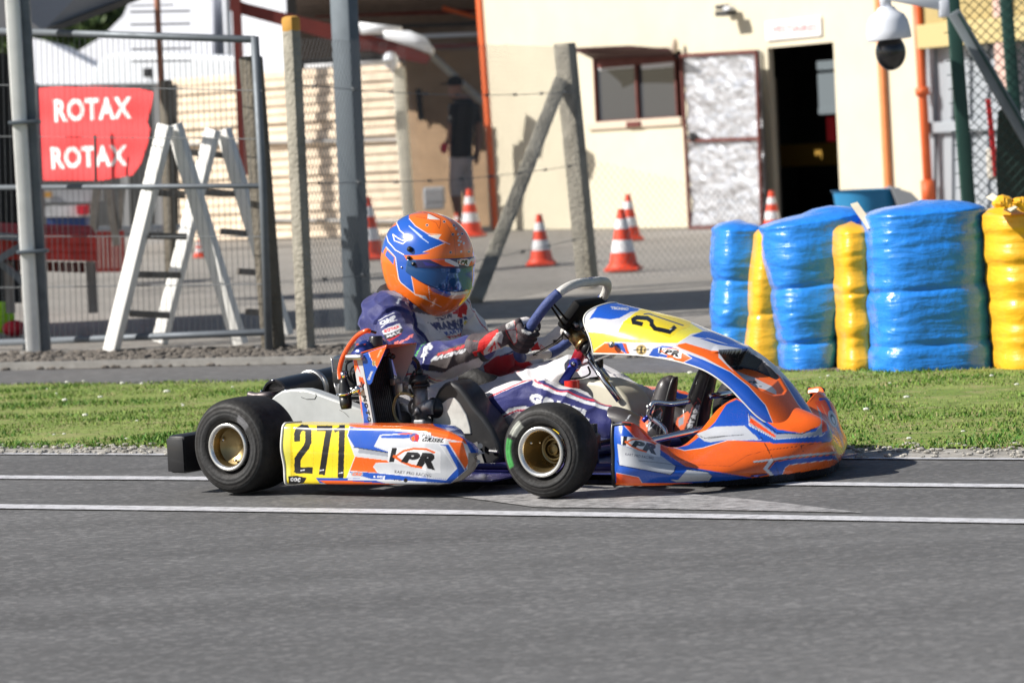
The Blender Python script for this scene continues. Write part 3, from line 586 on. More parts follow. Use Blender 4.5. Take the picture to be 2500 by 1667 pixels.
# van / cart below the banner
vc = empty('service_cart', tuple(G(160, 590)), label='grey and white service cart with a blue skirt below the red banner', cat='cart')
def quadbox(par, nm, poly, dep, th, m): B = MB(); B.prism([D(x, y, dep) for x, y in poly], (0, th, 0)); return B.build(nm, m, par, smooth=False)
quadbox(vc, 'upper_panel', [(104, 462), (232, 462), (232, 494), (110, 494)], 28, .6, mat('cart_grey', (.36, .37, .39), .6, var=.1)); quadbox(vc, 'shelf', [(108, 505), (212, 500), (212, 530), (104, 530)], 27.9, .7, mat('cart_white', (.55, .56, .58), .5, var=.2, vscale=8))
quadbox(vc, 'skirt', [(114, 532), (210, 532), (210, 560), (116, 562)], 28, .6, mat('cart_blue', (.04, .08, .25), .6)); quadbox(vc, 'red_box', [(186, 502), (214, 500), (212, 524), (188, 524)], 27.8, .2, mat('redbag')); quadbox(vc, 'yellow_sticker', [(106, 470), (126, 468), (126, 482), (108, 482)], 27.97, .02, M_och)
for x in (120, 205): B = MB(); B.tube([D(x, 562, 28.3), D(x+2, 596, 28.3)], .03, 8); B.build('leg', mat('dark_trim'), vc)
# long pale kerb rail behind
B = MB(); B.bar(D(120, 566, 26.5), D(440, 556, 27.5), .09, .06, bev=.01); o = B.build('guard_rail', mat('pale_rail', (.5, .51, .52), .6, var=.15)); setp(o, 'pale low rail running behind the trestles', 'rail')
# dark hedge/screen at far left edge
B = MB(); 
for i in range(10): B.bar(D(-30+6.5*i, 130, 20.5), D(-30+7*i, 560, 20.5), .012, .012, up=(0, 1, 0))
B.prism([D(-60, 120, 20.6), D(30, 140, 20.6), D(44, 562, 20.6), D(-60, 562, 20.6)], (0, .03, 0)); B.prism([D(-60, 562, 20.6), D(44, 562, 20.6), D(52, 740, 20.6), D(-60, 740, 20.6)], (0, .03, 0)); o = B.build('privacy_screen', mat('screen_black', (.02, .02, .022), .8), smooth=False); setp(o, 'black slatted privacy screen at the left photo edge behind the white post', 'screen')
# ================================================================== SHELTER with plank wall
M_pl = mat('planks', (.86, .71, .55), .85, var=.22, vscale=5, bump=.3, bscale=10)
pw = empty('plank_wall', tuple(D(700, 560, 41)*[1, 1, 0]), label='wall of pale horizontal planks behind the concrete posts', cat='wall')
PA = np.array([D(418, 400, 44.2)[0], 44.2, 0]); PB = np.array([D(992, 400, 41.3)[0], 41.3, 0]); pd_ = (PB-PA)/np.linalg.norm(PB-PA); pn_ = np.array([pd_[1], -pd_[0], 0])
pw.location = tuple(PA)
def PW(x, y, off=0.):
    d = ray(x, y); return cC+d*(((PA+pn_*off-cC)@pn_)/(d@pn_))
ztop = PW(700, 172)[2]; nP = 19; Lp = np.linalg.norm(PB-PA)
for i in range(nP):
    z0 = ztop*(i)/nP; h_ = ztop/nP; jit = random.uniform(-.01, .01)
    B = MB(); B.box((PA+PB)/2+pn_*(jit+.03*(i % 2))+np.array([0, 0, z0+h_/2]), (Lp, .035, h_-.014), (pd_, pn_, (0, 0, 1)), bev=.01); B.build('plank', M_pl, pw, smooth=False)
B = MB(); B.box((PA+PB)/2-pn_*.06+np.array([0, 0, ztop*.49]), (Lp, .03, ztop*.97), (pd_, pn_, (0, 0, 1))); B.build('backing', mat('planks_dark', (.25, .19, .13), .9, var=.2), pw, smooth=False)
for (xa, ya, xb, yb) in ((418, 352, 990, 340), (600, 535, 1010, 540)): B = MB(); B.bar(PW(xa, ya, .08), PW(xb, yb, .08), .05, .03); B.build('batten', mat('batten_grey', (.42, .42, .42), .7), pw, smooth=False)
B = MB(); B.bar(D(972, 165, 40.85), D(1000, 560, 40.85), .16, .14, up=(0, 1, 0), bev=.02); setp(B.build('wall_post', mat('cream_post', (.76, .72, .60), .8, var=.15), smooth=40), 'pale square post closing the plank wall on its right', 'post')
B = MB(); B.sphere(D(954, 148, 40.7), (.10, .10, .11), 16, 10); B.bar(D(954, 150, 40.75), D(960, 176, 40.75), .05, .05); setp(B.build('lamp_globe', mat('globe_white', (.75, .78, .85), .3)), 'white round lamp on the right end of the plank wall', 'lamp')
B = MB(); B.tube([D(745, 164, 40.6), D(955, 152, 40.6)], .03, 8); setp(B.build('hand_rail', mat('rail_white', (.7, .7, .72), .4)), 'white hand rail along the top of the plank wall', 'rail')
# shelter frame & roof
sh = empty('shelter', tuple(G(1000, 560)), label='open shelter with maroon steel beams and a corrugated roof left of the cream building', cat='shelter')
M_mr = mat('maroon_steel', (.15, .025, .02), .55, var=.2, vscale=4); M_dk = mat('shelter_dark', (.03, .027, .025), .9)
B = MB(); P = [(560, -8), (600, 8), (725, 39), (870, 75), (987, 110), (1052, 138), (1042, 157), (972, 143), (868, 112), (808, 98), (700, 66), (600, 39), (560, 26)]; B.prism([D(x, y, 42.0) for x, y in P], (0, .15, 0)); B.build('beam', M_mr, sh, smooth=False)
B = MB(); B.bar(D(574, -60, 42), D(596, 430, 42), .11, .16, up=(0, 1, 0)); B.build('column', M_mr, sh, smooth=False)
V = []; F = []; n_ = 90
for i in range(n_+1):
    t = i/n_; dep = 46-4.2*t
    for xx in (724, 1172): p = D(xx, 20, dep); V.append((p[0], dep, D(1000, 122-150*t*.9, 44)[2]+.035*math.sin(i*1.2)))
for i in range(n_): F.append((2*i, 2*i+1, 2*i+3, 2*i+2))
link_mesh('corrugated_roof', V, F, mat('corrugated', (.20, .17, .155), .5, .4, var=.2), sh, smooth=False, recalc=False)
for i, y in enumerate((5, 28, 58, 84, 110)):
    B = MB(); B.bar(D(735+i*34, y+12, 43.5-.3*i), D(1172, y, 43.5-.3*i), .07, .05); B.build('purlin', mat(('pale_metal', 'maroon_steel', 'dark_trim', 'pale_metal', 'maroon_steel')[i], (.45, .47, .5), .4, .5), sh, smooth=False)
B = MB(); B.bar(D(1080, 20, 43), D(1168, 46, 43), .06, .05); B.build('brace', mat('orange_pipe', (.70, .13, .035), .5, var=.15), sh, smooth=False)
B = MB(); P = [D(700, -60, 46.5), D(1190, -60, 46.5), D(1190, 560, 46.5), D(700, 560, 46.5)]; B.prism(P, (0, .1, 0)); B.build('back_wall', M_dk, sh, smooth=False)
B = MB(); P = [D(985, 126, 44.6), D(1186, 122, 44), D(1196, 552, 44), D(1003, 560, 44.6)]; B.prism(P, (0, .06, 0)); B.build('plywood_panel', mat('plywood', (.46, .31, .19), .8, var=.2, vscale=3), sh, smooth=False)
B = MB(); B.bar(D(1022, 218, 44.4), D(1028, 295, 44.4), .08, .02, up=(0, 1, 0)); B.build('slot', mat('dark_trim'), sh, smooth=False)
B = MB(); B.bar(D(1052, 134, 43.2), D(1178, 250, 42.8), .07, .07); B.build('diagonal_strut', mat('cream_post'), sh, smooth=False)
B = MB(); P = [(935, 76), (1000, 76), (1040, 92), (1058, 118), (1056, 132), (1020, 118), (938, 92)]; B.prism([D(x, y, 39.2) for x, y in P], (0, .5, 0)); setp(B.build('sheet_roll', mat('white_sheet', (.8, .82, .86), .5)), 'white rolled sheet lying on the maroon beam', 'sheet')
B = MB(); P = [(876, 55), (980, 66), (975, 78), (880, 82)]; B.prism([D(x, y, 40.2) for x, y in P], (0, .4, 0)); setp(B.build('sheet_roll', mat('white_sheet')), 'smaller white sheet tucked under the shelter roof', 'sheet')
B = MB(); B.box(D(1060, 478, 40.5), (.27, .2, .22), bev=.03); B.box(D(1060, 500, 40.5), (.25, .2, .12), bev=.02); setp(B.build('box', mat('cart_grey'), smooth=False), 'grey box standing against the plywood panel behind the cone', 'box')
# ================================================================== CREAM BUILDING
A0 = G(1213, 562); A1 = G(1690, 556); wd = (A1-A0)/np.linalg.norm(A1-A0); wn = np.array([wd[1], -wd[0], 0])
def W(x, y, off=0.):
    d = ray(x, y); o_ = A0+wn*off; return cC+d*(((o_-cC)@wn)/(d@wn))
def WU(x, y): p = W(x, y); return (p-A0)@wd, p[2]
M_cr = mat('cream_render', (.66, .60, .465), .9, var=.08, vscale=1.5, bump=.25, bscale=60)
bl = empty('building', tuple(A0), label='cream rendered pit building with a shuttered window and an open dark doorway', cat='building')
u0 = WU(1183, 300)[0]; u1 = WU(2262, 300)[0]; Z = 5.2
wl, wzT = WU(1447, 143); wr, _ = WU(1664, 140); _, wzB = WU(1560, 302)
dl, dzT = WU(1874, 118); dr, _ = WU(2043, 300)
us = [u0, wl, wr, dl, dr, u1]; zs = [0, wzB, wzT, dzT, Z]; zs = sorted(set(zs))
V = []; F = []
for z in zs:
    for u in us: V.append(A0*[1, 1, 0]+wd*u+np.array([0, 0, z]))
nu = len(us)
for i in range(len(zs)-1):
    for j in range(nu-1):
        zm = (zs[i]+zs[i+1])/2
        if j == 1 and wzB < zm < wzT: continue
        if j == 3 and zm < dzT: continue
        F.append((i*nu+j, i*nu+j+1, (i+1)*nu+j+1, (i+1)*nu+j))
o = link_mesh('wall', V, F, M_cr, bl, smooth=False, recalc=False); solid(o, .07, -1)
def wbox(nm, x0, y0, x1, y1, off, th, m, par, **k):
    a = W(x0, y0, off); b = W(x1, y1, off); c = (a+b)/2; du = abs((b-a)@wd); B = MB(); B.box(c+wn*th/2, (du, abs(a[2]-b[2]), th), (wd, (0, 0, 1), wn), bev=min(.01, th/3)); return B.build(nm, m, par, smooth=False, **k)
M_rf = mat('rust_frame', (.13, .035, .028), .7, var=.25, vscale=10)
wn_ = wbox('window', 1452, 150, 1662, 300, -.045, .01, mat('pane_glass', (.055, .06, .07), .08, spec=.8, coat=.5), bl)
wbox('frame', 1452, 142, 1464, 303, -.03, .04, M_rf, wn_); wbox('frame', 1553, 142, 1566, 303, -.03, .04, M_rf, wn_); wbox('frame', 1650, 142, 1662, 303, -.03, .04, M_rf, wn_); wbox('frame', 1464, 296, 1650, 303, -.03, .04, M_rf, wn_); wbox('frame', 1464, 142, 1650, 151, -.03, .04, M_rf, wn_)
wbox('blind', 1462, 150, 1553, 165, -.033, .006, mat('blind_white', (.6, .6, .62), .7), wn_); wbox('blind', 1566, 150, 1650, 163, -.033, .006, mat('blind_white'), wn_)
wbox('sill', 1440, 300, 1668, 305, .0, .04, mat('sill_cream', (.6, .5, .4), .8), bl); wbox('latch', 1531, 298, 1566, 310, .04, .02, M_rf, bl)
B = MB(); B.bar(W(1400, 124, .5), W(1630, 122, .12), .04, .05); B.build('awning_bar', mat('dark_maroon', (.05, .012, .012), .7), bl, smooth=False)
B = MB(); P = [W(1400, 122, .5), W(1535, 116, .5), W(1638, 124, .5), W(1645, 138, .02), W(1448, 146, .02)]; B.prism(P, (0, 0, .02)); B.build('window_awning', mat('dark_maroon'), bl, smooth=False)
B = MB(); B.sphere(W(1646, 112, .12), (.045, .04, .09), 10, 8); B.build('vent_cap', mat('sill_cream'), bl)
# foil covered door leaf
fdn = 90; P = []
TL, TR, BR, BL_ = W(1668, 136, .12), W(1852, 126, .3), W(1866, 552, .3), W(1690, 556, .12)
for i in range(fdn):
    for j in range(50):
        v = i/(fdn-1); u = j/49; p = (TL*(1-u)+TR*u)*(1-v)+(BL_*(1-u)+BR*u)*v; q = Vector((u*5, v*11, 3))
        P.append(p+wn*(.03*mnoise.noise(q)+.022*mnoise.noise(q*3.1)+.010*mnoise.noise(q*8)))
M_foil = mat('foil', (.60, .61, .65), .36, .75, bump=1., bscale=9)
_n = M_foil.node_tree.nodes; _l = M_foil.node_tree.links; _tc = _n.new('ShaderNodeTexCoord'); _mp = _n.new('ShaderNodeMapping'); _mp.inputs['Scale'].default_value = (1, 1, 3); _l.new(_tc.outputs['Object'], _mp.inputs[0]); _q = _n.new('ShaderNodeTexNoise'); _q.inputs['Scale'].default_value = 4.5; _q.inputs['Detail'].default_value = 8; _q.inputs['Distortion'].default_value = 1.5; _l.new(_mp.outputs[0], _q.inputs['Vector'])
_r = _n.new('ShaderNodeMapRange'); _r.inputs[1].default_value = .3; _r.inputs[2].default_value = .66; _r.inputs[3].default_value = .1; _r.inputs[4].default_value = .9; _l.new(_q.outputs[0], _r.inputs[0]); _l.new(_r.outputs[0], _n['Principled BSDF'].inputs['Metallic'])
B = MB(); B.grid(np.array(P).reshape(fdn, 50, 3)); dd = B.build('foil_door', M_foil, bl); solid(dd, .01)
B = MB(); fo = lambda p: p+wn*.03
for a_, b_ in ((TL, TR), (TR, BR), (BR, BL_), (BL_, TL), (W(1688, 344, .13), W(1862, 338, .3))): B.bar(fo(a_), fo(b_), .035, .03, up=tuple(wn))
B.build('frame', M_rf, dd, smooth=False)
B = MB(); B.box(W(1690, 334, .2), (.07, .1, .1), bev=.02); B.build('handle', mat('dark_trim'), dd, smooth=False)
wbox('foil_mast', 1858, 122, 1874, 560, .02, .06, mat('door_jamb', (.34, .36, .38), .5, .3), bl)
# room seen through the doorway
def inner(pts, m, nm, par=bl): link_mesh(nm, pts, [(0, 1, 2, 3)], m, par, smooth=False, recalc=False)
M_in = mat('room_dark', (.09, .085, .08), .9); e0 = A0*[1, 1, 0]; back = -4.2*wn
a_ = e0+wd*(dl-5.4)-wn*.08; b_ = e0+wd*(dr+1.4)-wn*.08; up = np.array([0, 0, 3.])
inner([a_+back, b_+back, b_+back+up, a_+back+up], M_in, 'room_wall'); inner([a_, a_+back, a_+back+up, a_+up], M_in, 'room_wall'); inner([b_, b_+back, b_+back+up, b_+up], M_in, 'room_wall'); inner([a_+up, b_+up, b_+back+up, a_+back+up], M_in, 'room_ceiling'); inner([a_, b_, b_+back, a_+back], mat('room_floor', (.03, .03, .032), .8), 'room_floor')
def rbox(nm, x0, y0, x1, y1, off, m, label=None, cat=None, par=None):
    a = W(x0, y0, off); b = W(x1, y1, off); B = MB(); B.box((a+b)/2, (abs((b-a)@wd), abs(a[2]-b[2]), .12), (wd, (0, 0, 1), wn), bev=.01); return setp(B.build(nm, m, par, smooth=False), label, cat)
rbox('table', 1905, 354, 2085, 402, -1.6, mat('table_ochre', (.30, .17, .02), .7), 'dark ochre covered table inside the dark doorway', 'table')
BWN = mat('daylit_pane', (.4, .45, .46), .5); BWN.node_tree.nodes['Principled BSDF'].inputs['Emission Color'].default_value = (.55, .62, .64, 1); BWN.node_tree.nodes['Principled BSDF'].inputs['Emission Strength'].default_value = .35
for i, (x0, y0, x1, y1) in enumerate([(2002, 150, 2046, 168), (2004, 180, 2048, 262), (2006, 264, 2048, 277)]): 
    if i == 0: wt = rbox('back_window', x0, y0, x1, y1, -3.5, BWN, 'small bright window seen on the back wall inside the doorway', 'window')
    else: rbox('window_pane', x0, y0, x1, y1, -3.5, BWN, par=wt)
rbox('jacket', 2026, 285, 2050, 345, -.7, mat('jacket_red', (.4, .01, .015), .8), 'red jacket hanging at the right edge of the dark doorway', 'jacket')
rbox('pale_door', 1886, 190, 1900, 566, -.4, mat('door_edge', (.33, .29, .25), .7), 'narrow open door edge standing just inside the doorway', 'door')
# sign, security light
sg = wbox('sign', 1871, 54, 2008, 88, .01, .02, mat('sign_white', (.82, .80, .80), .4), None, label='white sign with red lettering above the dark doorway', cat='sign')
def flat_text(txt, quad, off, col, par, nm='lettering', bold=.02):
    V, T = glyphs(txt, bold); a, b, c, d = [W(x, y, off) for x, y in quad]; P = [(a*(1-u)+b*u)*v+(d*(1-u)+c*u)*(1-v) for u, v in V]
    return link_mesh(nm, P, T, col, par, smooth=False, recalc=False)
flat_text('VESTIAIRES', [(1884, 64), (1994, 59), (1994, 76), (1884, 81)], .036, mat('letter_red', (.7, .25, .27), .5), sg)
sl_ = empty('flood_light', tuple(W(1780, 30)), label='small black floodlight fixed high on the cream wall', cat='floodlight')
B = MB(); B.box(W(1764, 18, .12), (.16, .1, .05), (wd, wn, (0, 0, 1)), bev=.01); B.box(W(1772, 33, .2), (.24, .14, .06), (wd, wn, (0, 0, 1)), bev=.01); B.build('housing', mat('dark_trim'), sl_, smooth=False)
B = MB(); B.box(W(1780, 26, .12), (.12, .1, .09), (wd, wn, (0, 0, 1)), bev=.02); B.build('lamp_head', mat('lamp_white', (.7, .72, .76), .3), sl_, smooth=False)
# pipes and corner
M_op = mat('orange_pipe', (.70, .13, .035), .5, var=.15)
B = MB(); B.bar(W(1164, -80, .02), W(1210, 560, .02), .10, .06, up=tuple(wn), bev=.02); setp(B.build('corner_column', M_op, smooth=40), 'orange steel column at the left corner of the cream building', 'column')
B = MB(); B.bar(W(2139, -80, .05), W(2172, 560, .05), .085, .05, up=tuple(wn), bev=.02); setp(B.build('drain_pipe', mat('orange_pipe2', (.70, .25, .09), .6, var=.15), smooth=40), 'dull orange strip running down the cream wall behind the camera dome', 'pipe', 'orange downpipes on the cream building')
dp = empty('drain_pipe', tuple(W(2265, 500, .1)), label='bright orange downpipe with a round collar at the right end of the cream wall', cat='pipe', group='orange downpipes on the cream building')
B = MB(); B.tube([W(2233, -80, .1), W(2252, 224, .1), W(2272, 560, .1)], .048, 12); B.build('pipe', M_op, dp)
B = MB(); B.tube([W(2251, 215, .1), W(2253, 233, .1)], .075, 12); B.build('collar', M_op, dp); B = MB(); B.tube([W(2264, 440, .1), W(2268, 500, .1)], .072, 12); B.build('foot_sleeve', M_op, dp)
# grey corrugated gate + ochre wall at right
gtq = empty('sliding_gate', tuple(W(2360, 556, -.05)), label='grey corrugated metal gate right of the orange downpipe', cat='gate')
P = []
for i in range(121):
    x = 2262+(2700-2262)*i/120; o_ = -.05+.03*(1 if (i % 12) < 6 else 0)
    for y in (82, 560): P.append(W(x, y, o_))
link_mesh('corrugated_leaf', P, [(2*i, 2*i+2, 2*i+3, 2*i+1) for i in range(120)], mat('gate_grey', (.38, .41, .45), .5, .3, var=.1), gtq, smooth=False, recalc=False)
wbox('rail', 2258, 300, 2700, 304, .03, .02, mat('gate_grey'), gtq)
ow = wbox('gable_wall', 2262, -160, 2700, 80, -.06, .12, mat('ochre_render', (.42, .33, .15), .9, var=.12), None, label='ochre yellow wall band above the grey gate', cat='wall'); wbox('ledge', 2255, 62, 2700, 82, .05, .1, mat('ledge_yellow', (.52, .42, .2), .8), ow)
wbox('poster', 2425, -20, 2470, 240, .12, .02, mat('poster_pink', (.62, .42, .36), .7, var=.2), None, label='faded pink board standing behind the wire fence at top right', cat='board')
# blue tub
tb = G(2119, 610); tc_ = D(2119, 462, tb[1]); B = MB(); Hh = tc_[2]; B.lathe([(.0, .02), (.21, .02), (.27, Hh-.02), (.295, Hh), (.28, Hh), (.255, Hh-.03), (.2, .05), (0, .05)], tb*[1, 1, 0], (0, 0, 1), 40); setp(B.build('tub', mat('tub_blue', (.02, .20, .42), .5, var=.1), smooth=40), 'round blue plastic tub behind the leaning blue tyre stack', 'tub')
B = MB(); P = [(2175, 455), (2225, 470), (2275, 520), (2200, 520)]; B.prism([D(x, y, tb[1]-.3) for x, y in P], (0, .3, 0)); setp(B.build('tarpaulin', mat('cart_grey'), smooth=False), 'grey folded sheet leaning on the right side of the blue tub', 'sheet')
# ================================================================== RIGHT: camera dome, green fence
sd_ = 19.0
dm = empty('security_camera', tuple(D(2170, 60, sd_)), label='white dome security camera with a black ball hanging from a bracket', cat='security camera')
ppm = FPX/sd_; c = D(2168, 100, sd_); r = 54/ppm; axd = np.array([math.sin(.02), 0, -1]); axd = -cU*0+np.array([.0, 0, -1.])
dx = D(2178, 172, sd_)-D(2160, 0, sd_); dx /= np.linalg.norm(dx); top = D(2163, 18, sd_)
B = MB(); B.lathe([(.0, 0), (.045, 0), (.055, .015), (.07, .03), (.10, .05), (.118, .085), (.127, .14), (.13, .185), (.126, .19), (.08, .185), (0, .185)], top, dx, 40); B.build('housing', mat('dome_white', (.72, .75, .82), .35, coat=.3), dm, smooth=50)
B = MB(); B.sphere(top+dx*.262, (.088, .088, .105), 30, 20); B.build('dome', mat('dome_black', (.012, .012, .014), .15, coat=.6), dm)
B = MB(); B.tube([top+dx*.01, top-dx*.12], .034, 16); B.build('stem', mat('dome_white'), dm)
B = MB(); a_ = D(2150, -18, sd_); b_ = D(2312, 14, sd_); B.bar(a_, b_, .07, .07, bev=.01); B.box(D(2304, 22, sd_), (.06, .08, .1), bev=.01); B.build('bracket', mat('dome_white'), dm, smooth=40)
M_gn = mat('green_steel', (.018, .06, .048), .5, var=.15, vscale=5)
def ppole(a, b, dep, w_, label, cat='fence post', grp='dark green posts of the wire fence at the right'):
    p = D(*a, dep); q = D(*b, dep); q2 = p+(q-p)*((p[2])/(p[2]-q[2])); e = empty('fence_post', tuple(q2), label=label, cat=cat, group=grp)
    B = MB(); B.bar(p, q2, w_, w_, up=(0, 1, 0), bev=.008); B.build('post_body', M_gn, e, smooth=40)
    B = MB(); n_ = 22
    for i in range(n_): c = p+(q2-p)*(i+.5)/n_; B.bar(c-[.07, .03, .0], c+[.07, -.03, .006], .005, .005)
    B.build('wire_tie', M_gn, e, smooth=False); return p, q2
g1 = ppole((2322, -40), (2362, 470), 19.2, .075, 'dark green fence post carrying the security camera bracket')
g2_ = ppole((2452, -40), (2480, 300), 21.5, .075, 'dark fence post at top right behind the slanted brace')
B = MB(); B.bar(D(2328, 30, 19.15), D(2560, 430, 19.15), .075, .05, up=(0, 1, 0), bev=.008); setp(B.build('fence_brace', mat('brace_grey', (.22, .25, .27), .6, .3, var=.2), smooth=40), 'grey diagonal brace running from the green post to the right photo edge', 'fence brace')
B = MB(); B.bar(D(2340, 34, 19.1), D(2572, 434, 19.1), .012, .02, up=(0, 1, 0)); setp(B.build('brace_wire', M_gn, smooth=False), 'dark wire following the grey diagonal brace', 'wire')
fe3 = empty('chain_link_fence', (float(g1[1][0]), 19.2, 0), label='dark green diamond wire fence to the right of the camera post', cat='fence')
chainlink((g1[1][0], 19.2, 0), (g1[1][0]+1.6, 19.2, 0), 2.2, 2.2, M_gn, .062, .0032, .3).build('mesh', M_gn, fe3)
def netpoly():
    B = MB(); P = [(2438, 272), (2452, 262), (2500, 330), (2560, 400), (2560, 520), (2440, 520), (2432, 400)]; B.prism([D(x, y, 19.6) for x, y in P], (0, .03, 0)); return B
setp(netpoly().build('shade_net', mat('net_dark', (.012, .02, .016), .9, var=.4, vscale=20), smooth=False), 'dark green shade net bundled behind the wire fence at the right photo edge', 'net')
B = MB(); B.bar(D(2412, 242, 19.8), D(2432, 430, 19.8), .028, .02, up=(0, 1, 0)); setp(B.build('marker_stake', mat('stake_red', (.65, .03, .035), .6, var=.2), smooth=False), 'thin red stake leaning behind the wire fence', 'stake')
B = MB(); B.box(D(2422, 400, 20.4), (.06, .1, .2), bev=.02); setp(B.build('bottle_crate', mat('crate_pale', (.6, .55, .48), .6, var=.3, vscale=20), smooth=False), 'small pale box behind the red stake', 'box')
# ================================================================== GO-KART
YAW = math.atan2(hX[1], hX[0])
kart = empty('go_kart', tuple(KO), YAW, label='orange and blue racing kart with yellow number 271 driving on the track', cat='go-kart')
def kb(B, name, m, parent=None, smooth=True, **k): return link_mesh(name, B.v, B.f, m, parent or kart, smooth=smooth, local='kart', **k)
M_pt = mat('livery', attr=True, rough=.26, coat=.5, spec=.5, var=.10, vscale=22); M_rub = mat('tyre_rubber', (.022, .021, .021), .62, var=.35, vscale=14, bump=.15, bscale=60); M_gold = mat('gold_rim', (.36, .27, .13), .34, .9, var=.25, vscale=14)
M_lip = mat('rim_lip', (.80, .79, .76), .25, .85); M_chr = mat('chrome', (.70, .71, .73), .16, 1.); M_blk = mat('black_plastic', (.014, .014, .016), .38, var=.2, vscale=20, coat=.2); M_alu = mat('aluminium', (.50, .50, .50), .38, .9, var=.25, vscale=20)
M_bs = mat('black_steel', (.018, .018, .02), .3, .3, coat=.3)
def bulge(P, amt): return P
# ---- wheels
def wheel(x, lat, R, wdt, rim, side, steer=0., front=False, label=None):
    e = empty('wheel', (x, -lat, R)); e.parent = kart; e.rotation_euler = (0, 0, -steer*1.)
    if label: e['label'] = label
    h_ = wdt/2; s = side
    ax = (0, -s*1., 0)          # outward axis in local (y = -lat)
    r = rim+.008
    prof = [(rim+.002, h_-.030), (rim+.010, h_-.020), (rim+.016, h_-.008), (rim+.030, h_-.003), (R-.032, h_-.004), (R-.018, h_-.009), (R-.008, h_-.020), (R-.002, h_-.038), (R, 0), (R-.002, -h_+.038), (R-.008, -h_+.020), (R-.018, -h_+.009), (R-.04, -h_+.002), (rim+.012, -h_+.014), (rim+.002, -h_+.03)]
    P, _ = catmull([(a, b, 0) for a, b in prof], 4)
    pr = []
    for q in P:
        dr = 0
        if rim+.02 < q[0] < R-.016 and q[1] > 0: dr = .0012*math.sin((q[0]-rim)*520)
        pr.append((q[0], q[1]+dr))
    B = MB(); B.lathe(pr, (0, 0, 0), ax, 96); t = link_mesh('tyre', B.v, B.f, mat('tyre_side', attr=True, rough=.6, var=.35, vscale=26, bump=.15, bscale=90, spec=.28), e, local='own')
    V = np.array([v.co[:] for v in t.data.vertices]); rr = np.hypot(V[:, 0], V[:, 2]); an = np.degrees(np.arctan2(V[:, 2], V[:, 0])); col = np.tile([.024, .023, .023], (len(V), 1)); out = (V[:, 1]*-s) > h_-.012
    ring = out & ((np.abs(rr-(R-.019)) < .0022)); col[ring] = [.07, .07, .07]
    sc = out & (rr > rim+.022) & (rr < R-.034); col[sc] = [.04, .04, .041]
    if front and side > 0:
        g_ = out & (rr > R-.038) & (rr < R-.020) & ((an > 160) | (an < -156)); col[g_] = [.06, .30, .075]
        g_ = out & (rr > R-.046) & (rr < R-.022) & (an > 125) & (an < 152); col[g_] = [.36, .37, .33]
    if not front and side > 0:
        g_ = out & (rr > rim+.018) & (rr < R-.034) & (an > 35) & (an < 62); col[g_] = [.16, .16, .17]
    paint(t, col)
    B = MB(); L = h_-.004
    B.lathe([(rim-.004, L-.034), (rim+.002, L-.02), (rim+.0045, L-.006), (rim+.003, L), (rim-.001, L+.001), (rim-.006, L-.002), (rim-.009, L-.008)], (0, 0, 0), ax, 72); lp = link_mesh('rim_lip', B.v, B.f, M_lip, e, local='own')
    B = MB(); dd = wdt*.62 if front else wdt*.2
    if front: pr = [(rim-.008, L-.006), (rim-.013, L-.02), (rim-.016, L-dd*.6), (rim-.022, L-dd*.8), (.040, L-dd), (.036, L-dd-.002), (.03, L-dd+.006), (.026, L-dd+.006), (.022, L-dd-.012), (.016, L-dd-.012), (.016, L-dd+.012), (.011, L-dd+.014), (.011, L-dd+.004), (0, L-dd+.004)]
    else: pr = [(rim-.008, L-.006), (rim-.012, L-.018), (rim-.014, L-.030), (rim-.013, L-.034), (rim-.02, L-.040), (.03, L-.052), (0, L-.055)]
    B.lathe(pr, (0, 0, 0), ax, 64); rm = link_mesh('rim', B.v, B.f, M_gold, e, local='own', smooth=35)
    B = MB()
    for k in range(3):
        a = 2*math.pi*k/3+.6; rr_ = .045 if front else rim-.024; al = (L-dd+.006) if front else L-.036
        c = np.array([rr_*math.cos(a), -s*al, rr_*math.sin(a)]); B.tube([c, c+np.array([0, -s*.008, 0])], .0045, 8)
    if front: B.tube([np.array([-.052, -s*(L-.04), .026]), np.array([-.042, -s*(L-.03), .02])], .004, 8)
    link_mesh('bolt', B.v, B.f, M_chr, e, local='own')
    return e
wr_ = wheel(0, .69-.09, .139, .19, .0655, 1); wheel(0, -.60, .139, .19, .0655, -1)
fp = KZ(1313, 1105, .130)
wheel(1.045, .585, .130, .130, .0655, 1, math.radians(-4), True); wheel(1.045, -.54, .130, .130, .0655, -1, math.radians(-4), True)
B = MB(); B.tube([(0, -.6, .139), (0, .6, .139)], .02, 16); kb(B, 'rear_axle', M_chr)
# ---- generic shell from photo-surveyed curves
def KLs(pts): return np.array([KL(x, y, l) for x, y, l in pts])
def resample(P, n):
    P = np.array(P, float); d = np.r_[0, np.cumsum(np.linalg.norm(np.diff(P, axis=0), axis=1))]; t = np.linspace(0, d[-1], n); return np.stack([np.interp(t, d, P[:, k]) for k in range(P.shape[1])], -1)
def mirror_kart(V): return np.asarray(V)*np.array([1, -1, 1])
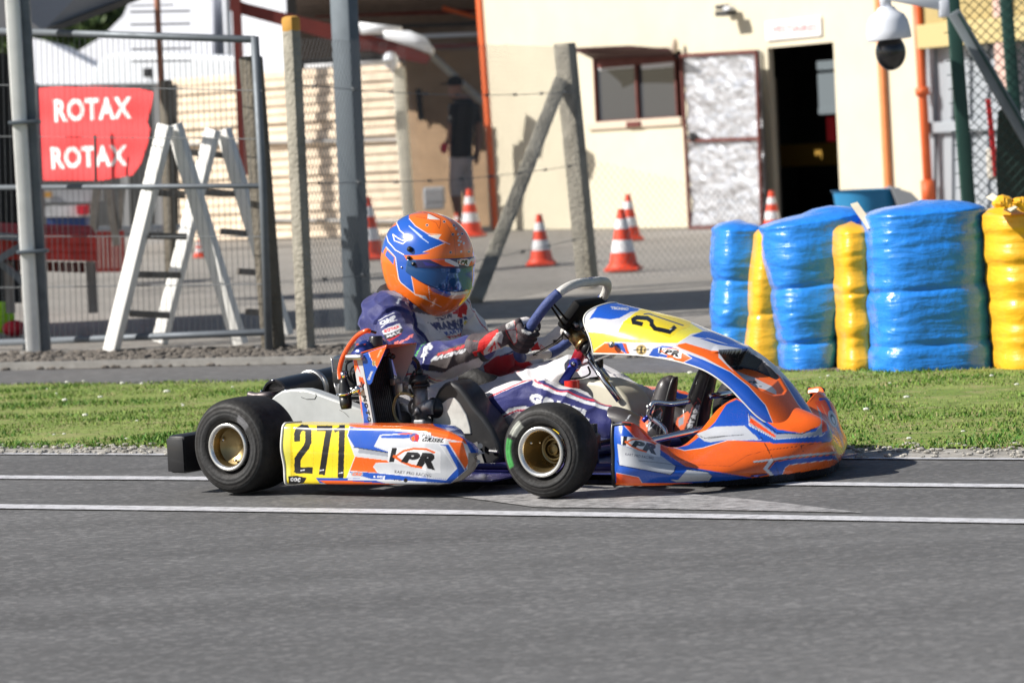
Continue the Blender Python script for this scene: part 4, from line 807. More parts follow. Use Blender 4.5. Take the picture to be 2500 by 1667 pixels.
# ---- side pod livery (crop coordinates of the survey picture)
C1 = crop(380, 860, 2.6133)
cvp = Canvas(660, 1000, 1200, 1210, (.60, .62, .66), 2)
pp = lambda pts, c: cvp.poly(C1(pts), c)
pl = lambda pts, w_, c: cvp.line(C1(pts), w_/2.6133, c)
pp([(1180, 440), (1800, 440), (1960, 500), (2010, 600), (1960, 575), (1700, 545), (1235, 470)], OR); pl([(1240, 480), (1620, 505), (1800, 545), (1960, 575)], 8, WH)
pp([(1232, 474), (1500, 495), (1640, 512), (1432, 524), (1392, 600), (1500, 640), (1272, 606), (1222, 530)], BL); pp([(1432, 532), (1640, 520), (1800, 548), (1810, 556), (1620, 548), (1440, 545)], BL)
pp([(1300, 610), (1500, 645), (1510, 668), (1290, 640)], GY); pl([(1262, 604), (1500, 642), (1480, 660)], 5, BK)
pp([(1268, 664), (1490, 688), (1490, 702), (1405, 704), (1388, 728), (1420, 768), (1222, 752)], OR); pl([(1268, 662), (1490, 688), (1490, 704), (1405, 706)], 4, WH)
pp([(1222, 760), (1480, 772), (1860, 806), (1925, 740), (1850, 598), (1800, 585), (1900, 590), (1985, 745), (1880, 835), (1225, 800), (1000, 795), (1030, 830), (1500, 845)], BL)
pl([(1390, 728), (1420, 768), (1500, 775), (1852, 812), (1915, 742), (1812, 588)], 6, WH); pl([(1230, 808), (1500, 815), (1840, 838)], 9, WH); pp([(1040, 815), (1230, 818), (1600, 845), (1100, 845)], OR)
pp([(1866, 570), (1965, 572), (1998, 700), (1975, 742)], OR); pl([(1860, 566), (1973, 748)], 6, WH); pl([(1962, 572), (1997, 690)], 4, WH)
pp([(1760, 440), (1900, 470), (2000, 525), (2060, 600), (2055, 660), (2010, 640), (1975, 560), (1890, 505), (1780, 470)], BL)
pp([(1996, 640), (2060, 640), (2040, 760), (1900, 860), (1700, 860), (1880, 838), (1990, 745)], (.30, .27, .24))
pp([(800, 440), (1236, 440), (1236, 470), (1222, 530), (1270, 665), (1216, 802), (1020, 798), (1060, 850), (800, 850)], YE); pp([(800, 440), (860, 440), (858, 800), (800, 850)], (.80, .74, .10)); pl([(1240, 470), (1224, 530), (1272, 665), (1220, 800)], 4, WH)
for x in (866, 1003, 1125, 1218): pl([(x+(12 if x < 1200 else 0), 460), (x, 800)], 1.6, (.55, .42, .02))
nw = 40
pl([(903, 556), (903, 520), (912, 492), (935, 480), (960, 482), (974, 500), (974, 570), (962, 602), (925, 650), (906, 680), (904, 752), (990, 752)], nw, BK)
pl([(1038, 484), (1118, 484)], nw*.9, BK); pl([(1108, 480), (1088, 600), (1062, 768)], nw, BK); pl([(1145, 498), (1200, 474)], 24, BK); pl([(1190, 474), (1180, 788)], nw*.95, BK)
for x, y in ((938, 753), (1060, 753), (1182, 770)): pl([(x-12, y), (x+12, y-4)], 6, WH)
pp([(845, 790), (900, 785), (965, 800), (945, 832), (850, 845)], BK); cvp.text('coc', C1([(862, 798), (925, 800), (920, 826), (858, 820)]), WH, .03)
cvp.kpr(C1([(1485, 608), (1812, 618), (1806, 775), (1490, 735)])); cvp.text('KART PRO RACING', C1([(1526, 750), (1760, 775), (1758, 795), (1524, 770)]), (.08, .08, .1), .02)
pp([(1620, 530), (1650, 508), (1695, 520), (1690, 560), (1660, 580), (1622, 575)], WH); cvp.ell(C1([(1652, 542)])[0], 12, 11, (.1, .1, .3)); pp([(1655, 520), (1680, 525), (1675, 570), (1655, 565)], RD); pp([(1628, 545), (1650, 530), (1655, 560), (1640, 568)], OR)
pp([(1690, 508), (1755, 512), (1760, 545), (1850, 548), (1845, 585), (1690, 578)], WH); cvp.text('Paul', C1([(1706, 512), (1762, 520), (1756, 548), (1700, 540)]), BK, .01); cvp.text('GRISEL', C1([(1702, 542), (1846, 548), (1840, 576), (1700, 568)]), BK, .06, .1)
cvp.ell(C1([(1285, 775)])[0], 15, 6, GY); cvp.text('CRG', C1([(1258, 766), (1315, 766), (1312, 786), (1255, 786)]), OR, .05, .1); cvp.text('a omg', C1([(1390, 785), (1465, 788), (1462, 808), (1388, 803)]), WH, .05); cvp.text('ROTAX', C1([(1520, 806), (1570, 808), (1568, 820), (1520, 817)]), BK, .04); cvp.ell(C1([(1595, 815)])[0], 5, 5, BK); 
# ---- side pods
def pod(sgn):
    # outline of the outer face, top and bottom edges
    top = KLs([(696, 1036, .655), (760, 1040, .66), (858, 1040, .665), (973, 1042, .667), (1040, 1047, .665), (1090, 1056, .655), (1125, 1069, .64), (1150, 1088, .62), (1162, 1108, .605)])
    bot = KLs([(704, 1181, .645), (763, 1183, .655), (860, 1184, .66), (954, 1184, .66), (1040, 1184, .655), (1088, 1182, .64), (1118, 1174, .63), (1146, 1152, .615), (1161, 1126, .605)])
    n = 380; T_ = resample(top, n); B_ = resample(bot, n); Bc, _ = catmull(resample(bot, 14), 18); 
    rows = 250; P = np.zeros((n, rows, 3))
    for i in range(n):
        u = i/(n-1); t, b = T_[i], B_[i]; h_ = t[2]-b[2]; dep = .16*min(1, (1-u)/.12)**.5 if u > .88 else .16; sx_ = dep*.66*min(1, max(0, (u-.72)/.2))
        cp = [(b[0]-sx_, b[1]-dep, b[2]+.012), (b[0]-sx_*.35, b[1]-dep*.35, b[2]-.001), (b[0], b[1]-.022, b[2]), (b[0], b[1]-.004, b[2]+.006*min(1, h_/.05)), (b[0]*.7+t[0]*.3, b[1]+.003*u, b[2]+h_*.3), ((b[0]+t[0])/2, (t[1]+b[1])/2+.006, b[2]+h_*.6), (t[0], t[1]-.002, t[2]-h_*.13), (t[0], t[1]-.012, t[2]-.002), (t[0]-sx_*.25, t[1]-.04, t[2]+.001), (t[0]-sx_, t[1]-dep, t[2]-.006)]
        q, _ = catmull(cp, 12); P[i] = resample(q, rows)
        if u < .04: P[i, :, 1] += .006*math.cos(u/.04*1.57); P[i, :, 0] -= .008*(1-u/.04)
    if sgn < 0: P[..., 1] *= -1
    B = MB(); B.grid(P); o = kb(B, 'side_pod', M_pt); paint_kart(o, cvp); solid(o, .004)
    B = MB(); q = P[0]; B.tube(q[20:-36], .0045, 6); kb(B, 'trim_edge', mat('white_plastic', (.75, .74, .70), .4, var=.2, vscale=30), o)
    B = MB(); pts = [q.mean(0) for q in (P[2],)]
    return o
pod(1); pod(-1)
# ---- nose
C6 = crop(1400, 700, 3.136)
cvn = Canvas(1470, 880, 2120, 1200, OR, 2)
np_ = lambda pts, c: cvn.poly(C6(pts), c)
nl = lambda pts, w_, c: cvn.line(C6(pts), w_/3.136, c)
np_([(290, 1020), (375, 1030), (480, 1150), (640, 1230), (760, 1310), (860, 1375), (1100, 1415), (1400, 1465), (1400, 1500), (290, 1500)], BL)
np_([(365, 1030), (460, 1030), (590, 1160), (660, 1195), (720, 1260), (640, 1240), (560, 1190), (470, 1160)], (.75, .06, .012)); nl([(367, 1040), (478, 1160), (400, 1185)], 3, WH)
np_([(335, 1200), (440, 1235), (640, 1270), (780, 1372), (768, 1412), (742, 1434), (352, 1362)], LG); nl([(335, 1330), (352, 1366), (742, 1438), (772, 1415), (786, 1372)], 5, BK); nl([(500, 1330), (700, 1350), (1100, 1425), (1400, 1475)], 3, BK)
np_([(328, 1425), (500, 1458), (525, 1500), (328, 1500)], (.80, .09, .012)); nl([(328, 1422), (500, 1456), (525, 1500)], 3, WH)
np_([(872, 1398), (1030, 1418), (1062, 1450), (1040, 1484), (790, 1495), (740, 1475), (800, 1478)], LG); nl([(872, 1398), (1030, 1418), (1062, 1450), (1040, 1484)], 5, BK); nl([(900, 1412), (1020, 1430), (1040, 1452), (1020, 1470)], 3, GY)
np_([(640, 1190), (760, 1238), (880, 1210), (960, 1150), (1080, 1040), (1170, 900), (1250, 860), (1350, 920), (1335, 1000), (1310, 1050), (1400, 1110), (1500, 1190), (1180, 1172), (980, 1235), (850, 1252), (720, 1225)], BL)
np_([(935, 1128), (1080, 1070), (1310, 1062), (1420, 1165), (1300, 1172), (1180, 1170), (1050, 1190), (1000, 1180)], LG); nl([(935, 1128), (1010, 1160), (1040, 1150), (1300, 1132), (1180, 1140), (1030, 1162)], 4, BK); nl([(990, 1232), (1180, 1174), (1440, 1170)], 4, WH); nl([(640, 1190), (850, 1252), (990, 1232)], 4, WH)
np_([(1300, 930), (1345, 930), (1560, 1090), (1750, 1120), (1900, 1060), (1880, 850), (1960, 850), (1990, 1120), (1970, 1185), (1530, 1200), (1480, 1180), (1310, 1060)], BL)
np_([(1350, 980), (1555, 1130), (1850, 1110), (1900, 1040), (1860, 900), (1900, 900), (1935, 1060), (1900, 1135), (1545, 1165), (1345, 1060)], GY); np_([(1352, 1000), (1370, 1010), (1550, 1140), (1545, 1155), (1350, 1040)], (.80, .08, .012)); nl([(1340, 970), (1345, 1060), (1545, 1166), (1900, 1140), (1925, 1120)], 4, WH); nl([(1360, 960), (1560, 1120), (1750, 1125), (1850, 1080)], 7, BK)
np_([(1880, 900), (1930, 930), (1945, 1100), (1905, 1115), (1900, 960)], (.72, .07, .012))
nl([(1480, 1250), (1700, 1222), (1950, 1185)], 3, BK)
nl([(1380, 1340), (1520, 1322), (1700, 1295), (2010, 1268)], 16, LG); nl([(1380, 1346), (1530, 1336), (1700, 1308), (2000, 1282)], 3, BK); nl([(1520, 1325), (1470, 1390), (1540, 1460)], 26, WH); nl([(1535, 1335), (1492, 1392), (1560, 1466)], 5, BK)
np_([(1545, 1340), (1700, 1315), (2010, 1286), (2020, 1325), (1980, 1318), (1650, 1362), (1620, 1385), (1590, 1470), (1555, 1470), (1498, 1395)], BL); nl([(1980, 1322), (1650, 1362), (1620, 1385), (1590, 1462)], 4, WH)
nl([(1330, 960), (1460, 1190), (1540, 1340), (1585, 1470)], 3.5, BK); nl([(900, 1360), (1200, 1372), (1330, 1290), (1480, 1250)], 2.5, (.35, .05, .01)); nl([(1680, 1200), (1740, 1210), (1760, 1260)], 3, BK)
np_([(1845, 880), (1925, 862), (1960, 920), (2010, 1040), (2060, 1220), (2050, 1240), (1960, 1060)], (.80, .09, .012)); np_([(1930, 862), (1962, 900), (2000, 980), (2060, 1150), (2075, 1260), (2040, 1160), (1990, 1000)], BL); cvn.ell(C6([(1985, 1010)])[0], 9, 22, LG, -.35); cvn.ell(C6([(1988, 1015)])[0], 5, 14, BK, -.35); cvn.ell(C6([(1990, 1020)])[0], 3, 9, WH, -.35)
nl([(2005, 1290), (2028, 1330), (2012, 1410)], 7, (.45, .42, .38)); nl([(1900, 900), (1990, 1100), (2045, 1260)], 5, (.78, .3, .15))
cvn.kpr(C6([(362, 1138), (660, 1192), (655, 1306), (380, 1240)])); cvn.text('KART PRO RACING', C6([(398, 1270), (615, 1300), (612, 1322), (396, 1288)]), (.08, .08, .12), .02)
def nose():
    # columns run round the nose: near tip -> front -> far tip; each column: (lower inner) bottom, belly, shoulder, ridge, inner edge
    cols = [
        [KL(1499, 1178, .54), KL(1497, 1150, .562), KL(1497, 1110, .565), KL(1495, 1070, .565), KL(1497, 1034, .55)],
        [KL(1522, 1179, .545), KL(1520, 1150, .57), KL(1520, 1110, .57), KL(1522, 1070, .57), KL(1527, 1031, .55)],
        [KL(1556, 1180, .53), KL(1555, 1153, .556), KL(1554, 1115, .555), KL(1555, 1078, .545), KL(1557, 1040, .525)],
        [KL(1610, 1180, .49), KL(1610, 1156, .515), KL(1609, 1132, .50), KL(1606, 1107, .47), KL(1603, 1080, .44)],
        [KL(1692, 1180, .42), KL(1693, 1157, .44), KL(1690, 1134, .415), KL(1678, 1110, .37), KL(1660, 1090, .33)],
        [KL(1778, 1179, .34), KL(1781, 1154, .355), KL(1777, 1122, .32), KL(1752, 1080, .26), KL(1712, 1050, .21)],
        [KL(1860, 1174, .245), KL(1864, 1148, .25), KL(1862, 1105, .22), KL(1820, 1050, .17), KL(1757, 1000, .13)],
        [KL(1948, 1165, .13), KL(1954, 1138, .13), KL(1952, 1089, .115), KL(1922, 1034, .09), KL(1800, 975, .06)],
    ]
    cols.append([KL(2020, 1152, 0), KL(2024, 1120, 0), KL(2026, 1074, 0), KL(2000, 1020, 0), KL(1850, 962, 0)])
    half = [np.array(c, float) for c in cols]
    far_h = [np.array(c)*[1, -1, 1] for c in cols[:-1]]
    for i_, dz in ((3, .045), (4, .035), (5, .02)): far_h[i_][3] += [.03, -.01, dz]; far_h[i_][4] += [.02, 0, dz*1.3]; far_h[i_][2] += [.015, 0, dz*.4]
    for i_ in (5, 6, 7): far_h[i_][:4] -= np.array([.020, 0, 0])
    full = half+far_h[::-1]
    return half, full
half, full = nose()
full = np.array(full); nC = full.shape[0]
C_ = np.stack([catmull(full[:, k], 40)[0] for k in range(5)], 1)
P = []
for c in C_:
    b = c[0]; ctr = np.array([1.3, 0, 0]); inn = (ctr-b)*[1, 1, 0]; inn /= np.linalg.norm(inn)
    cp = [b+inn*.05+[0, 0, .004], b+inn*.008+[0, 0, -.006], b, c[1], c[2], c[3], c[4], c[4]+inn*.012+[0, 0, -.014]]
    q, _ = catmull(cp, 12); P.append(resample(q, 190))
P = np.array(P)
nB = MB(); nB.grid(P); nose_o = kb(nB, 'nose_fairing', M_pt)
V = kverts(nose_o); px = projk(V); Vm = V.copy(); Vm[:, 1] = np.abs(V[:, 1]); pm = projk(Vm); far = (V[:, 1] < -.36); px[(V[:, 1] < 0) & ~far] = px[(V[:, 1] < 0) & ~far]
col = cvn.sample(px); low = V[:, 2] < .026; col[low] = BK; paint(nose_o, col); solid(nose_o, .004)
B = MB(); tip = P[0]; B.tube(tip[18:-14], .006, 8); B.tube([q[-20] for q in P[0:60]], .0045, 8); kb(B, 'rubber_edge', M_blk, nose_o); B = MB(); B.tube(P[-1][18:-14], .006, 8); B.tube([q[-20] for q in P[-60:]], .0045, 8); kb(B, 'rubber_edge', M_blk, nose_o)
# front bumper bars behind the nose
B = MB(); B.tube([KL(1560, 1082, .40), KL(1620, 1068, .32), KL(1735, 1043, .16)], .010, 10, sub=6); kb(B, 'bumper_bar', M_chr)
# ---- front number panel
cvq = Canvas(1410, 720, 2010, 1070, (.56, .56, .60), 2)
qp = lambda pts, c: cvq.poly(C6(pts), c)
ql = lambda pts, w_, c: cvq.line(C6(pts), w_/3.136, c)
qp([(60, 200), (1320, 200), (1320, 600), (60, 600)], (.56, .56, .60))
qp([(120, 250), (220, 100), (500, 100), (500, 185), (440, 190), (350, 240), (280, 250), (160, 236)], BL); cvq.text('TECHNO', C6([(285, 150), (425, 160), (420, 182), (290, 172)]), LG, .07)
qp([(80, 340), (200, 355), (330, 365), (380, 270), (480, 190), (560, 150), (700, 150), (1000, 345), (905, 360), (800, 430), (620, 430), (320, 420), (130, 520), (60, 480)], (.84, .74, .06)); ql([(90, 345), (240, 352), (340, 362), (345, 330), (380, 270), (470, 195), (520, 178)], 4, WH); ql([(800, 432), (905, 362), (1000, 345)], 5, WH)
qp([(380, 270), (480, 195), (560, 150), (700, 150), (905, 260), (885, 310), (820, 330), (735, 388), (600, 330)], YE); ql([(380, 270), (600, 325), (735, 390), (820, 328), (900, 305)], 1.5, (.5, .42, .02))
ql([(522, 285), (462, 272), (458, 250), (485, 235), (565, 240), (598, 262), (600, 290), (625, 320), (738, 345), (775, 310)], 33, BK); ql([(540, 210), (575, 206), (600, 212)], 10, (.06, .06, .12)); ql([(575, 206), (842, 296)], 9, (.06, .06, .12)); ql([(738, 328), (752, 320)], 6, WH)
qp([(905, 375), (990, 340), (1060, 345), (1200, 400), (1340, 480), (1320, 500), (1100, 440)], BL); ql([(930, 385), (1050, 405), (1180, 440), (1020, 390)], 3, WH)
qp([(800, 434), (905, 380), (1100, 440), (1310, 495), (1110, 500), (1060, 495)], (.60, .61, .66)); qp([(780, 445), (860, 430), (1110, 505), (1110, 540), (1220, 645), (1600, 1000), (1545, 1060), (1480, 920), (1340, 760), (1200, 650), (1000, 540), (820, 470)], OR)
qp([(1220, 640), (1110, 500), (1320, 490), (1550, 660), (1700, 780), (1840, 1010), (1840, 1120), (1540, 1100), (1480, 910), (1300, 760)], OR)
qp([(800, 560), (905, 546), (860, 505), (1000, 560), (1200, 650), (1340, 760), (1470, 905), (1535, 1060), (1400, 1000), (1200, 790), (1000, 650)], BL); ql([(860, 505), (1000, 558), (1200, 650), (1340, 760), (1470, 905), (1535, 1060)], 4, WH)
qp([(640, 460), (770, 470), (905, 546), (825, 588), (740, 560), (700, 540)], OR); ql([(770, 470), (908, 546), (826, 588)], 4, WH)
qp([(575, 530), (610, 475), (680, 452), (760, 462), (700, 560)], BL); qp([(410, 430), (670, 440), (610, 470), (570, 532), (430, 520)], (.64, .65, .69)); qp([(240, 430), (375, 430), (410, 515), (300, 440)], BL); qp([(130, 520), (240, 432), (300, 435), (405, 520)], OR); qp([(375, 430), (400, 430), (430, 520), (412, 520)], (.8, .1, .02)); ql([(120, 510), (240, 428), (620, 432), (800, 445)], 5, WH)
cvq.ell(C6([(520, 482)])[0], 13, 12.5, (.48, .34, .12)); cvq.ell(C6([(520, 482)])[0], 10, 9.5, (.07, .05, .03)); cvq.text('11', C6([(498, 462), (545, 462), (540, 500), (496, 500)]), (.7, .52, .2), .09); ql([(462, 484), (580, 480)], 7, BK)
cvq.kpr(C6([(650, 465), (828, 478), (818, 552), (655, 525)])); ql([(645, 538), (765, 552)], 8, WH)
qp([(1125, 500), (1325, 495), (1560, 690), (1630, 790), (1540, 835), (1430, 800), (1300, 690), (1150, 560)], (.9, .15, .015)); qp([(1150, 540), (1280, 535), (1420, 640), (1560, 790), (1560, 818), (1490, 790), (1250, 620)], (.50, .50, .54)); cvq.kpr(C6([(1330, 660), (1440, 668), (1450, 715), (1345, 710)]), False); cvq.ell(C6([(1450, 738)])[0], 8, 5, (.55, .56, .6), .5); cvq.ell(C6([(1450, 738)])[0], 4, 2.5, (.2, .2, .22), .5)
qp([(1600, 690), (1700, 760), (1850, 960), (1840, 1030), (1720, 900), (1640, 770)], BL); ql([(1560, 640), (1640, 770), (1720, 900), (1830, 1030)], 5, WH)
def panel():
    st = [((1448, 863, .135), (1513, 741)), ((1496, 864, .145), (1553, 751)), ((1543, 866, .15), (1604, 764)), ((1591, 871, .15), (1655, 777)), ((1639, 879, .15), (1712, 801)), ((1681, 890, .15), (1767, 824)), ((1719, 904, .148), (1821, 853)), ((1751, 923, .145), (1862, 884)), ((1783, 949, .14), (1897, 918)), ((1814, 981, .135), (1926, 950)), ((1846, 1014, .125), (1953, 985)), ((1878, 1036, .11), (1972, 1013)), ((1910, 1050, .09), (1982, 1034)), ((1940, 1054, .06), (1978, 1044))]
    E = np.array([KL(*e) for e, c in st]); 
    # crest lies on the far shoulder of the arch: lateral position -w*.45
    Cc = np.array([KL(c[0], c[1], -.30*e[2]) for e, c in st])
    wl_ = np.array([e[2] for e, c in st]); Es, t = catmull(E, 30); Cs, _ = catmull(Cc, 30); n = len(Es); rows = 230; P = np.zeros((n, rows, 3))
    for i in range(n):
        e, c = Es[i], Cs[i]; w_ = e[1]
        s0 = math.sin(math.acos(.30))**.75
        top = np.array([e[0]+(c[0]-e[0])/s0, 0, e[2]+(c[2]-e[2])/s0])
        for j in range(rows):
            th = math.pi*j/(rows-1); k = math.sin(th)**.75; 
            P[i, j] = (e[0]+(top[0]-e[0])*k, w_*math.copysign(abs(math.cos(th))**.85, math.cos(th)), e[2]+(top[2]-e[2])*k)
        # rear mouth bows backwards at mid height
        f = max(0, 1-i/56)
        for j in range(rows):
            th = math.pi*j/(rows-1); P[i, j, 0] -= .035*f*math.sin(2*min(th, math.pi-th))**2
    return P
P = panel()
# recessed air scoop
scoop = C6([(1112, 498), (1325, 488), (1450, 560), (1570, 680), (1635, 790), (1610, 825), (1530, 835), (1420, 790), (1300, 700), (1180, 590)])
pf = P.reshape(-1, 3); pxs = projk(pf); Np = P.shape
def dist_poly(p, poly):
    P_ = np.array(poly); A_ = P_; B_ = np.roll(P_, -1, 0); d = np.full(len(p), 1e9)
    for a_, b_ in zip(A_, B_):
        ab = b_-a_; t = np.clip(((p-a_)@ab)/(ab@ab), 0, 1); d = np.minimum(d, np.linalg.norm(p-(a_+t[:, None]*ab), axis=1))
    return d
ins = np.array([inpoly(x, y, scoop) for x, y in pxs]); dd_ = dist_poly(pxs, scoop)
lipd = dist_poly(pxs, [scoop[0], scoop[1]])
dx_ = np.gradient(P, axis=0); dy_ = np.gradient(P, axis=1); Nn = np.cross(dx_, dy_); Nn /= np.linalg.norm(Nn, axis=2)[..., None]+1e-9; Nn = Nn.reshape(-1, 3); Nn *= np.sign(Nn[:, 2:3]+.3*Nn[:, 0:1]+1e-9)
depth_ = np.where(ins, np.clip(dd_/4, 0, 1)*(.046*np.clip(1-lipd/105., 0, 1)**.9+.004), 0)
pf2 = pf-Nn*depth_[:, None]; lift = np.where(~ins & (pxs[:, 1] < 862), .006*np.clip(1-lipd/18, 0, 1), 0); pf2 = pf2+Nn*lift[:, None]
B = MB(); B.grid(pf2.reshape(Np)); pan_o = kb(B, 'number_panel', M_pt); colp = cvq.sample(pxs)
edr = dist_poly(pxs, [scoop[1], scoop[2]]); edr = np.minimum(edr, dist_poly(pxs, [scoop[2], scoop[3]])); dk = ins & ((lipd < 17) | (edr < 6)); colp[dk] = BK; paint(pan_o, colp); solid(pan_o, .0035)  # black duct mouth under the lip; right edge blackened as painted shade
B = MB(); B.tube(P[0], .0028, 6); B.tube([q[0] for q in P], .0024, 6); B.tube([q[-1] for q in P], .0024, 6); kb(B, 'white_edge', mat('white_plastic'), pan_o)
B = MB(); q = KL(1495, 841, .155); B.tube([q, q+[0, .008, 0]], .009, 14); B.tube([q+[0, .008, 0], q+[0, .010, 0]], .004, 8); kb(B, 'fastener', M_alu, pan_o)
# ---- rear bumper
B = MB(); bb = [KX(411, 1155, -.30)]
c0 = KL(411, 1155, .66); c1 = KL(455, 1158, .66); zt = KL(411, 1064, .66)[2]; xr = c0[0]; xf = c1[0]
B.box(((xr+xf)/2, 0, (.055+zt)/2+.002), (xf-xr, 1.32, zt-.055), bev=.012); B.box(((xr+xf)/2, .662, (.055+zt)/2), ((xf-xr)*.9, .006, (zt-.055)*.86), bev=.002); o = kb(B, 'rear_bumper', mat('bumper_black', (.016, .016, .018), .42, var=.3, vscale=30, coat=.25), smooth=40)
B = MB(); B.bar(((xf), .3, .11), (xf+.2, .28, .09), .03); B.bar((xf, -.3, .11), (xf+.2, -.28, .09), .03); kb(B, 'bumper_bracket', M_alu, smooth=40)
# ---- chassis, floor tray
B = MB()
for s in (1, -1):
    B.tube([(-.12, .30*s, .06), (.2, .32*s, .055), (.8, .33*s, .05), (1.02, .40*s, .06), (1.25, .22*s, .05), (1.5, .18*s, .05)], .015, 10, sub=5); B.tube([(.10, .33*s, .055), (.15, .55*s, .08), (.55, .57*s, .08), (.78, .35*s, .055)], .010, 10, sub=5)
    B.tube([(.12, .36*s, .10), (.16, .52*s, .16), (.5, .53*s, .16), (.68, .40*s, .10)], .009, 8, sub=4)
B.tube([(.1, -.31, .055), (.1, .31, .055)], .015, 10); B.tube([(.75, -.33, .05), (.75, .33, .05)], .015, 10); B.tube([(1.25, -.22, .05), (1.25, .22, .05)], .014, 10); kb(B, 'frame_tubes', mat('frame_purple', (.05, .04, .16), .35, .5, coat=.4))
B = MB(); B.box((1.02, 0, .032), (1.0, .58, .004)); B.box((.62, .42, .034), (.36, .2, .004)); kb(B, 'floor_tray', mat('tray_blue', (.03, .04, .18), .35, .4, var=.3, vscale=15), smooth=False)
B = MB()
for s in (1, -1):
    B = MB(); B.bar((1.045, .36*s, .13), (1.045, .54*s, .13), .045, .05, bev=.008); B.tube([(1.0, .1*s, .12), (1.0, .42*s, .115)], .006, 8); B.tube([(1.045, .37*s, .07), (1.045, .37*s, .18)], .014, 10); B.tube([(1.045, .44*s, .13), (1.045, .50*s, .13)], .045, 20); kb(B, 'steering_knuckle', M_blk)
# ---- chain guard
pg = [(652, 1000), (657, 979), (670, 965), (687, 954), (708, 950), (740, 950), (761, 955), (825, 978), (900, 1006), (900, 1060), (720, 1060), (660, 1040)]
lat_g = .40; Pg_ = [KL(x, y, lat_g) for x, y in pg]; B = MB(); B.prism(Pg_, (0, -.05, 0)); o = kb(B, 'chain_guard', mat('guard_grey', (.50, .52, .52), .35, var=.15, vscale=10, coat=.3), smooth=30)
bv = o.modifiers.new('b', 'BEVEL'); bv.width = .006; bv.segments = 2; bv.limit_method = 'ANGLE'
B = MB(); B.tube([KL(x, y, lat_g+.001) for x, y in [(735, 969), (748, 974), (768, 974), (772, 966), (770, 961)]], .0008, 4); B.tube([KL(x, y, lat_g+.001) for x, y in [(828, 1000), (840, 1006), (852, 1018)]], .0006, 4); kb(B, 'scratch', M_blk, o)
# ---- exhaust
def exhaust():
    c = KL(671, 968, .27); r = .052; x, z = c[0], c[2]; L0, L1 = .27, -.26
    B = MB(); B.lathe([(.0, -.012), (r-.010, -.012), (r-.009, -.001), (r-.004, .0), (r, -.004), (r, -(L0-L1)*.5), (r, -(L0-L1)*.86), (.0, -(L0-L1)*.9)], (x, L0, z), (0, 1, -.05), 48); o = kb(B, 'exhaust', M_bs, smooth=40)
    B = MB(); B.lathe([(r+.001, -.175), (r+.006, -.176), (r+.006, -.195), (r+.001, -.196)], (x, L0, z), (0, 1, -.05), 40); kb(B, 'band_clamp', M_alu, o)
    B = MB(); B.tube([(x+.0, L0-.02, z+.006), (x+.002, L0+.022, z+.006), KL(645, 966, L0+.035), KL(625, 967, L0+.035), KL(609, 963, L0+.03)], [.011, .012, .012, .0115, .011], 14, sub=6); kb(B, 'tailpipe', mat('burnt_steel', (.16, .14, .14), .45, .8, var=.3, vscale=30), o)
    B = MB()
    for a in (.4, 1.6, 2.8, 4.0, 5.4): q = np.array([x+math.cos(a)*(r-.002), L0+.002, z+math.sin(a)*(r-.002)]); B.tube([q-[0, .004, 0], q+[0, .006, 0]], .0035, 8)
    kb(B, 'bolt', M_chr, o)
    B = MB(); B.tube([(x, L1+.03, z+.025), (x+.02, L1-.08, z+.0), (x+.12, L1-.12, z-.03), (x+.26, L1-.06, z-.05), (x+.34, .0, z-.06)], [.04, .045, .05, .035, .024], 16, sub=6); kb(B, 'expansion_pipe', M_bs, o)
exhaust()
# ---- radiator
cvr = Canvas(840, 800, 1030, 1045, (.52, .53, .56), 3); C2 = crop(820, 800, 6.533)
rp_ = lambda pts, c: cvr.poly(C2(pts), c)
rp_([(265, 470), (330, 480), (350, 600), (310, 720)], OR); rp_([(330, 520), (400, 740), (345, 640)], (.5, .03, .08)); cvr.kpr(C2([(360, 780), (470, 900), (440, 1000), (370, 880)])); rp_([(360, 780), (430, 790), (470, 900), (400, 900)], (.8, .1, .02)); cvr.text('PR', C2([(395, 850), (470, 900), (450, 1000), (385, 960)]), BK, .06)
rp_([(330, 980), (400, 1010), (400, 1060), (290, 1070)], OR); rp_([(390, 1050), (415, 1180), (430, 1520), (420, 1520), (380, 1100)], (.75, .2, .12)); rp_([(405, 1180), (480, 1200), (540, 1520), (450, 1520)], BL)
def letters_down(word, pts, hgt, col):
    n = len(word)
    for i, chh in enumerate(word):
        x, y = pts[0][0]+(pts[1][0]-pts[0][0])*i/(n), pts[0][1]+(pts[1][1]-pts[0][1])*i/n; dy = (pts[1][1]-pts[0][1])/n*.85; dx = (pts[1][0]-pts[0][0])/n*.85
        cvr.text(chh, C2([(x+hgt, y-4), (x+hgt+dx, y+dy-4), (x+dx, y+dy), (x, y)]), col, .09)
letters_down('MOTO', ((420, 1085), (515, 1525)), 62, BK)
latR = .47; a0 = KL(861, 869, latR); a1 = KL(887, 1036, latR); b0 = KL(881, 863, latR); b1 = KL(912, 1036, latR)
B = MB(); n = 60
Pq = np.zeros((70, 30, 3))
for i in range(70):
    for j in range(30): v = i/69; u = j/29; Pq[i, j] = (a0*(1-u)+b0*u)*(1-v)+(a1*(1-u)+b1*u)*v
B.grid(Pq); rad = kb(B, 'radiator', M_pt); V = kverts(rad); paint(rad, cvr.sample(projk(V)));
B = MB(); w_ = .125
Cq = [a0, b0, b0+[0, -w_, 0], a0+[0, -w_, 0]]; Dq = [a1, b1, b1+[0, -w_, 0], a1+[0, -w_, 0]]
Cq = [p+[0, -.002, 0] if k < 2 else p for k, p in enumerate(Cq)]; Dq = [p+[0, -.002, 0] if k < 2 else p for k, p in enumerate(Dq)]
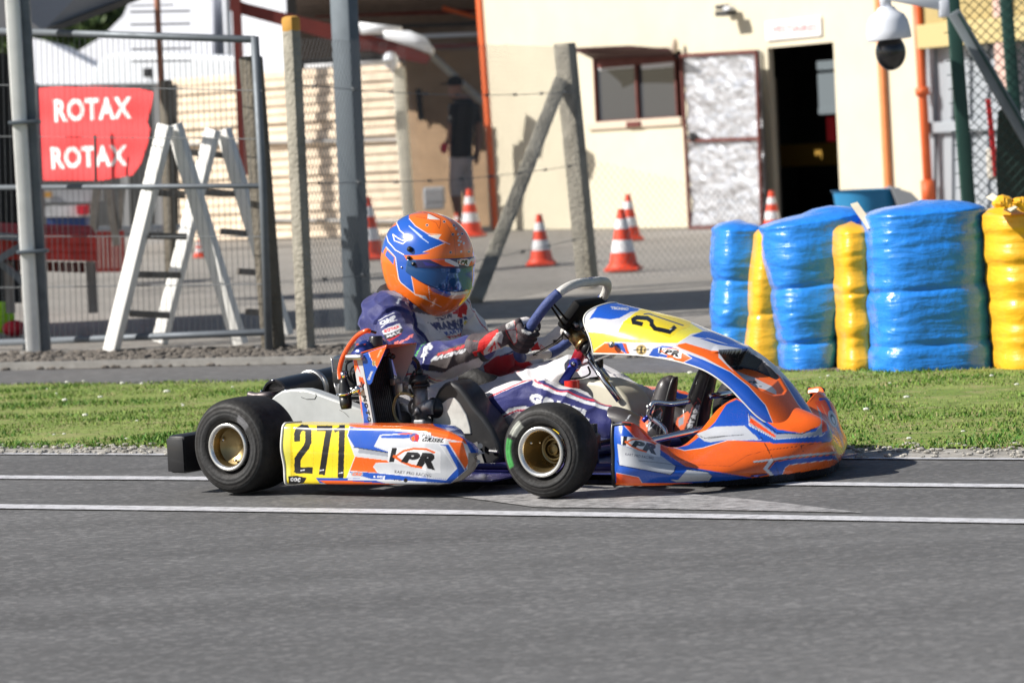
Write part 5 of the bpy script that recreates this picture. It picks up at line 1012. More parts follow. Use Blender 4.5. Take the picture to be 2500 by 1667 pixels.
B.add(Cq+Dq, [(0, 1, 2, 3), (7, 6, 5, 4), (0, 4, 5, 1), (1, 5, 6, 2), (2, 6, 7, 3), (3, 7, 4, 0)]); kb(B, 'core', mat('radiator_core', (.012, .012, .013), .4, .4), rad, smooth=False)
B = MB()
for k in range(11):
    f = .010+(w_-.02)*(k+.5)/11; p = b0+[.001, -f, 0]; q = b1+[.001, -f, 0]; B.bar(p, q, .0022, .005, up=(0, 1, 0))
kb(B, 'cooling_tube', mat('core_tube', (.05, .05, .055), .35, .7), rad, smooth=False)
B = MB(); B.bar(b0+[.002, -w_+.002, 0], b1+[.002, -w_+.002, 0], .012, .012, up=(0, 1, 0)); kb(B, 'side_rail', mat('dark_blue_steel', (.06, .08, .12), .4, .5), rad, smooth=False); B = MB(); B.bar(b0+[.003, -.004, 0], b1+[.003, -.004, 0], .008, .006, up=(0, 1, 0)); kb(B, 'side_rail', mat('dark_blue_steel', (.06, .08, .12), .4, .5), rad, smooth=False)
# top tank
tp = (a0+b0)/2; tl_ = []
for s in np.linspace(0, 1, 12):
    y = -w_*s; zt = .030*math.sin(min(s*3, 1)*1.57)+.004
    ring = [tp+np.array([.028*math.cos(t)*(1), y, max(-.012, (zt+.012)*math.sin(t)-.006)]) for t in np.linspace(-.5, math.pi+.5, 16)]
    tl_.append(ring)
B = MB(); tl_ = np.array(tl_); B.grid(tl_, closev=True); B.f.append(tuple(range(16))); B.f.append(tuple(range(11*16, 12*16))); o = kb(B, 'header_tank', mat('tank_blue', (.016, .04, .22), .2, .2, coat=.7), rad)
B = MB(); B.box(tp+np.array([0, .006, -.006]), (.062, .028, .016), bev=.006); kb(B, 'tank_end', M_alu, rad); B = MB(); B.bar(tp+[.0, -.02, .028], tp+[-.006, -.07, .034], .03, .003); kb(B, 'orange_stripe', mat('kart_orange', OR, .3, coat=.5), rad, smooth=False)
cp_ = KL(918, 830, latR-.07); B = MB(); pr = []
for k in range(36): pass
Vv = []; 
B.lathe([(0, .030), (.017, .030), (.020, .026), (.020, .0), (.012, -.002), (.012, -.018)], cp_-[0, 0, .018], (0, 0, 1), 30)
for k in range(14): a = k/14*6.283; q = cp_+[.0205*math.cos(a), .0205*math.sin(a), -.006]; B.bar(q-[0, 0, .01], q+[0, 0, .012], .003, .003)
kb(B, 'filler_cap', M_blk, rad, smooth=40)
# duct wings
M_dg = mat('duct_grey', (.46, .45, .48), .5, .1, var=.1); cvd = Canvas(860, 830, 960, 950, BL, 4); dp_ = lambda pts, c: cvd.poly(C2(pts), c)
dp_([(525, 395), (820, 280), (660, 640), (600, 560), (560, 470)], OR); cvd.line(C2([(525, 395), (545, 450), (600, 560), (665, 640)]), .8, WH); cvd.ell(C2([(610, 565)])[0], 4.6, 7, (.55, .40, .15)); cvd.ell(C2([(610, 565)])[0], 3.8, 6, BK); cvd.text('12', C2([(590, 545), (632, 530), (628, 590), (592, 600)]), (.75, .6, .3), .05)
cvd.text('IAME', C2([(500, 820), (565, 690), (600, 690), (545, 835)]), (.6, .6, .6), .05); cvd.text('omp', C2([(655, 470), (715, 345), (745, 350), (685, 485)]), (.9, .5, .3), .03); cvd.ell(C2([(440, 492)])[0], 4, 4, LG)
tri = C2([(404, 432), (525, 385), (660, 335), (815, 283), (770, 400), (735, 490), (660, 650), (620, 740), (575, 880), (545, 912), (515, 900), (490, 840), (450, 640)])
Pt = []; ctr = np.mean(tri, 0); B = MB(); K_ = 22; Vt = []; Ft = []; m_ = len(tri)
for k in range(K_+1):
    for x, y in tri: Vt.append(KL(ctr[0]+(x-ctr[0])*k/K_, ctr[1]+(y-ctr[1])*k/K_, latR+.004))
# densify edges
def dens(poly, n):
    out_ = []
    for i in range(len(poly)):
        a_, b_ = np.array(poly[i]), np.array(poly[(i+1) % len(poly)]); out_ += [a_*(1-t)+b_*t for t in np.linspace(0, 1, n, endpoint=False)]
    return out_
tri2 = dens(tri, 8); m_ = len(tri2); Vt = [KL(ctr[0]+(x-ctr[0])*k/K_, ctr[1]+(y-ctr[1])*k/K_, latR+.004) for k in range(K_+1) for x, y in tri2]
Ft = [(k*m_+i, k*m_+(i+1) % m_, (k+1)*m_+(i+1) % m_, (k+1)*m_+i) for k in range(K_) for i in range(m_)]
wg = link_mesh('duct_wing', Vt, Ft, M_pt, rad, local='kart'); merge(wg, .00005); paint(wg, cvd.sample(projk(kverts(wg)))); solid(wg, .0025, 0)
lf = latR-.105; far_ = C2([(820, 300), (1288, 252), (1230, 470), (1062, 860), (1030, 880), (1000, 860), (905, 520)]); lfo = latR-.20
B = MB(); B.prism([KL(x, y, lf-.02) for x, y in far_], (0, -.0025, 0)); kb(B, 'duct_wing', M_dg, rad, smooth=False)
B = MB(); p0, p1 = KL(881, 862, latR+.004), KL(944, 843, latR+.004); q0, q1 = KL(946, 846, lf-.02), KL(1017, 838.5, lf-.02); B.prism([p0, p1, q1, q0], (0, 0, .002)); kb(B, 'duct_top', mat('kart_orange'), rad, smooth=False)
B = MB(); B.sphere(KL(958, 870, lf+.02), (.009, .009, .009), 12, 8); B.sphere(KL(950, 866, lf+.03), (.008, .008, .008), 12, 8); kb(B, 'rubber_knob', M_blk, rad)
# overflow hose and pump
B = MB(); hp = [(903, 808, .46), (893, 808, .47), (872, 820, .47), (852, 845, .47), (836, 875, .47), (829, 905, .47), (832, 925, .47)]; B.tube([KL(*q) for q in hp], .0068, 12, sub=6); hs = kb(B, 'overflow_hose', mat('orange_hose', (.90, .11, .02), .3, coat=.4))
B = MB(); B.tube([KL(902, 808, .46), KL(918, 812, .44)], .004, 8); kb(B, 'nipple', M_blk, hs)
pc = KL(842, 960, .47); B = MB(); axp = np.array([.06, 0, -1.]); axp /= np.linalg.norm(axp); B.lathe([(0, -.045), (.010, -.045), (.013, -.03), (.017, -.012), (.019, 0)], pc, axp, 24); B.lathe([(.012, .006), (.018, .006), (.018, .032), (.015, .045), (0, .046)], pc, axp, 24); pm_ = kb(B, 'fuel_filter', M_blk); B = MB(); B.tube([pc+[0, 0, .045], pc+[-.002, 0, .062]], .0095, 12); kb(B, 'hose_ferrule', M_chr, pm_)
B = MB(); B.lathe([(.014, -.002), (.025, -.001), (.026, .003), (.014, .008)], pc, axp, 24); B.tube([pc+[.02, .004, .002], pc+[.055, .004, .012]], .008, 10); B.tube([pc+[.05, .004, .012], pc+[.06, .012, .014]], .011, 14); kb(B, 'clamp', M_chr, pm_)
# ---- engine, carburettor, airbox
B = MB(); B.box((.22, .26, .13), (.17, .16, .14), bev=.02); B.box((.20, .25, .235), (.10, .11, .09), bev=.02)
for k in range(6): B.box((.20, .25, .21+.014*k), (.115, .125, .006), bev=.002)
B.tube([(.20, .25, .28), (.20, .25, .33)], .018, 12); en = kb(B, 'engine', mat('engine_dark', (.05, .05, .052), .5, .6, var=.3, vscale=20))
B = MB(); cc = KL(1027, 985, .36); B.tube([cc+[0, 0, -.045], cc+[0, 0, .055]], [.021, .022], 18); B.box(cc+np.array([0, 0, -.065]), (.05, .045, .045), bev=.008); B.tube([cc+[-.03, 0, -.01], cc+[.045, 0, -.01]], .022, 16); B.tube([cc+[.0, .02, -.02], cc+[.0, .03, -.02]], .012, 12); cb = kb(B, 'carburettor', mat('carb_alloy', (.27, .27, .28), .45, .7, var=.4, vscale=40))
B = MB(); B.tube([cc+[0, 0, .05], cc+[0, 0, .083]], [.0275, .0265], 24); B.tube([cc+[0, 0, .08], cc+[0, 0, .10]], .011, 12); B.tube([cc+[0, 0, .048], cc+[0, 0, .056]], .0295, 24); kb(B, 'carburettor_cap', M_blk, cb)
B = MB(); B.tube([cc+[0, 0, .1], KL(1020, 885, .37), KL(1008, 872, .38)], .0055, 8, sub=3); B.tube([KL(1012, 905, .36), KL(1000, 930, .37), KL(1002, 955, .37), KL(1012, 962, .37)], .003, 6, sub=4); kb(B, 'throttle_cable', M_blk, cb)
B = MB(); B.tube([KL(x, y, .40) for x, y in [(1010, 968), (990, 960), (972, 964), (962, 985), (962, 1008), (972, 1028), (984, 1036)]], .0042, 10, sub=5); kb(B, 'fuel_hose', mat('clear_hose', (.34, .30, .14), .25, trans=.35), cb)
B = MB(); B.tube([cc+[.03, -.01, -.01], cc+[.06, -.10, -.04]], [.028, .034], 20); B.box(cc+np.array([.12, -.14, -.08]), (.13, .12, .10), bev=.03); kb(B, 'airbox', M_blk)
B = MB(); B.box(KL(985, 948, .36), (.03, .05, .035), bev=.004); B.box(KL(975, 930, .34), (.02, .07, .02), bev=.003); B.tube([KL(990, 944, .40), KL(1000, 944, .41)], .006, 8); kb(B, 'engine_mount', M_alu, smooth=40)
B = MB(); B.box(KL(828, 920, .33), (.03, .03, .035), bev=.004); B.tube([KL(860, 880, .28), KL(845, 890, .3), KL(850, 920, .3), KL(870, 940, .3)], .004, 8, sub=4); B.tube([KL(870, 890, .28), KL(855, 905, .3), KL(862, 935, .3)], .003, 8, sub=4); B.tube([KL(878, 880, .22), KL(858, 868, .25), KL(845, 885, .27)], .005, 8, sub=4); B.box(KL(868, 925, .26), (.05, .05, .05), bev=.01); kb(B, 'electrics', mat('wiring_black', (.010, .010, .011), .65), smooth=40)
B = MB(); B.box(KL(828, 915, .352), (.012, .004, .024), bev=.001); kb(B, 'white_tag', mat('white_plastic'), smooth=False)
# ---- seat
def seat():
    # silver bucket seat; stations from the back top to the front lip; U section
    st = [(-.02, .15, .355, .30), (.0, .165, .25, .27), (.03, .175, .13, .28), (.10, .185, .075, .27), (.20, .20, .06, .235), (.30, .205, .058, .215), (.40, .19, .062, .165), (.47, .17, .07, .11)]
    S = []
    for x, w_, zb, zs in st:
        row = []
        for k in range(21):
            a = math.pi*k/20; ca = math.cos(a); y = w_*math.copysign(abs(ca)**.6, ca); z = zb+(zs-zb)*(1-math.sin(a))**1.5 if zs > zb else zb; xx = x-(.05*(1-abs(ca)) if x < .02 else 0); row.append((xx, y, z))
        S.append(row)
    S = np.array(S); S = np.stack([catmull(S[:, k], 6)[0] for k in range(21)], 1); B = MB(); B.grid(S); o = kb(B, 'seat', mat('seat_silver', (.38, .38, .38), .3, .7, var=.3, vscale=9, coat=.3)); solid(o, .005); return o
seat_o = seat()
# near bolster with black skin and silver flank
out1 = [(1048, 1040), (1047, 1010), (1054, 978), (1068, 950), (1084, 932), (1102, 930), (1120, 940), (1139, 963), (1155, 988), (1180, 1016), (1200, 1045), (1216, 1080), (1226, 1120), (1200, 1140), (1100, 1130), (1060, 1080)]
B = MB(); B.prism([KL(x, y, .335) for x, y in out1], (0, -.10, 0)); o = kb(B, 'seat_cover', mat('seat_black', (.018, .018, .02), .4, var=.2, vscale=20, coat=.2), smooth=30); bv = o.modifiers.new('b', 'BEVEL'); bv.width = .018; bv.segments = 3; bv.limit_method = 'ANGLE'
out2 = [(1054, 1036), (1060, 1008), (1074, 988), (1095, 972), (1108, 970), (1122, 986), (1138, 1012), (1147, 1042), (1150, 1060), (1090, 1060)]
B = MB(); B.prism([KL(x, y, .339) for x, y in out2], (0, -.006, 0)); o2 = kb(B, 'seat_flank', mat('flank_silver', (.62, .61, .58), .34, .15, var=.35, vscale=14), o, smooth=30); bv = o2.modifiers.new('b', 'BEVEL'); bv.width = .004; bv.segments = 2; bv.limit_method = 'ANGLE'
B = MB(); B.bar(KL(1160, 1080, .34), KL(1180, 1140, .34), .018, .004, up=(0, 1, 0)); B.tube([KL(1172, 1088, .345), KL(1172, 1088, .352)], .008, 10); B.tube([KL(1195, 1100, .345), KL(1215, 1102, .345)], .004, 8); kb(B, 'seat_stay', M_alu, smooth=40)
# ---- steering
SWC = KL(1370, 783, 0); ALP = math.radians(47); up_ = np.array([math.cos(ALP), 0, math.sin(ALP)]); la_ = np.array([0, 1., 0]); nrm = np.array([-math.sin(ALP), 0, math.cos(ALP)])
def SWP(u, v, w_=0): return SWC+la_*u+up_*v+nrm*w_
ring = [(.155, .03), (.148, .09), (.115, .135), (.06, .152), (0, .152), (-.06, .152), (-.115, .135), (-.148, .09), (-.155, .03), (-.15, -.03), (-.135, -.09), (-.095, -.132), (-.05, -.14), (0, -.135), (.05, -.14), (.095, -.132), (.135, -.09), (.15, -.03)]
Rg, tt = catmull([SWP(u, v) for u, v in ring], 10, True)
cR_ = []
sw = empty('steering_wheel', (0, 0, 0)); sw.parent = kart
def part_ring(a, b, nm, m, r=.0132):
    idx = [i % len(Rg) for i in range(a, b+1)]; B = MB(); B.tube(Rg[idx], r, 16); o = kb(B, nm, m, sw); return o
M_gw = mat('grip_blue', (.05, .075, .22), .6, var=.15, vscale=40, bump=.2, bscale=120); M_sw = mat('grip_white', (.62, .60, .56), .55, var=.2, vscale=30, bump=.3, bscale=200)
n18 = 10
part_ring(-35, 16, 'grip', M_gw, .0152); part_ring(16, 72, 'rim_cover', M_sw); part_ring(72, 116, 'grip', M_gw, .0152); part_ring(116, 145, 'rim_cover', M_sw)
V, T = glyphs('KOSMIC', .06)
B = MB(); pts = []
for u, v in V: a = -.045+.09*(u); pts.append(SWP(.05-.095*u, .158+.0035+.0*(v), .0)+up_*.002+nrm*(.002+.010*(v-.5))+up_*(.0015))
txt = link_mesh('rim_lettering', pts, T, mat('letter_blue', (.04, .08, .30), .5), sw, smooth=False, recalc=False, local='kart')
B = MB(); hub = SWC-nrm*.045
for u, v in ((.10, .06), (-.10, .06), (0.02, -.10)):
    for d in (-.008, .008):
        t_ = np.array([-v, u])/math.hypot(u, v)*d; B.bar(SWP(t_[0]*2, t_[1]*2, -.042), SWP(u*.55+t_[0], v*.55+t_[1], -.034), .006, .004, up=tuple(nrm)); B.bar(SWP(u*.55+t_[0], v*.55+t_[1], -.034), SWP(u*1.35+t_[0]*.6, v*1.35+t_[1]*.6, -.004), .006, .004, up=tuple(nrm))
B.lathe([(0, .004), (.034, .004), (.034, -.004), (0, -.004)], SWC-nrm*.043, nrm, 24); kb(B, 'spoke', mat('spoke_black', (.03, .025, .022), .3, .8), sw, smooth=40)
B = MB(); c = SWP(-.02, .055, -.030); B.box(c, (.15, .10, .030), (la_, up_, nrm), bev=.010); dsh = kb(B, 'dashboard', mat('dash_black', (.010, .010, .011), .75, spec=.2), sw, smooth=40)
B = MB(); q = SWP(-.045, .05, .0)
for u, v in ((-.0, .02), (.02, .035), (.03, .0)): B.tube([SWP(u, v, -.04), SWP(u, v, -.062)], .006, 10); 
B.tube([SWP(-.005, .04, -.035), SWP(.0, .03, -.075)], .007, 10); kb(B, 'dash_connector', M_alu, sw)
col_ax = -nrm; B = MB(); B.tube([hub, hub+col_ax*.05], .024, 20); B.tube([hub+col_ax*.05, hub+col_ax*.06], .028, 20); kb(B, 'hub_boss', mat('hub_gold', (.42, .28, .12), .3, .9), sw)
B = MB(); B.tube([hub+col_ax*.06, hub+col_ax*.085], .022, 20); kb(B, 'hub_rubber', M_blk, sw)
B = MB(); B.tube([hub+col_ax*.03, KL(1438, 868, 0), KL(1455, 900, 0), (1.02, 0, .12)], .0095, 14); kb(B, 'steering_column', M_chr)
B = MB()
B.tube([KL(1440, 880, .05), KL(1512, 978, .06)], .0095, 12); B.tube([KL(1452, 880, -.03), KL(1530, 985, -.05)], .0085, 12); kb(B, 'column_strut', M_chr)
B = MB(); B.box(KL(1412, 872, .0), (.085, .03, .035), ((.5, 0, .86), (0, 1, 0), (-.86, 0, .5)), bev=.01); kb(B, 'column_bearing', mat('anodised_red', (.45, .02, .04), .3, .6, coat=.4), smooth=40)
B = MB(); p, q = KL(1404, 888, .03), KL(1372, 938, .06); B.bar(p, q, .028, .010, up=(0, 1, 0), bev=.004); B.tube([p+[0, .008, 0], p-[0, .008, 0]], .017, 20); lk = kb(B, 'steering_link', mat('anodised_blue', (.03, .04, .30), .3, .6, coat=.4), smooth=40)
B = MB(); B.tube([p+[0, .008, 0], p+[0, .014, 0]], .008, 8); kb(B, 'bolt', M_chr, lk)
B = MB(); B.bar(KL(1415, 893, .03), KL(1500, 862, .05), .020, .006, up=(0, .3, 1), bev=.002); B.bar(KL(1430, 872, -.03), KL(1500, 868, -.02), .014, .005, up=(0, .3, 1)); kb(B, 'panel_bracket', M_alu, smooth=40)
B = MB(); B.tube([KL(1464, 872, .0), KL(1464, 896, .0)], .011, 14); B.tube([KL(1462, 896, 0), KL(1462, 912, 0)], .005, 8); B.tube([KL(1450, 920, .02), KL(1452, 935, .02)], .014, 12); kb(B, 'panel_mount', M_blk)
B = MB(); B.tube([SWP(.0, .03, -.06), KL(1408, 800, .02), KL(1425, 810, .02), KL(1440, 840, .02), KL(1430, 870, .03)], .003, 6, sub=5); B.tube([KL(1385, 792, .02), KL(1410, 806, .02), KL(1432, 795, .02), KL(1450, 790, 0)], .003, 6, sub=5); B.tube([KL(1436, 895, .02), KL(1440, 912, .03), KL(1420, 922, .03), KL(1390, 925, .04)], .003, 6, sub=5); kb(B, 'cable', M_blk)
# ---- fuel tank between the legs
tkp = [(1345, 960), (1356, 940), (1385, 930), (1420, 926), (1462, 930), (1500, 945), (1524, 968), (1540, 998), (1545, 1040), (1350, 1040)]
B = MB(); B.prism([KL(x, y, .055) for x, y in tkp], (0, -.13, 0)); ft = kb(B, 'fuel_tank', mat('tank_plastic', (.66, .62, .50), .45, var=.12, vscale=8), smooth=30); bv = ft.modifiers.new('b', 'BEVEL'); bv.width = .02; bv.segments = 4; bv.limit_method = 'ANGLE'
c = KL(1396, 937, .08); B = MB(); B.tube([c+[0, 0, -.014], c+[0, 0, .010]], .022, 22); 
for k in range(12): a = k/12*6.283; B.bar(c+[.022*math.cos(a), .022*math.sin(a), -.013], c+[.022*math.cos(a), .022*math.sin(a), .009], .004, .004)
kb(B, 'filler_cap', mat('cap_red', (.70, .03, .02), .35, coat=.3), ft, smooth=40)
# ---- pedals
B = MB(); B.tube([KL(x, y, l) for x, y, l in [(1685, 978, .10), (1640, 985, .13), (1600, 982, .15), (1588, 995, .16), (1584, 1012, .16), (1590, 1025, .155)]], .0085, 12, sub=5); B.tube([KL(x, y, l) for x, y, l in [(1588, 1018, .15), (1606, 1030, .15), (1622, 1048, .15), (1628, 1075, .15)]], .0075, 12, sub=5); pd = kb(B, 'pedal', M_chr); B = MB(); B.tube([KL(1583, 993, .17), KL(1583, 993, .178)], .006, 10); kb(B, 'bolt', M_alu, pd)
B = MB(); B.tube([KL(1570, 1028, .17), KL(1580, 1018, .165)], .007, 12); kb(B, 'cable_adjuster', mat('anodised_blue'), pd)
B = MB(); B.tube([KL(1734, 967, -.06), KL(1770, 962, -.14), KL(1800, 958, -.2)], .009, 12); B.tube([KL(1800, 958, -.2), (1.40, -.22, .16), (1.40, -.2, .06)], .0075, 10); kb(B, 'pedal', M_chr)
# ================================================================== DRIVER
def chain(B, pts, rad, n=18, sq=None, sub=6):
    """closed tapered limb with round ends; sq: optional (lateral, vertical) scale"""
    P, t = catmull(pts, sub); R_ = np.interp(t, np.linspace(0, 1, len(rad)), rad)
    T0 = P[0]-P[1]; T0 /= np.linalg.norm(T0); T1 = P[-1]-P[-2]; T1 /= np.linalg.norm(T1)
    a = [P[0]+T0*R_[0]*math.cos(k) for k in (0.15, .5, .9, 1.25)]; ra = [R_[0]*math.sin(k) for k in (.15, .5, .9, 1.25)]
    b = [P[-1]+T1*R_[-1]*math.cos(k) for k in (1.25, .9, .5, .15)]; rb = [R_[-1]*math.sin(k) for k in (1.25, .9, .5, .15)]
    B.tube(np.vstack([a, P, b]), np.r_[ra, R_, rb], n)
def loft(B, secs, n=28, sub=6):
    """secs: (centre xyz, half depth x, half width lat, tilt) stacked roughly along z"""
    A_ = np.array([[*c, hx, hy] for c, hx, hy in secs]); A_, _ = catmull(A_, sub); P = []
    for i, r in enumerate(A_):
        P.append([(r[0]+r[3]*math.copysign(abs(math.cos(a))**.85, math.cos(a)), r[1]+r[4]*math.copysign(abs(math.sin(a))**.85, math.sin(a)), r[2]) for a in np.linspace(0, 2*math.pi, n, endpoint=False)])
    B.grid(np.array(P), closev=True); m = len(B.v); N = len(P); o_ = m-N*n
    B.f.append(tuple(o_+j for j in range(n))); B.f.append(tuple(o_+(N-1)*n+j for j in range(n)))
def fuse(B, vox, smooth_it, name):
    me = bpy.data.meshes.new('tmp'); me.from_pydata((np.array(B.v)*[1, -1, 1]).tolist(), [], B.f)
    bm = bmesh.new(); bm.from_mesh(me); bmesh.ops.recalc_face_normals(bm, faces=bm.faces); bm.to_mesh(me); bm.free()
    o = bpy.data.objects.new('tmp', me); SC.collection.objects.link(o)
    r = o.modifiers.new('r', 'REMESH'); r.mode = 'VOXEL'; r.voxel_size = vox; r.use_smooth_shade = True
    s = o.modifiers.new('s', 'SMOOTH'); s.iterations = smooth_it; s.factor = .5
    dg = bpy.context.evaluated_depsgraph_get(); m2 = bpy.data.meshes.new_from_object(o.evaluated_get(dg)); m2.name = name; bpy.data.objects.remove(o); return m2
def segd(V, a, b):
    a = np.array(a); b = np.array(b); ab = b-a; t = np.clip(((V-a)@ab)/(ab@ab), 0, 1); return np.linalg.norm(V-(a+t[:, None]*ab), axis=1), t
SHN = (.205, .165, .470); ELN = KL(1030, 890, .235); WRN = KL(1178, 850, .19); HIP = (.27, .105, .135)
KNN = KL(1302, 976, .17); ANN = KL(1500, 1041, .13)
SHF = (.225, -.150, .455); ELF = KL(1196, 878, -.235); WRF = KL(1300, 876, -.185); KNF = KL(1418, 920, -.17); ANF = KL(1618, 1004, -.13)
B = MB()
loft(B, [((.18, 0, .085), .10, .12), ((.19, 0, .10), .135, .165), ((.19, 0, .17), .14, .17), ((.16, 0, .26), .125, .155), ((.155, 0, .35), .125, .17), ((.17, 0, .42), .12, .172), ((.185, 0, .475), .10, .155), ((.20, 0, .51), .075, .12), ((.205, 0, .54), .055, .075), ((.21, 0, .58), .05, .055)])
chain(B, [(.17, .10, .47), SHN, (np.array(SHN)+ELN)/2+[-.005, .028, -.005], ELN, ELN*.5+WRN*.5+[0, .006, -.004], WRN], [.062, .074, .069, .060, .055, .040])
chain(B, [(.19, -.09, .465), SHF, (np.array(SHF)+ELF)/2+[-.01, -.015, .01], ELF, WRF], [.058, .062, .052, .046, .034])
chain(B, [(.18, .09, .14), HIP, np.array(HIP)*.5+np.array(KNN)*.5+[0, .01, -.004], KNN, KNN*.45+ANN*.55+[0, 0, .005], ANN], [.085, .08, .066, .059, .058, .044])
chain(B, [(.18, -.09, .14), np.array(HIP)*[1, -1, 1], np.array([.46, -.14, .21]), KNF, KNF*.5+ANF*.5+[0, 0, .0], ANF], [.09, .09, .075, .062, .050, .040])
body_me = fuse(B, .0034, 8, 'person')
body_me.materials.clear(); M_suit = mat('race_suit', attr=True, rough=.55, sheen=.25, spec=.35, var=.08, vscale=30, bump=.12, bscale=220); body_me.materials.append(M_suit)
person = bpy.data.objects.new('person', body_me); SC.collection.objects.link(person); person.location = tuple(KO); person.rotation_euler = (0, 0, YAW)
setp(person, 'kart driver in navy and white suit with orange and blue helmet, gripping the steering wheel', 'person')
def pb_(B, name, m, parent=None, smooth=True, **k): return link_mesh(name, B.v, B.f, m, parent or person, smooth=smooth, local='kart', **k)
V = kverts(person)
bones = {'torso': [((.18, 0, .12), (.17, 0, .42)), ((.17, -.1, .45), (.19, .1, .45)), ((.19, 0, .45), (.21, 0, .58))], 'an': [(SHN, ELN), (ELN, WRN)], 'af': [(SHF, ELF), (ELF, WRF)], 'ln': [(HIP, KNN), (KNN, ANN)], 'lf': [((.27, -.105, .135), KNF), (KNF, ANF)]}
radn = {'torso': .14, 'an': .07, 'af': .062, 'ln': .07, 'lf': .062}
keys = list(bones); Dm = np.stack([np.min([segd(V, a, b)[0] for a, b in bones[k]], 0)/radn[k] for k in keys], 1); part = Dm.argmin(1)
# cloth folds pushed into the surface
nrmv = np.empty(len(V)*3); body_me.vertices.foreach_get('normal', nrmv); nrmv = nrmv.reshape(-1, 3)
disp = np.zeros(len(V))
for kk, (k, segs) in enumerate((('an', [(SHN, ELN), (ELN, WRN)]), ('af', [(SHF, ELF), (ELF, WRF)]), ('ln', [(HIP, KNN), (KNN, ANN)]), ('lf', [((.27, -.105, .135), KNF), (KNF, ANF)]))):
    idx = np.where(part == keys.index(k))[0]
    j = np.array(segs[0][1])
    for i in idx:
        p = V[i]; dj = np.linalg.norm(p-j); q = Vector((p[0]*9+kk*5, p[1]*9, p[2]*9)); wv = mnoise.noise(q); 
        rg = 1-2.2*abs(mnoise.noise(Vector((q[0]*1.1+q[2]*.9, q[1]*1.2, q[2]*1.5-q[0]*.7)))); disp[i] = (.0055*math.sin(dj*85+wv*5)*math.exp(-dj/.13)+.0042*mnoise.noise(q*1.6)+.0050*max(0, rg)**3+.0020*mnoise.noise(q*4))
for i in np.where(part == 0)[0]:
    p = V[i]; q = Vector((p[0]*7, p[1]*7, p[2]*13+p[0]*6)); disp[i] = .010*max(0, 1-2.4*abs(mnoise.noise(q)))**2+.005*max(0, 1-2.4*abs(mnoise.noise(q*1.7)))**2+.003*mnoise.noise(q*3)
co = np.empty(len(V)*3); body_me.vertices.foreach_get('co', co); co = co.reshape(-1, 3)+nrmv*disp[:, None]; body_me.vertices.foreach_set('co', co.ravel()); body_me.update()
# suit colours
A = crop(880, 700, 6.533); S4 = crop(1150, 640, 3.92)
box_ = (880, 690, 1640, 1090)
cv = {k: Canvas(*box_, SW if k != 'an' else NAVY, 2.2) for k in keys}
cvA = cv['an']; a_ = lambda pts, c: cvA.poly(A(pts), c); al = lambda pts, w_, c: cvA.line(A(pts), w_/6.533, c)
al([(120, 760), (150, 520), (240, 350), (400, 200)], 9, SW)
al([(298, 548), (395, 480), (540, 415)], 12, WH); al([(335, 655), (430, 580), (585, 520)], 12, WH); cvA.text('OMP', A([(308, 560), (560, 442), (572, 520), (325, 628)]), WH, .07)
a_([(350, 705), (450, 640), (625, 570), (665, 650), (490, 730), (370, 765)], WH); cvA.text('ROTAX', A([(372, 690), (620, 590), (632, 640), (385, 742)]), (.72, .05, .06), .07)
a_([(368, 768), (490, 732), (665, 652), (690, 690), (640, 740), (560, 800), (460, 868), (400, 820)], BK); cvA.text('MAX', A([(412, 770), (640, 680), (650, 725), (425, 808)]), WH, .05); a_([(430, 845), (690, 705), (640, 745), (560, 805), (465, 870)], RD)
cvA.text('Sodi', A([(520, 880), (820, 770), (838, 820), (540, 940)]), (.92, .22, .18), .06, .1)
cvA.text('mojo', A([(855, 1085), (1040, 850), (1085, 860), (900, 1110)]), (.10, .70, .10), .02); cvA.text('XPS', A([(945, 1130), (1105, 905), (1170, 960), (1010, 1200)]), WH, .09, .1)
a_([(1080, 1290), (1145, 1170), (1230, 1050), (1380, 990), (1600, 920), (1880, 850), (1960, 840), (1960, 1100), (1880, 1130), (1640, 1205), (1300, 1350), (1080, 1340)], (.075, .062, .062))
a_([(1000, 1330), (1110, 1345), (1300, 1352), (1640, 1208), (1960, 1100), (1960, 1600), (1000, 1600)], (.56, .54, .53)); al([(1000, 1395), (1200, 1480), (1450, 1508), (1700, 1390), (1960, 1270)], 24, RD); al([(1000, 1430), (1200, 1510), (1450, 1535), (1700, 1420), (1960, 1300)], 10, (.75, .65, .4)); al([(1000, 1460), (1200, 1540), (1450, 1562), (1700, 1455), (1960, 1335)], 34, NAVY)
a_([(780, 1240), (820, 1240), (900, 1370), (860, 1600), (700, 1600)], SW); al([(700, 1395), (890, 1392)], 18, RD)
cvA.text('TUBAR', A([(1195, 1075), (1690, 915), (1698, 965), (1215, 1110)]), (.75, .04, .05), .09, .15); cvA.text('RACING', A([(1150, 1120), (1675, 990), (1668, 1050), (1150, 1185)]), WH, .09, .1)
a_([(360, 300), (430, 170), (560, 60), (830, 180), (840, 330), (810, 400), (600, 330)], NAVY); al([(570, 305), (610, 235), (680, 180), (760, 170)], 34, WH); cvA.text('OMP', A([(660, 300), (720, 215), (790, 250), (740, 330)]), WH, .06)
cvT = cv['torso']; t_ = lambda pts, c: cvT.poly(A(pts), c); tl2 = lambda pts, w_, c: cvT.line(A(pts), w_/6.533, c)
t_([(-600, 1500), (-600, 100), (430, 100), (520, 50), (700, 60), (830, 180), (840, 330), (900, 640), (1000, 760), (1100, 900), (700, 1300), (300, 1500)], NAVY); tl2([(570, 305), (610, 235), (680, 180), (760, 170)], 34, WH); cvT.text('OMP', A([(660, 300), (720, 215), (790, 250), (740, 330)]), WH, .06)
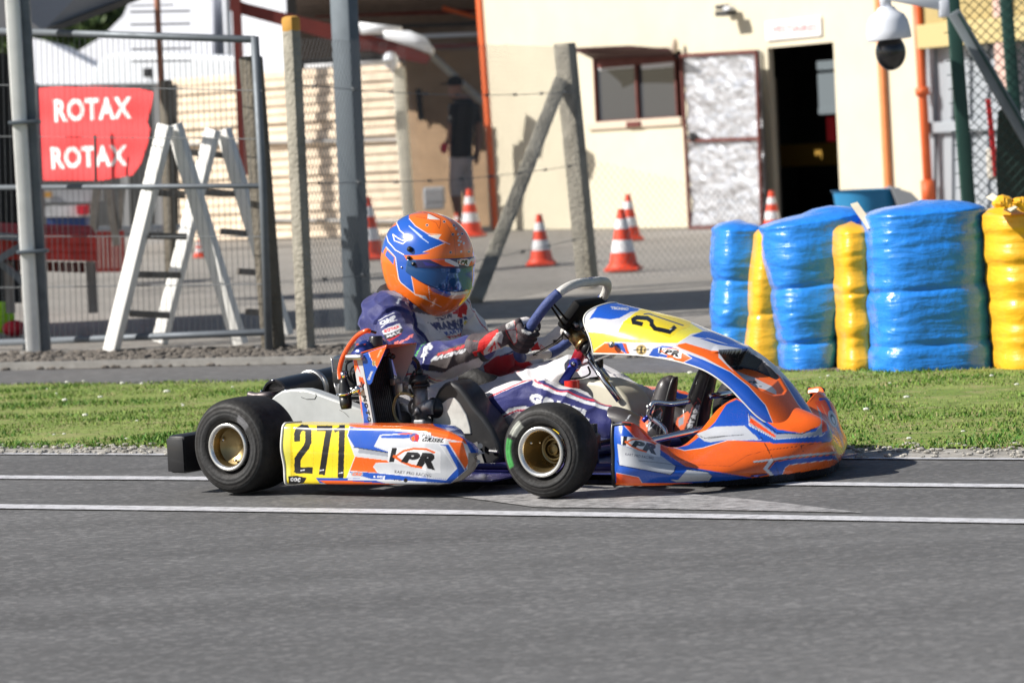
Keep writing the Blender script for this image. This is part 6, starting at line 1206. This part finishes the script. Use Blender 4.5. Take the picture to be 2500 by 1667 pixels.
t_([(780, 400), (1000, 250), (1300, 400), (1100, 450), (900, 420)], (.13, .12, .14)); t_([(1430, 430), (1560, 300), (1640, 260), (1700, 480), (1600, 500), (1560, 480)], RD)
cvT.text('TEAM', A([(1200, 500), (1430, 430), (1440, 490), (1215, 560)]), (.05, .06, .16), .06); tl2([(1185, 510), (1440, 430)], 7, (.05, .06, .16)); tl2([(1060, 570), (1160, 590), (1260, 620)], 10, (.05, .06, .16))
cvT.text('FRANCE', A([(1090, 590), (1620, 500), (1650, 640), (1230, 700)]), (.05, .06, .18), .09, .1); tl2([(1230, 715), (1500, 660), (1690, 620)], 8, (.05, .06, .18)); cvT.text('KARTING', A([(1300, 720), (1690, 630), (1695, 690), (1310, 775)]), (.04, .08, .35), .07); cvT.text('FINALS', A([(1340, 790), (1690, 690), (1690, 730), (1400, 825)]), RD, .06)
tl2([(1430, 540), (1600, 640), (1680, 740), (1690, 900)], 10, (.25, .25, .25))
t_([(1620, 430), (1700, 460), (1750, 560), (1760, 640), (1810, 720), (1790, 810), (1740, 780), (1650, 600)], WH); t_([(1650, 640), (1730, 600), (1790, 720), (1760, 740), (1700, 720)], (.7, .04, .03)); cvT.ell(A([(1700, 580)])[0], 8, 6, (.75, .6, .08)); t_([(1640, 480), (1690, 470), (1710, 520), (1660, 540)], (.06, .07, .2)); tl2([(1810, 720), (1790, 810), (1730, 775)], 9, NAVY)
tl2([(1640, 200), (1760, 380), (1850, 450), (1960, 650)], 12, (.35, .03, .05))
for k in ('torso',):
    c5 = crop(600, 740, 3.618); cv[k].poly(c5([(1900, 730), (1930, 720), (1945, 770), (1905, 770)]), (.04, .06, .30)); cv[k].poly(c5([(1940, 718), (1965, 715), (1975, 775), (1950, 775)]), WH); cv[k].poly(c5([(1968, 712), (1996, 715), (2000, 765), (1975, 775)]), RD); cv[k].text('P. GRI', c5([(2055, 742), (2140, 740), (2140, 765), (2058, 764)]), (.05, .06, .2), .05)
    cv[k].poly(c5([(1300, 560), (1450, 590), (1600, 700), (1450, 760), (1320, 720)]), SW); cv[k].line(c5([(1310, 625), (1560, 640)]), 3.2, RD)
cvL = cv['ln']; l_ = lambda pts, c: cvL.poly(S4(pts), c); ll = lambda pts, w_, c: cvL.line(S4(pts), w_/3.92, c)
l_([(-1100, 1000), (60, 1350), (560, 1130), (700, 1150), (1000, 1230), (1420, 1430), (1480, 1700), (-1100, 1800)], NAVY); cvL.poly([(1000, 900), (1160, 960), (1165, 985), (1120, 1010), (1000, 1100)], SW)
l_([(0, 1300), (60, 1340), (560, 1122), (600, 1120), (800, 1185), (1100, 1270), (1360, 1390), (1430, 1450), (1560, 1480), (1560, 1300), (1400, 1280), (1000, 1100), (560, 1000), (0, 1200)], SW)
ll([(0, 1378), (60, 1352), (300, 1240), (560, 1136), (640, 1145)], 9, WH); ll([(40, 1360), (300, 1235), (540, 1130), (600, 1132), (680, 1180), (850, 1230), (1050, 1290), (1250, 1350), (1350, 1390), (1415, 1450)], 13, (.66, .02, .05)); ll([(600, 1160), (700, 1205), (900, 1270), (1100, 1335), (1300, 1400), (1395, 1465)], 30, WH)
l_([(180, 1510), (330, 1440), (370, 1395), (470, 1380), (620, 1400), (640, 1425), (470, 1420), (390, 1450), (330, 1600), (200, 1600)], WH); ll([(190, 1530), (360, 1450), (440, 1420), (620, 1415)], 14, (.55, .02, .05)); l_([(200, 1560), (360, 1470), (460, 1430), (700, 1430), (700, 1800), (100, 1800)], (.50, .46, .46))
ll([(1130, 1640), (1250, 1690), (1400, 1705)], 22, WH); ll([(1180, 1690), (1400, 1735)], 10, (.6, .02, .05))
cvL.text('GRISEL', S4([(560, 1235), (1150, 1432), (1128, 1528), (545, 1335)]), WH, .07, .03)
cvF = cv['lf']; f_ = lambda pts, c: cvF.poly(S4(pts), c)
f_([(1060, 900), (1700, 1500), (1500, 1500), (1060, 1200)], (.50, .49, .56)); cvF.line(S4([(1230, 985), (1350, 1075), (1480, 1180), (1560, 1235)]), 2.2, (.03, .035, .10)); f_([(1550, 1255), (1600, 1250), (1680, 1275), (1900, 1310), (1900, 1420), (1700, 1400), (1600, 1340)], (.66, .62, .62)); f_([(1500, 1300), (1600, 1350), (1700, 1410), (1600, 1420), (1400, 1300)], (.16, .15, .22))
cvG = cv['af']; g_ = lambda pts, c: cvG.poly(S4(pts), c)
g_([(-100, 400), (150, 500), (180, 700), (60, 800), (-100, 900)], SW); cvG.line(A([(1700, 250), (1760, 380), (1850, 450), (1960, 650), (2100, 780)]), 2.2, (.45, .03, .06)); g_([(120, 990), (250, 900), (420, 850), (600, 980), (590, 1000), (480, 1060), (360, 1110), (150, 1080)], (.62, .02, .025)); g_([(250, 890), (330, 850), (420, 830), (420, 870), (300, 900)], WH); cvG.line(S4([(280, 905), (420, 858)]), 2.5, NAVY); cvG.line(S4([(150, 1085), (350, 1108), (480, 1055), (590, 990)]), 2.5, (.04, .04, .10)); cvG.line(S4([(150, 1072), (350, 1094), (475, 1042), (585, 980)]), 2., WH)
px = projk(V); col = np.zeros((len(V), 3))
for i, k in enumerate(keys): m_ = part == i; col[m_] = cv[k].sample(px[m_])
# back and inner sides: navy flanks, white spine panel
cw = V; vdir = (cC-k2w(V)); vdir /= np.linalg.norm(vdir, axis=1)[:, None]; nk = nrmv*[1, -1, 1]; nw_ = nk[:, 0:1]*hX+nk[:, 1:2]*sX+nk[:, 2:3]*np.array([0, 0, 1.]); face = (nw_*vdir).sum(1)
bk = (face < -.12) & (part == 0); col[bk] = np.where((np.abs(V[bk, 1]) < .02)[:, None], np.array(SW), np.array(NAVY))
hb = (nk[:, 0] < -.88) & (V[:, 2] > .28) & (np.abs(V[:, 1]) < .11); col[hb] = SW
for k in ('an', 'af', 'ln', 'lf'): m_ = (face < -.12) & (part == keys.index(k)); col[m_] = NAVY
dirt = np.array([mnoise.noise(Vector((p[0]*16, p[1]*16, p[2]*16))) for p in V]); col *= (1-.16*np.clip(dirt+.1, 0, 1))[:, None]
paint(person, col)
# ---- gloves: palm, five fingers closed round the rim
def ringpt(th): i = int(th*len(Rg)) % len(Rg); return Rg[i], (Rg[(i+1) % len(Rg)]-Rg[i-1])
def glove(sgn, i0, wrist, forearm, canv, label=None):
    c = Rg[i0]; tg = Rg[(i0+8) % len(Rg)]-Rg[(i0-8) % len(Rg)]; tg /= np.linalg.norm(tg)
    if tg[2] < 0: tg = -tg
    outd = c-SWC; outd -= tg*(outd@tg); outd /= np.linalg.norm(outd); back = nrm    # driver side
    r = .0165; B = MB()
    # the fingers run from the back of the rim on the driver's side, outward and round the front
    kn = c+outd*.018+back*.030
    palm0 = c+back*.030+outd*.020
    pw = np.array(wrist)
    # palm
    for s in np.linspace(-1, 1, 5):
        a = pw+tg*s*.018; b = palm0+tg*s*.026-(palm0-pw)*.06; chain(B, [a, (a+b)/2+outd*.004, b], [.021, .0195, .015], 12, sub=4)
    lens = [1.0, 1.08, 1.04, .88]
    for f_i, s in enumerate((.036, .0125, -.011, -.033)):
        k = lens[f_i]; base = palm0+tg*s; rr = r+.0095; P_ = [base]
        for ang in (65, 20, -25, -70, -110 if k > .95 else -95):
            a = math.radians(ang); P_.append(c+tg*(s*.92)+outd*math.cos(a)*rr*1.18+back*math.sin(a)*rr*1.08)
        chain(B, P_, [.0118*k, .0112, .0112*k, .0104*k, .0098*k, .0088*k], 12, sub=4)
    # thumb leaves the side of the palm and closes over the inner side
    tb_ = pw*.45+palm0*.55+tg*.024; inn = -outd
    chain(B, [tb_, palm0+tg*.040+inn*.022-back*.004, c+tg*.042+inn*(r+.012)+back*.004, c+tg*.036+inn*(r+.008)-back*.012], [.0155, .0135, .0120, .0098], 12, sub=4)
    # cuff over the wrist
    fa = np.array(forearm); d_ = (fa-pw)/np.linalg.norm(fa-pw)
    chain(B, [pw-d_*.005, pw+d_*.030, pw+d_*.068], [.027, .031, .037], 20)
    me = fuse(B, .0024, 3, 'glove'); me.materials.clear(); me.materials.append(mat('glove_cloth', attr=True, rough=.65, var=.1, vscale=40, bump=.2, bscale=200, spec=.3)); o = bpy.data.objects.new('glove', me); SC.collection.objects.link(o); o.parent = person; o['label'] = label
    Vg = kverts(o); nn = np.empty(len(Vg)*3); me.vertices.foreach_get('normal', nn); nn = nn.reshape(-1, 3); dsp = np.array([mnoise.noise(Vector(tuple(p*60)))*.0011+mnoise.noise(Vector(tuple(p*25)))*.0016 for p in Vg]); me.vertices.foreach_set('co', (Vg*[1, -1, 1]+nn*dsp[:, None]).ravel())
    c_ = canv.sample(projk(Vg)); dp = (Vg-c)@(-back); c_[dp > .024] = (.035, .03, .035); paint(o, c_); return o
gvn = Canvas(1140, 750, 1340, 900, (.075, .06, .065), 3); gn = lambda pts, c: gvn.poly(S4(pts), c); gl_ = lambda pts, w_, c: gvn.line(S4(pts), w_/3.92, c)
gn([(-40, 740), (75, 760), (140, 700), (250, 640), (265, 660), (250, 760), (290, 830), (150, 960), (60, 960)], (.66, .03, .03)); gn([(120, 850), (245, 680), (262, 700), (250, 770), (285, 830), (230, 900), (130, 925)], (.60, .56, .54)); gl_([(165, 850), (200, 800), (180, 890), (225, 760), (235, 830)], 12, (.66, .05, .05)); gn([(-40, 740), (60, 760), (80, 720), (60, 850), (-40, 870)], (.12, .1, .11))
gn([(330, 600), (360, 560), (420, 560), (425, 640), (340, 650)], (.62, .59, .57)); gn([(350, 650), (430, 650), (440, 760), (410, 780), (380, 720)], (.60, .57, .55)); gn([(470, 530), (530, 520), (600, 560), (650, 640), (600, 660), (500, 600)], (.66, .63, .61)); gn([(480, 640), (540, 650), (600, 690), (560, 700), (490, 670)], (.62, .6, .58)); gn([(245, 680), (290, 660), (310, 700), (290, 780), (250, 760)], (.6, .57, .55))
gl_([(410, 560), (430, 640), (330, 655), (360, 720), (410, 790), (440, 760), (435, 640)], 6, (.62, .05, .05)); gl_([(470, 540), (500, 610), (640, 665)], 14, BK); gl_([(540, 590), (590, 600), (570, 620), (600, 640)], 7, (.55, .1, .08)); gl_([(345, 600), (370, 590), (360, 620), (385, 610)], 5, BK)
gvf = Canvas(1280, 800, 1430, 880, (.60, .56, .52), 3); gvf.poly(S4([(570, 820), (640, 760), (660, 860), (590, 880)]), (.66, .03, .03)); gvf.line(S4([(640, 780), (660, 830), (710, 830), (670, 790), (650, 850)]), 1.6, (.7, .05, .05)); gvf.poly(S4([(780, 740), (870, 740), (870, 800), (790, 800)]), BK)
i_n = int(np.argmin(np.linalg.norm(projk(Rg)-np.array([1276, 820]), axis=1)+1000*(Rg[:, 1] < 0))); i_f = int(np.argmin(np.linalg.norm(Rg-(SWC+la_*-.150+up_*-.03), axis=1)))
glove(1, i_n, KL(1212, 828, .205), ELN, gvn, 'dark glove with pale grey patches and red cuff'); glove(-1, i_f, KL(1330, 845, -.19), ELF, gvf, 'pale glove with red star')
B = MB(); d_ = ELN-WRN; d_ /= np.linalg.norm(d_); q = KL(1178, 850, .2); B.tube([q-d_*.006, q+d_*.006], .040, 24); pb_(B, 'cuff_band', mat('cuff_black', (.02, .02, .022), .7))
# ---- boots
def boot(ank, heel, toe, lat_s, canv, nm_label):
    ank, heel, toe = map(np.array, (ank, heel, toe)); B = MB(); f = (toe-heel); L = np.linalg.norm(f); f /= L; sole = np.cross(f, [0, 1., 0]); 
    if sole[0] < 0: sole = -sole
    up2 = -sole
    chain(B, [ank+(ank-heel)*.0+np.array([-.045, 0, .012]), ank, heel*.55+ank*.45+up2*.0], [.041, .040, .042], 20)
    mid = heel+f*L*.5
    chain(B, [heel+up2*.028, heel+f*L*.2+up2*.032, mid+up2*.030, toe-f*.03+up2*.022, toe-f*.012+up2*.014], [.034, .037, .036, .029, .018], 20)
    me = fuse(B, .004, 3, 'boot'); me.materials.clear(); me.materials.append(mat('boot_leather', attr=True, rough=.4, coat=.25, var=.1, vscale=30)); o = bpy.data.objects.new('boot', me); SC.collection.objects.link(o); o.parent = person; o['label'] = nm_label
    Vb = kverts(o); paint(o, canv.sample(projk(Vb)))
    P = []
    for k in np.linspace(0, 1, 40):
        t_ = k; w_ = .040*math.sin(math.pi*min(1, .10+.86*t_)**.9)**.55*(.88+.12*math.cos(t_*5)); cc_ = heel+f*L*(t_*1.03-.015)+up2*(.004*math.sin(math.pi*t_))
        P.append([cc_+np.array([0, w_, 0])*math.cos(a)+sole*(.0075*math.sin(a)) for a in np.linspace(0, 2*math.pi, 24, endpoint=False)])
    B = MB(); B.grid(np.array(P), closev=True); B.f += [tuple(range(24)), tuple(range(39*24, 40*24))]; s = link_mesh('sole', B.v, B.f, mat('sole_rubber', (.035, .034, .033), .42, var=.2, vscale=30, coat=.2), o, local='kart'); return o
NB = crop(1480, 860, 7.84)
def bootcv(l): 
    c = Canvas(1470, 880, 1790, 1100, (.045, .04, .042), 2.4); return c
b1c = bootcv(0); q1 = lambda pts, c: b1c.poly(NB(pts), c)
q1([(660, 1190), (760, 1160), (800, 1220), (790, 1560), (660, 1560), (640, 1400)], (.78, .16, .06)); q1([(1050, 1080), (1090, 1130), (1110, 1350), (1080, 1340), (1060, 1200)], (.75, .15, .07)); b1c.line(NB([(380, 1300), (460, 1200)]), 2.4, LG); b1c.line(NB([(780, 1400), (850, 1330), (800, 1500), (900, 1400), (940, 1350)]), 2.5, LG); b1c.line(NB([(960, 1260), (1060, 1150), (1030, 1260)]), 2.5, LG); b1c.line(NB([(700, 1560), (780, 1300), (900, 1120), (1060, 1060)]), 1.5, (.65, .14, .1))
b2c = bootcv(1); q2 = lambda pts, c: b2c.poly(NB(pts), c)
q2([(1280, 1560), (1360, 1260), (1560, 1130), (1610, 1180), (1500, 1450), (1480, 1560)], (.80, .16, .06)); q2([(1380, 1270), (1490, 1220), (1480, 1360), (1390, 1420)], GY); q2([(1810, 1380), (1950, 1290), (1930, 1370), (1840, 1480)], (.8, .16, .06)); q2([(1560, 1560), (1700, 1420), (1900, 1400), (1800, 1560)], (.8, .17, .07))
b2c.text('STARS', NB([(1540, 1440), (1730, 990), (1815, 1010), (1640, 1450)]), WH, .06); b2c.line(NB([(1760, 880), (1810, 960), (1840, 1080), (1850, 1240)]), 1.6, (.7, .12, .1)); b2c.line(NB([(1560, 1360), (1600, 1200), (1650, 1050), (1730, 950)]), 1.6, (.7, .12, .1))
boot(KL(1532, 1036, .13), KL(1622, 1092, .12), KL(1648, 922, .10), 0, b1c, 'near racing boot pressing the pedal, black sole towards the nose'); boot(KL(1655, 1010, -.12), KL(1708, 1075, -.12), KL(1748, 893, -.12), 1, b2c, 'far racing boot, orange and black with white letters')
# ---- helmet
HC = KL(1044, 638, 0); hy = math.radians(-7); pt_ = math.radians(14)
hf = np.array([math.cos(hy)*math.cos(pt_), -math.sin(hy)*math.cos(pt_), -math.sin(pt_)]); hr = np.array([math.sin(hy), math.cos(hy), 0]); hr -= hf*(hr@hf); hr /= np.linalg.norm(hr); hu = np.cross(hr, hf); hu = hu if hu[2] > 0 else -hu
def hshape(az, el, k=1.):
    """az 0 = forward, + = towards camera side; el -90..90"""
    ce, se = math.cos(el), math.sin(el); f = ce*math.cos(az); r = ce*math.sin(az); u = se
    af = .142 if f > 0 else .148; ar = .122; au = .146 if u > 0 else .165
    e = 2.25; d = (abs(f/af)**e+abs(r/ar)**e+abs(u/au)**e)**(-1/e)
    if f > 0 and u < 0: d *= 1+.10*f*min(1, -u*2.2)*(1 if u > -.75 else .8)
    if f < 0 and u < -.1: d *= 1-.10*(-f)*min(1, (-u-.1)*2)
    d *= k; return np.array([f*d, r*d, u*d])
def H(v): return HC+hf*v[0]+hr*v[1]+hu*v[2]
BOT = -.128
def hclip(v):
    b = BOT-.055*max(0, (v[0]+.02)/.14) if True else BOT
    if v[2] < b:
        s = (v[2]-b); v = np.array([v[0]*(1-min(.16, -s*1.6)), v[1]*(1-min(.16, -s*1.6)), b+s*.02])
    return v
nu, nv = 420, 320; P = np.zeros((nv, nu, 3)); L_ = np.zeros((nv, nu, 3))
for i in range(nv):
    el = math.radians(90-170*i/(nv-1))
    for j in range(nu):
        v = hclip(hshape(2*math.pi*j/nu, el)); 
        cr = .0022*math.exp(-((v[1])/.012)**2)*(v[2] > .02)
        v = v*(1+cr/.14); L_[i, j] = v; P[i, j] = H(v)
B = MB(); B.grid(P, closev=True); hm = pb_(B, 'helmet', mat('helmet_gloss', attr=True, rough=.16, coat=1., spec=.5)); merge(hm, .00002)
# helmet design
Q = crop(820, 460, 3.92); HB = (.015, .10, .48); HO = (.88, .17, .012); HW = (.80, .74, .68)
ch = Canvas(925, 500, 1165, 775, HO, 4); h_ = lambda pts, c: ch.poly(Q(pts), c); hl = lambda pts, w_, c: ch.line(Q(pts), w_/3.92, c)
h_([(430, 600), (480, 420), (560, 320), (600, 260), (700, 205), (740, 200), (700, 230), (700, 290), (760, 360), (900, 440), (1040, 525), (830, 612), (900, 620), (760, 640), (650, 640), (700, 720), (755, 1010), (620, 900), (560, 730), (450, 620)], HB)
h_([(500, 400), (560, 320), (590, 280), (580, 350), (540, 370)], HO); hl([(600, 260), (580, 330), (610, 400), (700, 480), (640, 530), (560, 500), (545, 440), (600, 480), (640, 500), (700, 485)], 10, HW); hl([(500, 375), (480, 440), (500, 510), (570, 590), (650, 635)], 9, HW)
h_([(455, 600), (480, 560), (560, 640), (570, 730), (600, 870), (620, 900), (520, 860), (470, 760)], HO); hl([(480, 560), (570, 660), (600, 870), (625, 905), (755, 1010)], 7, HW); hl([(490, 575), (500, 640), (550, 720)], 5, HW); h_([(470, 640), (550, 730), (560, 660), (490, 590)], HB)
h_([(700, 720), (760, 780), (860, 850), (890, 960), (890, 1060), (750, 1010)], HO); hl([(700, 720), (755, 1015), (900, 1080), (1010, 1135)], 5, HW); h_([(755, 1010), (860, 1030), (885, 1070)], HW)
h_([(862, 855), (1000, 900), (1130, 950), (1130, 990), (1100, 1030), (960, 980), (880, 930)], HB); h_([(880, 920), (1000, 985), (1110, 1030), (1060, 1040), (920, 985)], (.25, .16, .30)); h_([(1100, 940), (1250, 940), (1285, 930), (1275, 1000), (1180, 1025), (1100, 1025)], HW); h_([(1100, 1022), (1180, 1022), (1270, 1000), (1260, 1040), (1150, 1060), (1080, 1050)], (.82, .45, .32)); hl([(1030, 955), (1080, 975), (1135, 985)], 16, BK); hl([(1250, 965), (1280, 935)], 14, BK); hl([(860, 850), (885, 930), (900, 1060)], 4, HW)
hl([(700, 290), (760, 360), (900, 450), (1090, 535)], 7, (.7, .62, .75)); hl([(1040, 525), (830, 612)], 5, HW); h_([(880, 450), (1010, 440), (975, 490)], HW); h_([(850, 425), (1010, 438), (960, 450)], (.85, .45, .25)); hl([(700, 360), (810, 465), (885, 520)], 9, (.5, .6, .8)); h_([(720, 370), (830, 460), (820, 475)], (.5, .6, .8))
h_([(880, 240), (1000, 300), (875, 295)], HW); hl([(840, 230), (920, 250), (1000, 290), (1000, 345), (990, 385)], 7, (.45, .07, .01)); hl([(770, 270), (880, 290), (960, 330), (985, 380)], 4, (.35, .05, .01))
hl([(760, 200), (940, 210), (1060, 340), (1130, 470), (1150, 660)], 4, (.55, .12, .02)); hl([(1080, 380), (1140, 380)], 2, (.4, .1, .02))
for p in ((1170, 440), (1185, 470), (1175, 500), (1195, 510), (1180, 540), (1225, 525), (1150, 385), (1200, 605)): ch.ell(Q([p])[0], 2.6, 3.2, (.72, .66, .6), .4)
for x, y in ((1035, 255), (1037, 318), (1135, 308), (1130, 355), (1120, 440), (1210, 435), (873, 352), (1098, 612), (1275, 605)): ch.ell(Q([(x, y)])[0], 3.4, 3.2, (.55, .5, .5)); ch.ell(Q([(x, y)])[0], 2.4, 2.2, (.02, .02, .02))
hl([(520, 830), (560, 830), (580, 890), (600, 900)], 4, (.6, .25, .08))
Vh = kverts(hm); loc = Vh-HC; lr = loc@hr; Vm = np.where((lr < 0)[:, None], Vh-2*lr[:, None]*hr, Vh); pm = projk(Vm)
colh = ch.sample(pm); front = projk(Vh); vis = (lr < 0) & ((loc@hf) > .06); colh[vis] = ch.sample(front[vis]); bot_ = (loc@hu) < BOT-.004; fr_ = (loc@hu)-(BOT-.055*np.clip(((loc@hf)+.02)/.14, 0, 9)); colh[fr_ < .006] = (.015, .014, .014); paint(hm, colh)
B = MB(); rim_ = []
for a in np.linspace(0, 2*math.pi, 90, endpoint=False):
    for e in np.linspace(-.3, -1.2, 120):
        v = hshape(a, e); b = BOT-.055*max(0, (v[0]+.02)/.14)
        if v[2] < b: break
    rim_.append(H(v*np.array([.985, .985, 1])+np.array([0, 0, -.001])))
B.tube(rim_, .0052, 10, closed=True); pb_(B, 'edge_trim', M_blk, hm)
# visor: a band of the same curve, slightly proud
def vgrid(az0, az1, f_lo, f_hi, k, na=90, ne=26):
    P = np.zeros((na, ne, 3))
    for i in range(na):
        a = az0+(az1-az0)*i/(na-1)
        for j in range(ne):
            lo, hi = f_lo(a), f_hi(a); e = lo+(hi-lo)*j/(ne-1); P[i, j] = H(hshape(a, e, k))
    return P
dg_ = math.radians
vlo = lambda a: dg_(-21+13*(abs(a)/1.35)**2.2); vhi = lambda a: dg_(17-9*(abs(a)/1.35)**2)
B = MB(); B.grid(vgrid(-1.36, 1.36, vlo, vhi, 1.022)); vs = pb_(B, 'visor', mat('visor_blue', (.012, .10, .32), .09, .5, coat=1., spec=.8), hm); solid(vs, .003)
cvv = Canvas(1015, 600, 1165, 660, (.03, .035, .12), 5); z_ = lambda pts, c: cvv.poly(Q(pts), c); z_([(800, 615), (980, 660), (1040, 665), (1150, 740), (1140, 750), (1030, 745), (850, 660)], (.9, .12, .02)); z_([(985, 655), (1035, 660), (1050, 705), (1020, 700), (975, 685)], (.9, .12, .02)); z_([(1040, 668), (1090, 680), (1170, 715), (1180, 750), (1140, 745), (1045, 700)], WH); z_([(1280, 680), (1310, 665), (1310, 740), (1250, 745)], WH); z_([(1290, 700), (1312, 690), (1312, 740), (1270, 742)], (.9, .14, .03)); cvv.kpr(Q([(1165, 680), (1272, 672), (1268, 742), (1168, 745)])); z_([(830, 700), (1000, 740), (860, 740)], (.04, .04, .25))
slo = lambda a: vhi(a)-dg_(12-2*(abs(a)/1.2)); B = MB(); B.grid(vgrid(-1.12, 1.12, slo, lambda a: vhi(a)-dg_(.6), 1.0285, 220, 60)); st_ = pb_(B, 'visor_strip', M_pt, vs); Vs = kverts(st_); ls = (Vs-HC)@hr; Vs2 = np.where((ls < -.045)[:, None], Vs-2*ls[:, None]*hr, Vs); paint(st_, cvv.sample(projk(Vs2))); solid(st_, .001)
B = MB()
for (x, y, rr) in ((716, 588, .0085), (712, 668, .0062), (752, 722, .0062)):
    for s in (1, -1):
        B = MB()
        d = ray(820+x/3.92, 460+y/3.92); best = None
        q = KL(820+x/3.92, 460+y/3.92, .118); v = np.array([(q-HC)@hf, ((q-HC)@hr), (q-HC)@hu]); v = v/np.linalg.norm(v); az = math.atan2(v[1], v[0]); el = math.asin(v[2]); c0 = H(hshape(az*s, el, 1.015)); nd = c0-HC; nd /= np.linalg.norm(nd); B.tube([c0, c0+nd*.006], rr, 18); B.tube([c0+nd*.006, c0+nd*.008], rr*.45, 10); pb_(B, 'visor_screw', M_blk, vs)
B = MB(); q = KL(983, 652, .118); v = np.array([(q-HC)@hf, ((q-HC)@hr), (q-HC)@hu]); v /= np.linalg.norm(v); c0 = H(hshape(math.atan2(v[1], v[0]), math.asin(v[2]), 1.0)); B.sphere(c0, (.0042, .0042, .0042), 10, 8); pb_(B, 'rivet', M_chr, hm)
# neck roll
B = MB(); nc = np.array([.20, 0, .515]); B.tube([nc+np.array([.085*math.cos(a)-.01, .085*math.sin(a), -.028*math.cos(a)]) for a in np.linspace(0, 2*math.pi, 30, endpoint=False)], .026, 14, closed=True); pb_(B, 'neck_collar', mat('collar_black', (.018, .016, .018), .8, bump=.3, bscale=100))
# ================================================================== WALKING MAN
def man():
    dep = 42.7; ft = G(1135, 566); ft = np.array([D(1135, 566, dep)[0], dep, 0]); S_ = dep/FPX
    P3 = lambda x, y, o=0.: D(x, y, dep+o)
    B = MB()
    sl2 = lambda pts, rad, n=14: chain(B, pts, rad, n)
    sl2([P3(1125, 395), P3(1124, 350), P3(1126, 300), P3(1132, 262), P3(1118, 240)], [.15, .16, .17, .165, .07]); sl2([P3(1118, 245), P3(1112, 222)], [.06, .07]); sl2([P3(1109, 228), P3(1112, 205)], [.085, .095])
    sl2([P3(1116, 400, -.05), P3(1112, 460, -.08), P3(1118, 515, -.1)], [.10, .085, .055]); sl2([P3(1118, 515, -.1), P3(1120, 558, -.1), P3(1102, 566, -.12)], [.055, .045, .035])
    sl2([P3(1135, 400, .06), P3(1142, 460, .08), P3(1152, 512, .1)], [.10, .08, .055]); sl2([P3(1152, 512, .1), P3(1165, 552, .1), P3(1150, 562, .1)], [.052, .045, .035])
    sl2([P3(1105, 262, -.12), P3(1103, 305, -.16), P3(1098, 340, -.15)], [.06, .05, .045]); sl2([P3(1098, 340, -.15), P3(1086, 356, -.18)], [.04, .035])
    for k in range(4): sl2([P3(1086, 354+k*3, -.18), P3(1080, 358+k*3, -.19), P3(1080, 364+k*2.5, -.19)], [.014, .013, .011], 8)
    sl2([P3(1088, 352, -.18), P3(1082, 350, -.2)], [.014, .012], 8)
    sl2([P3(1160, 262, .1), P3(1168, 315, .12), P3(1166, 362, .05), P3(1164, 385, .02)], [.06, .05, .042, .035])
    for k in range(4): sl2([P3(1161+k*2.4, 385, .02), P3(1160+k*2.4, 396, .02), P3(1157+k*2.4, 401, .02)], [.013, .012, .010], 8)
    sl2([P3(1158, 383, .02), P3(1155, 391, 0)], [.013, .011], 8)
    B.v = [(p[0]-ft[0], -(p[1]-ft[1]), p[2]) for p in B.v]
    me = fuse(B, .014, 3, 'person'); me.materials.clear(); me.materials.append(mat('man_skin', attr=True, rough=.6, var=.1, vscale=14)); o = bpy.data.objects.new('person', me); SC.collection.objects.link(o); o.location = tuple(ft)
    setp(o, 'man in black cap, black t-shirt and pale shorts walking left beside the cream building', 'person')
    V = np.array([v.co[:] for v in me.vertices])+ft; px = proj(V); c = np.tile([.45, .25, .18], (len(V), 1)); tshirt = (px[:, 1] > 240) & (px[:, 1] < 388) & (px[:, 0] > 1100-(px[:, 1] < 300)*10) & (px[:, 0] < 1163+(px[:, 1] < 300)*20); c[tshirt] = (.016, .016, .02)
    sh_ = (px[:, 1] >= 385) & (px[:, 1] < 478) & (px[:, 0] < 1158); c[sh_] = (.75, .70, .72); c[(px[:, 1] > 548)] = (.05, .05, .05); paint(o, c)
    B = MB(); hc = P3(1111, 201); B.sphere(hc, (.105, .115, .085), 20, 12); B.box(hc+np.array([-.13, 0, -.015]), (.12, .13, .02), bev=.008); link_mesh('cap', B.v, B.f, mat('cap_black', (.012, .012, .016), .8), o)
    B = MB(); B.sphere(P3(1084, 362, -.2), (.05, .04, .07), 10, 8); ob = B.build('pouch', mat('pouch_pink', (.75, .05, .10), .6, bump=.5)); setp(ob, 'small pink and red pouch held in the walking man\'s hand', 'pouch')
man()
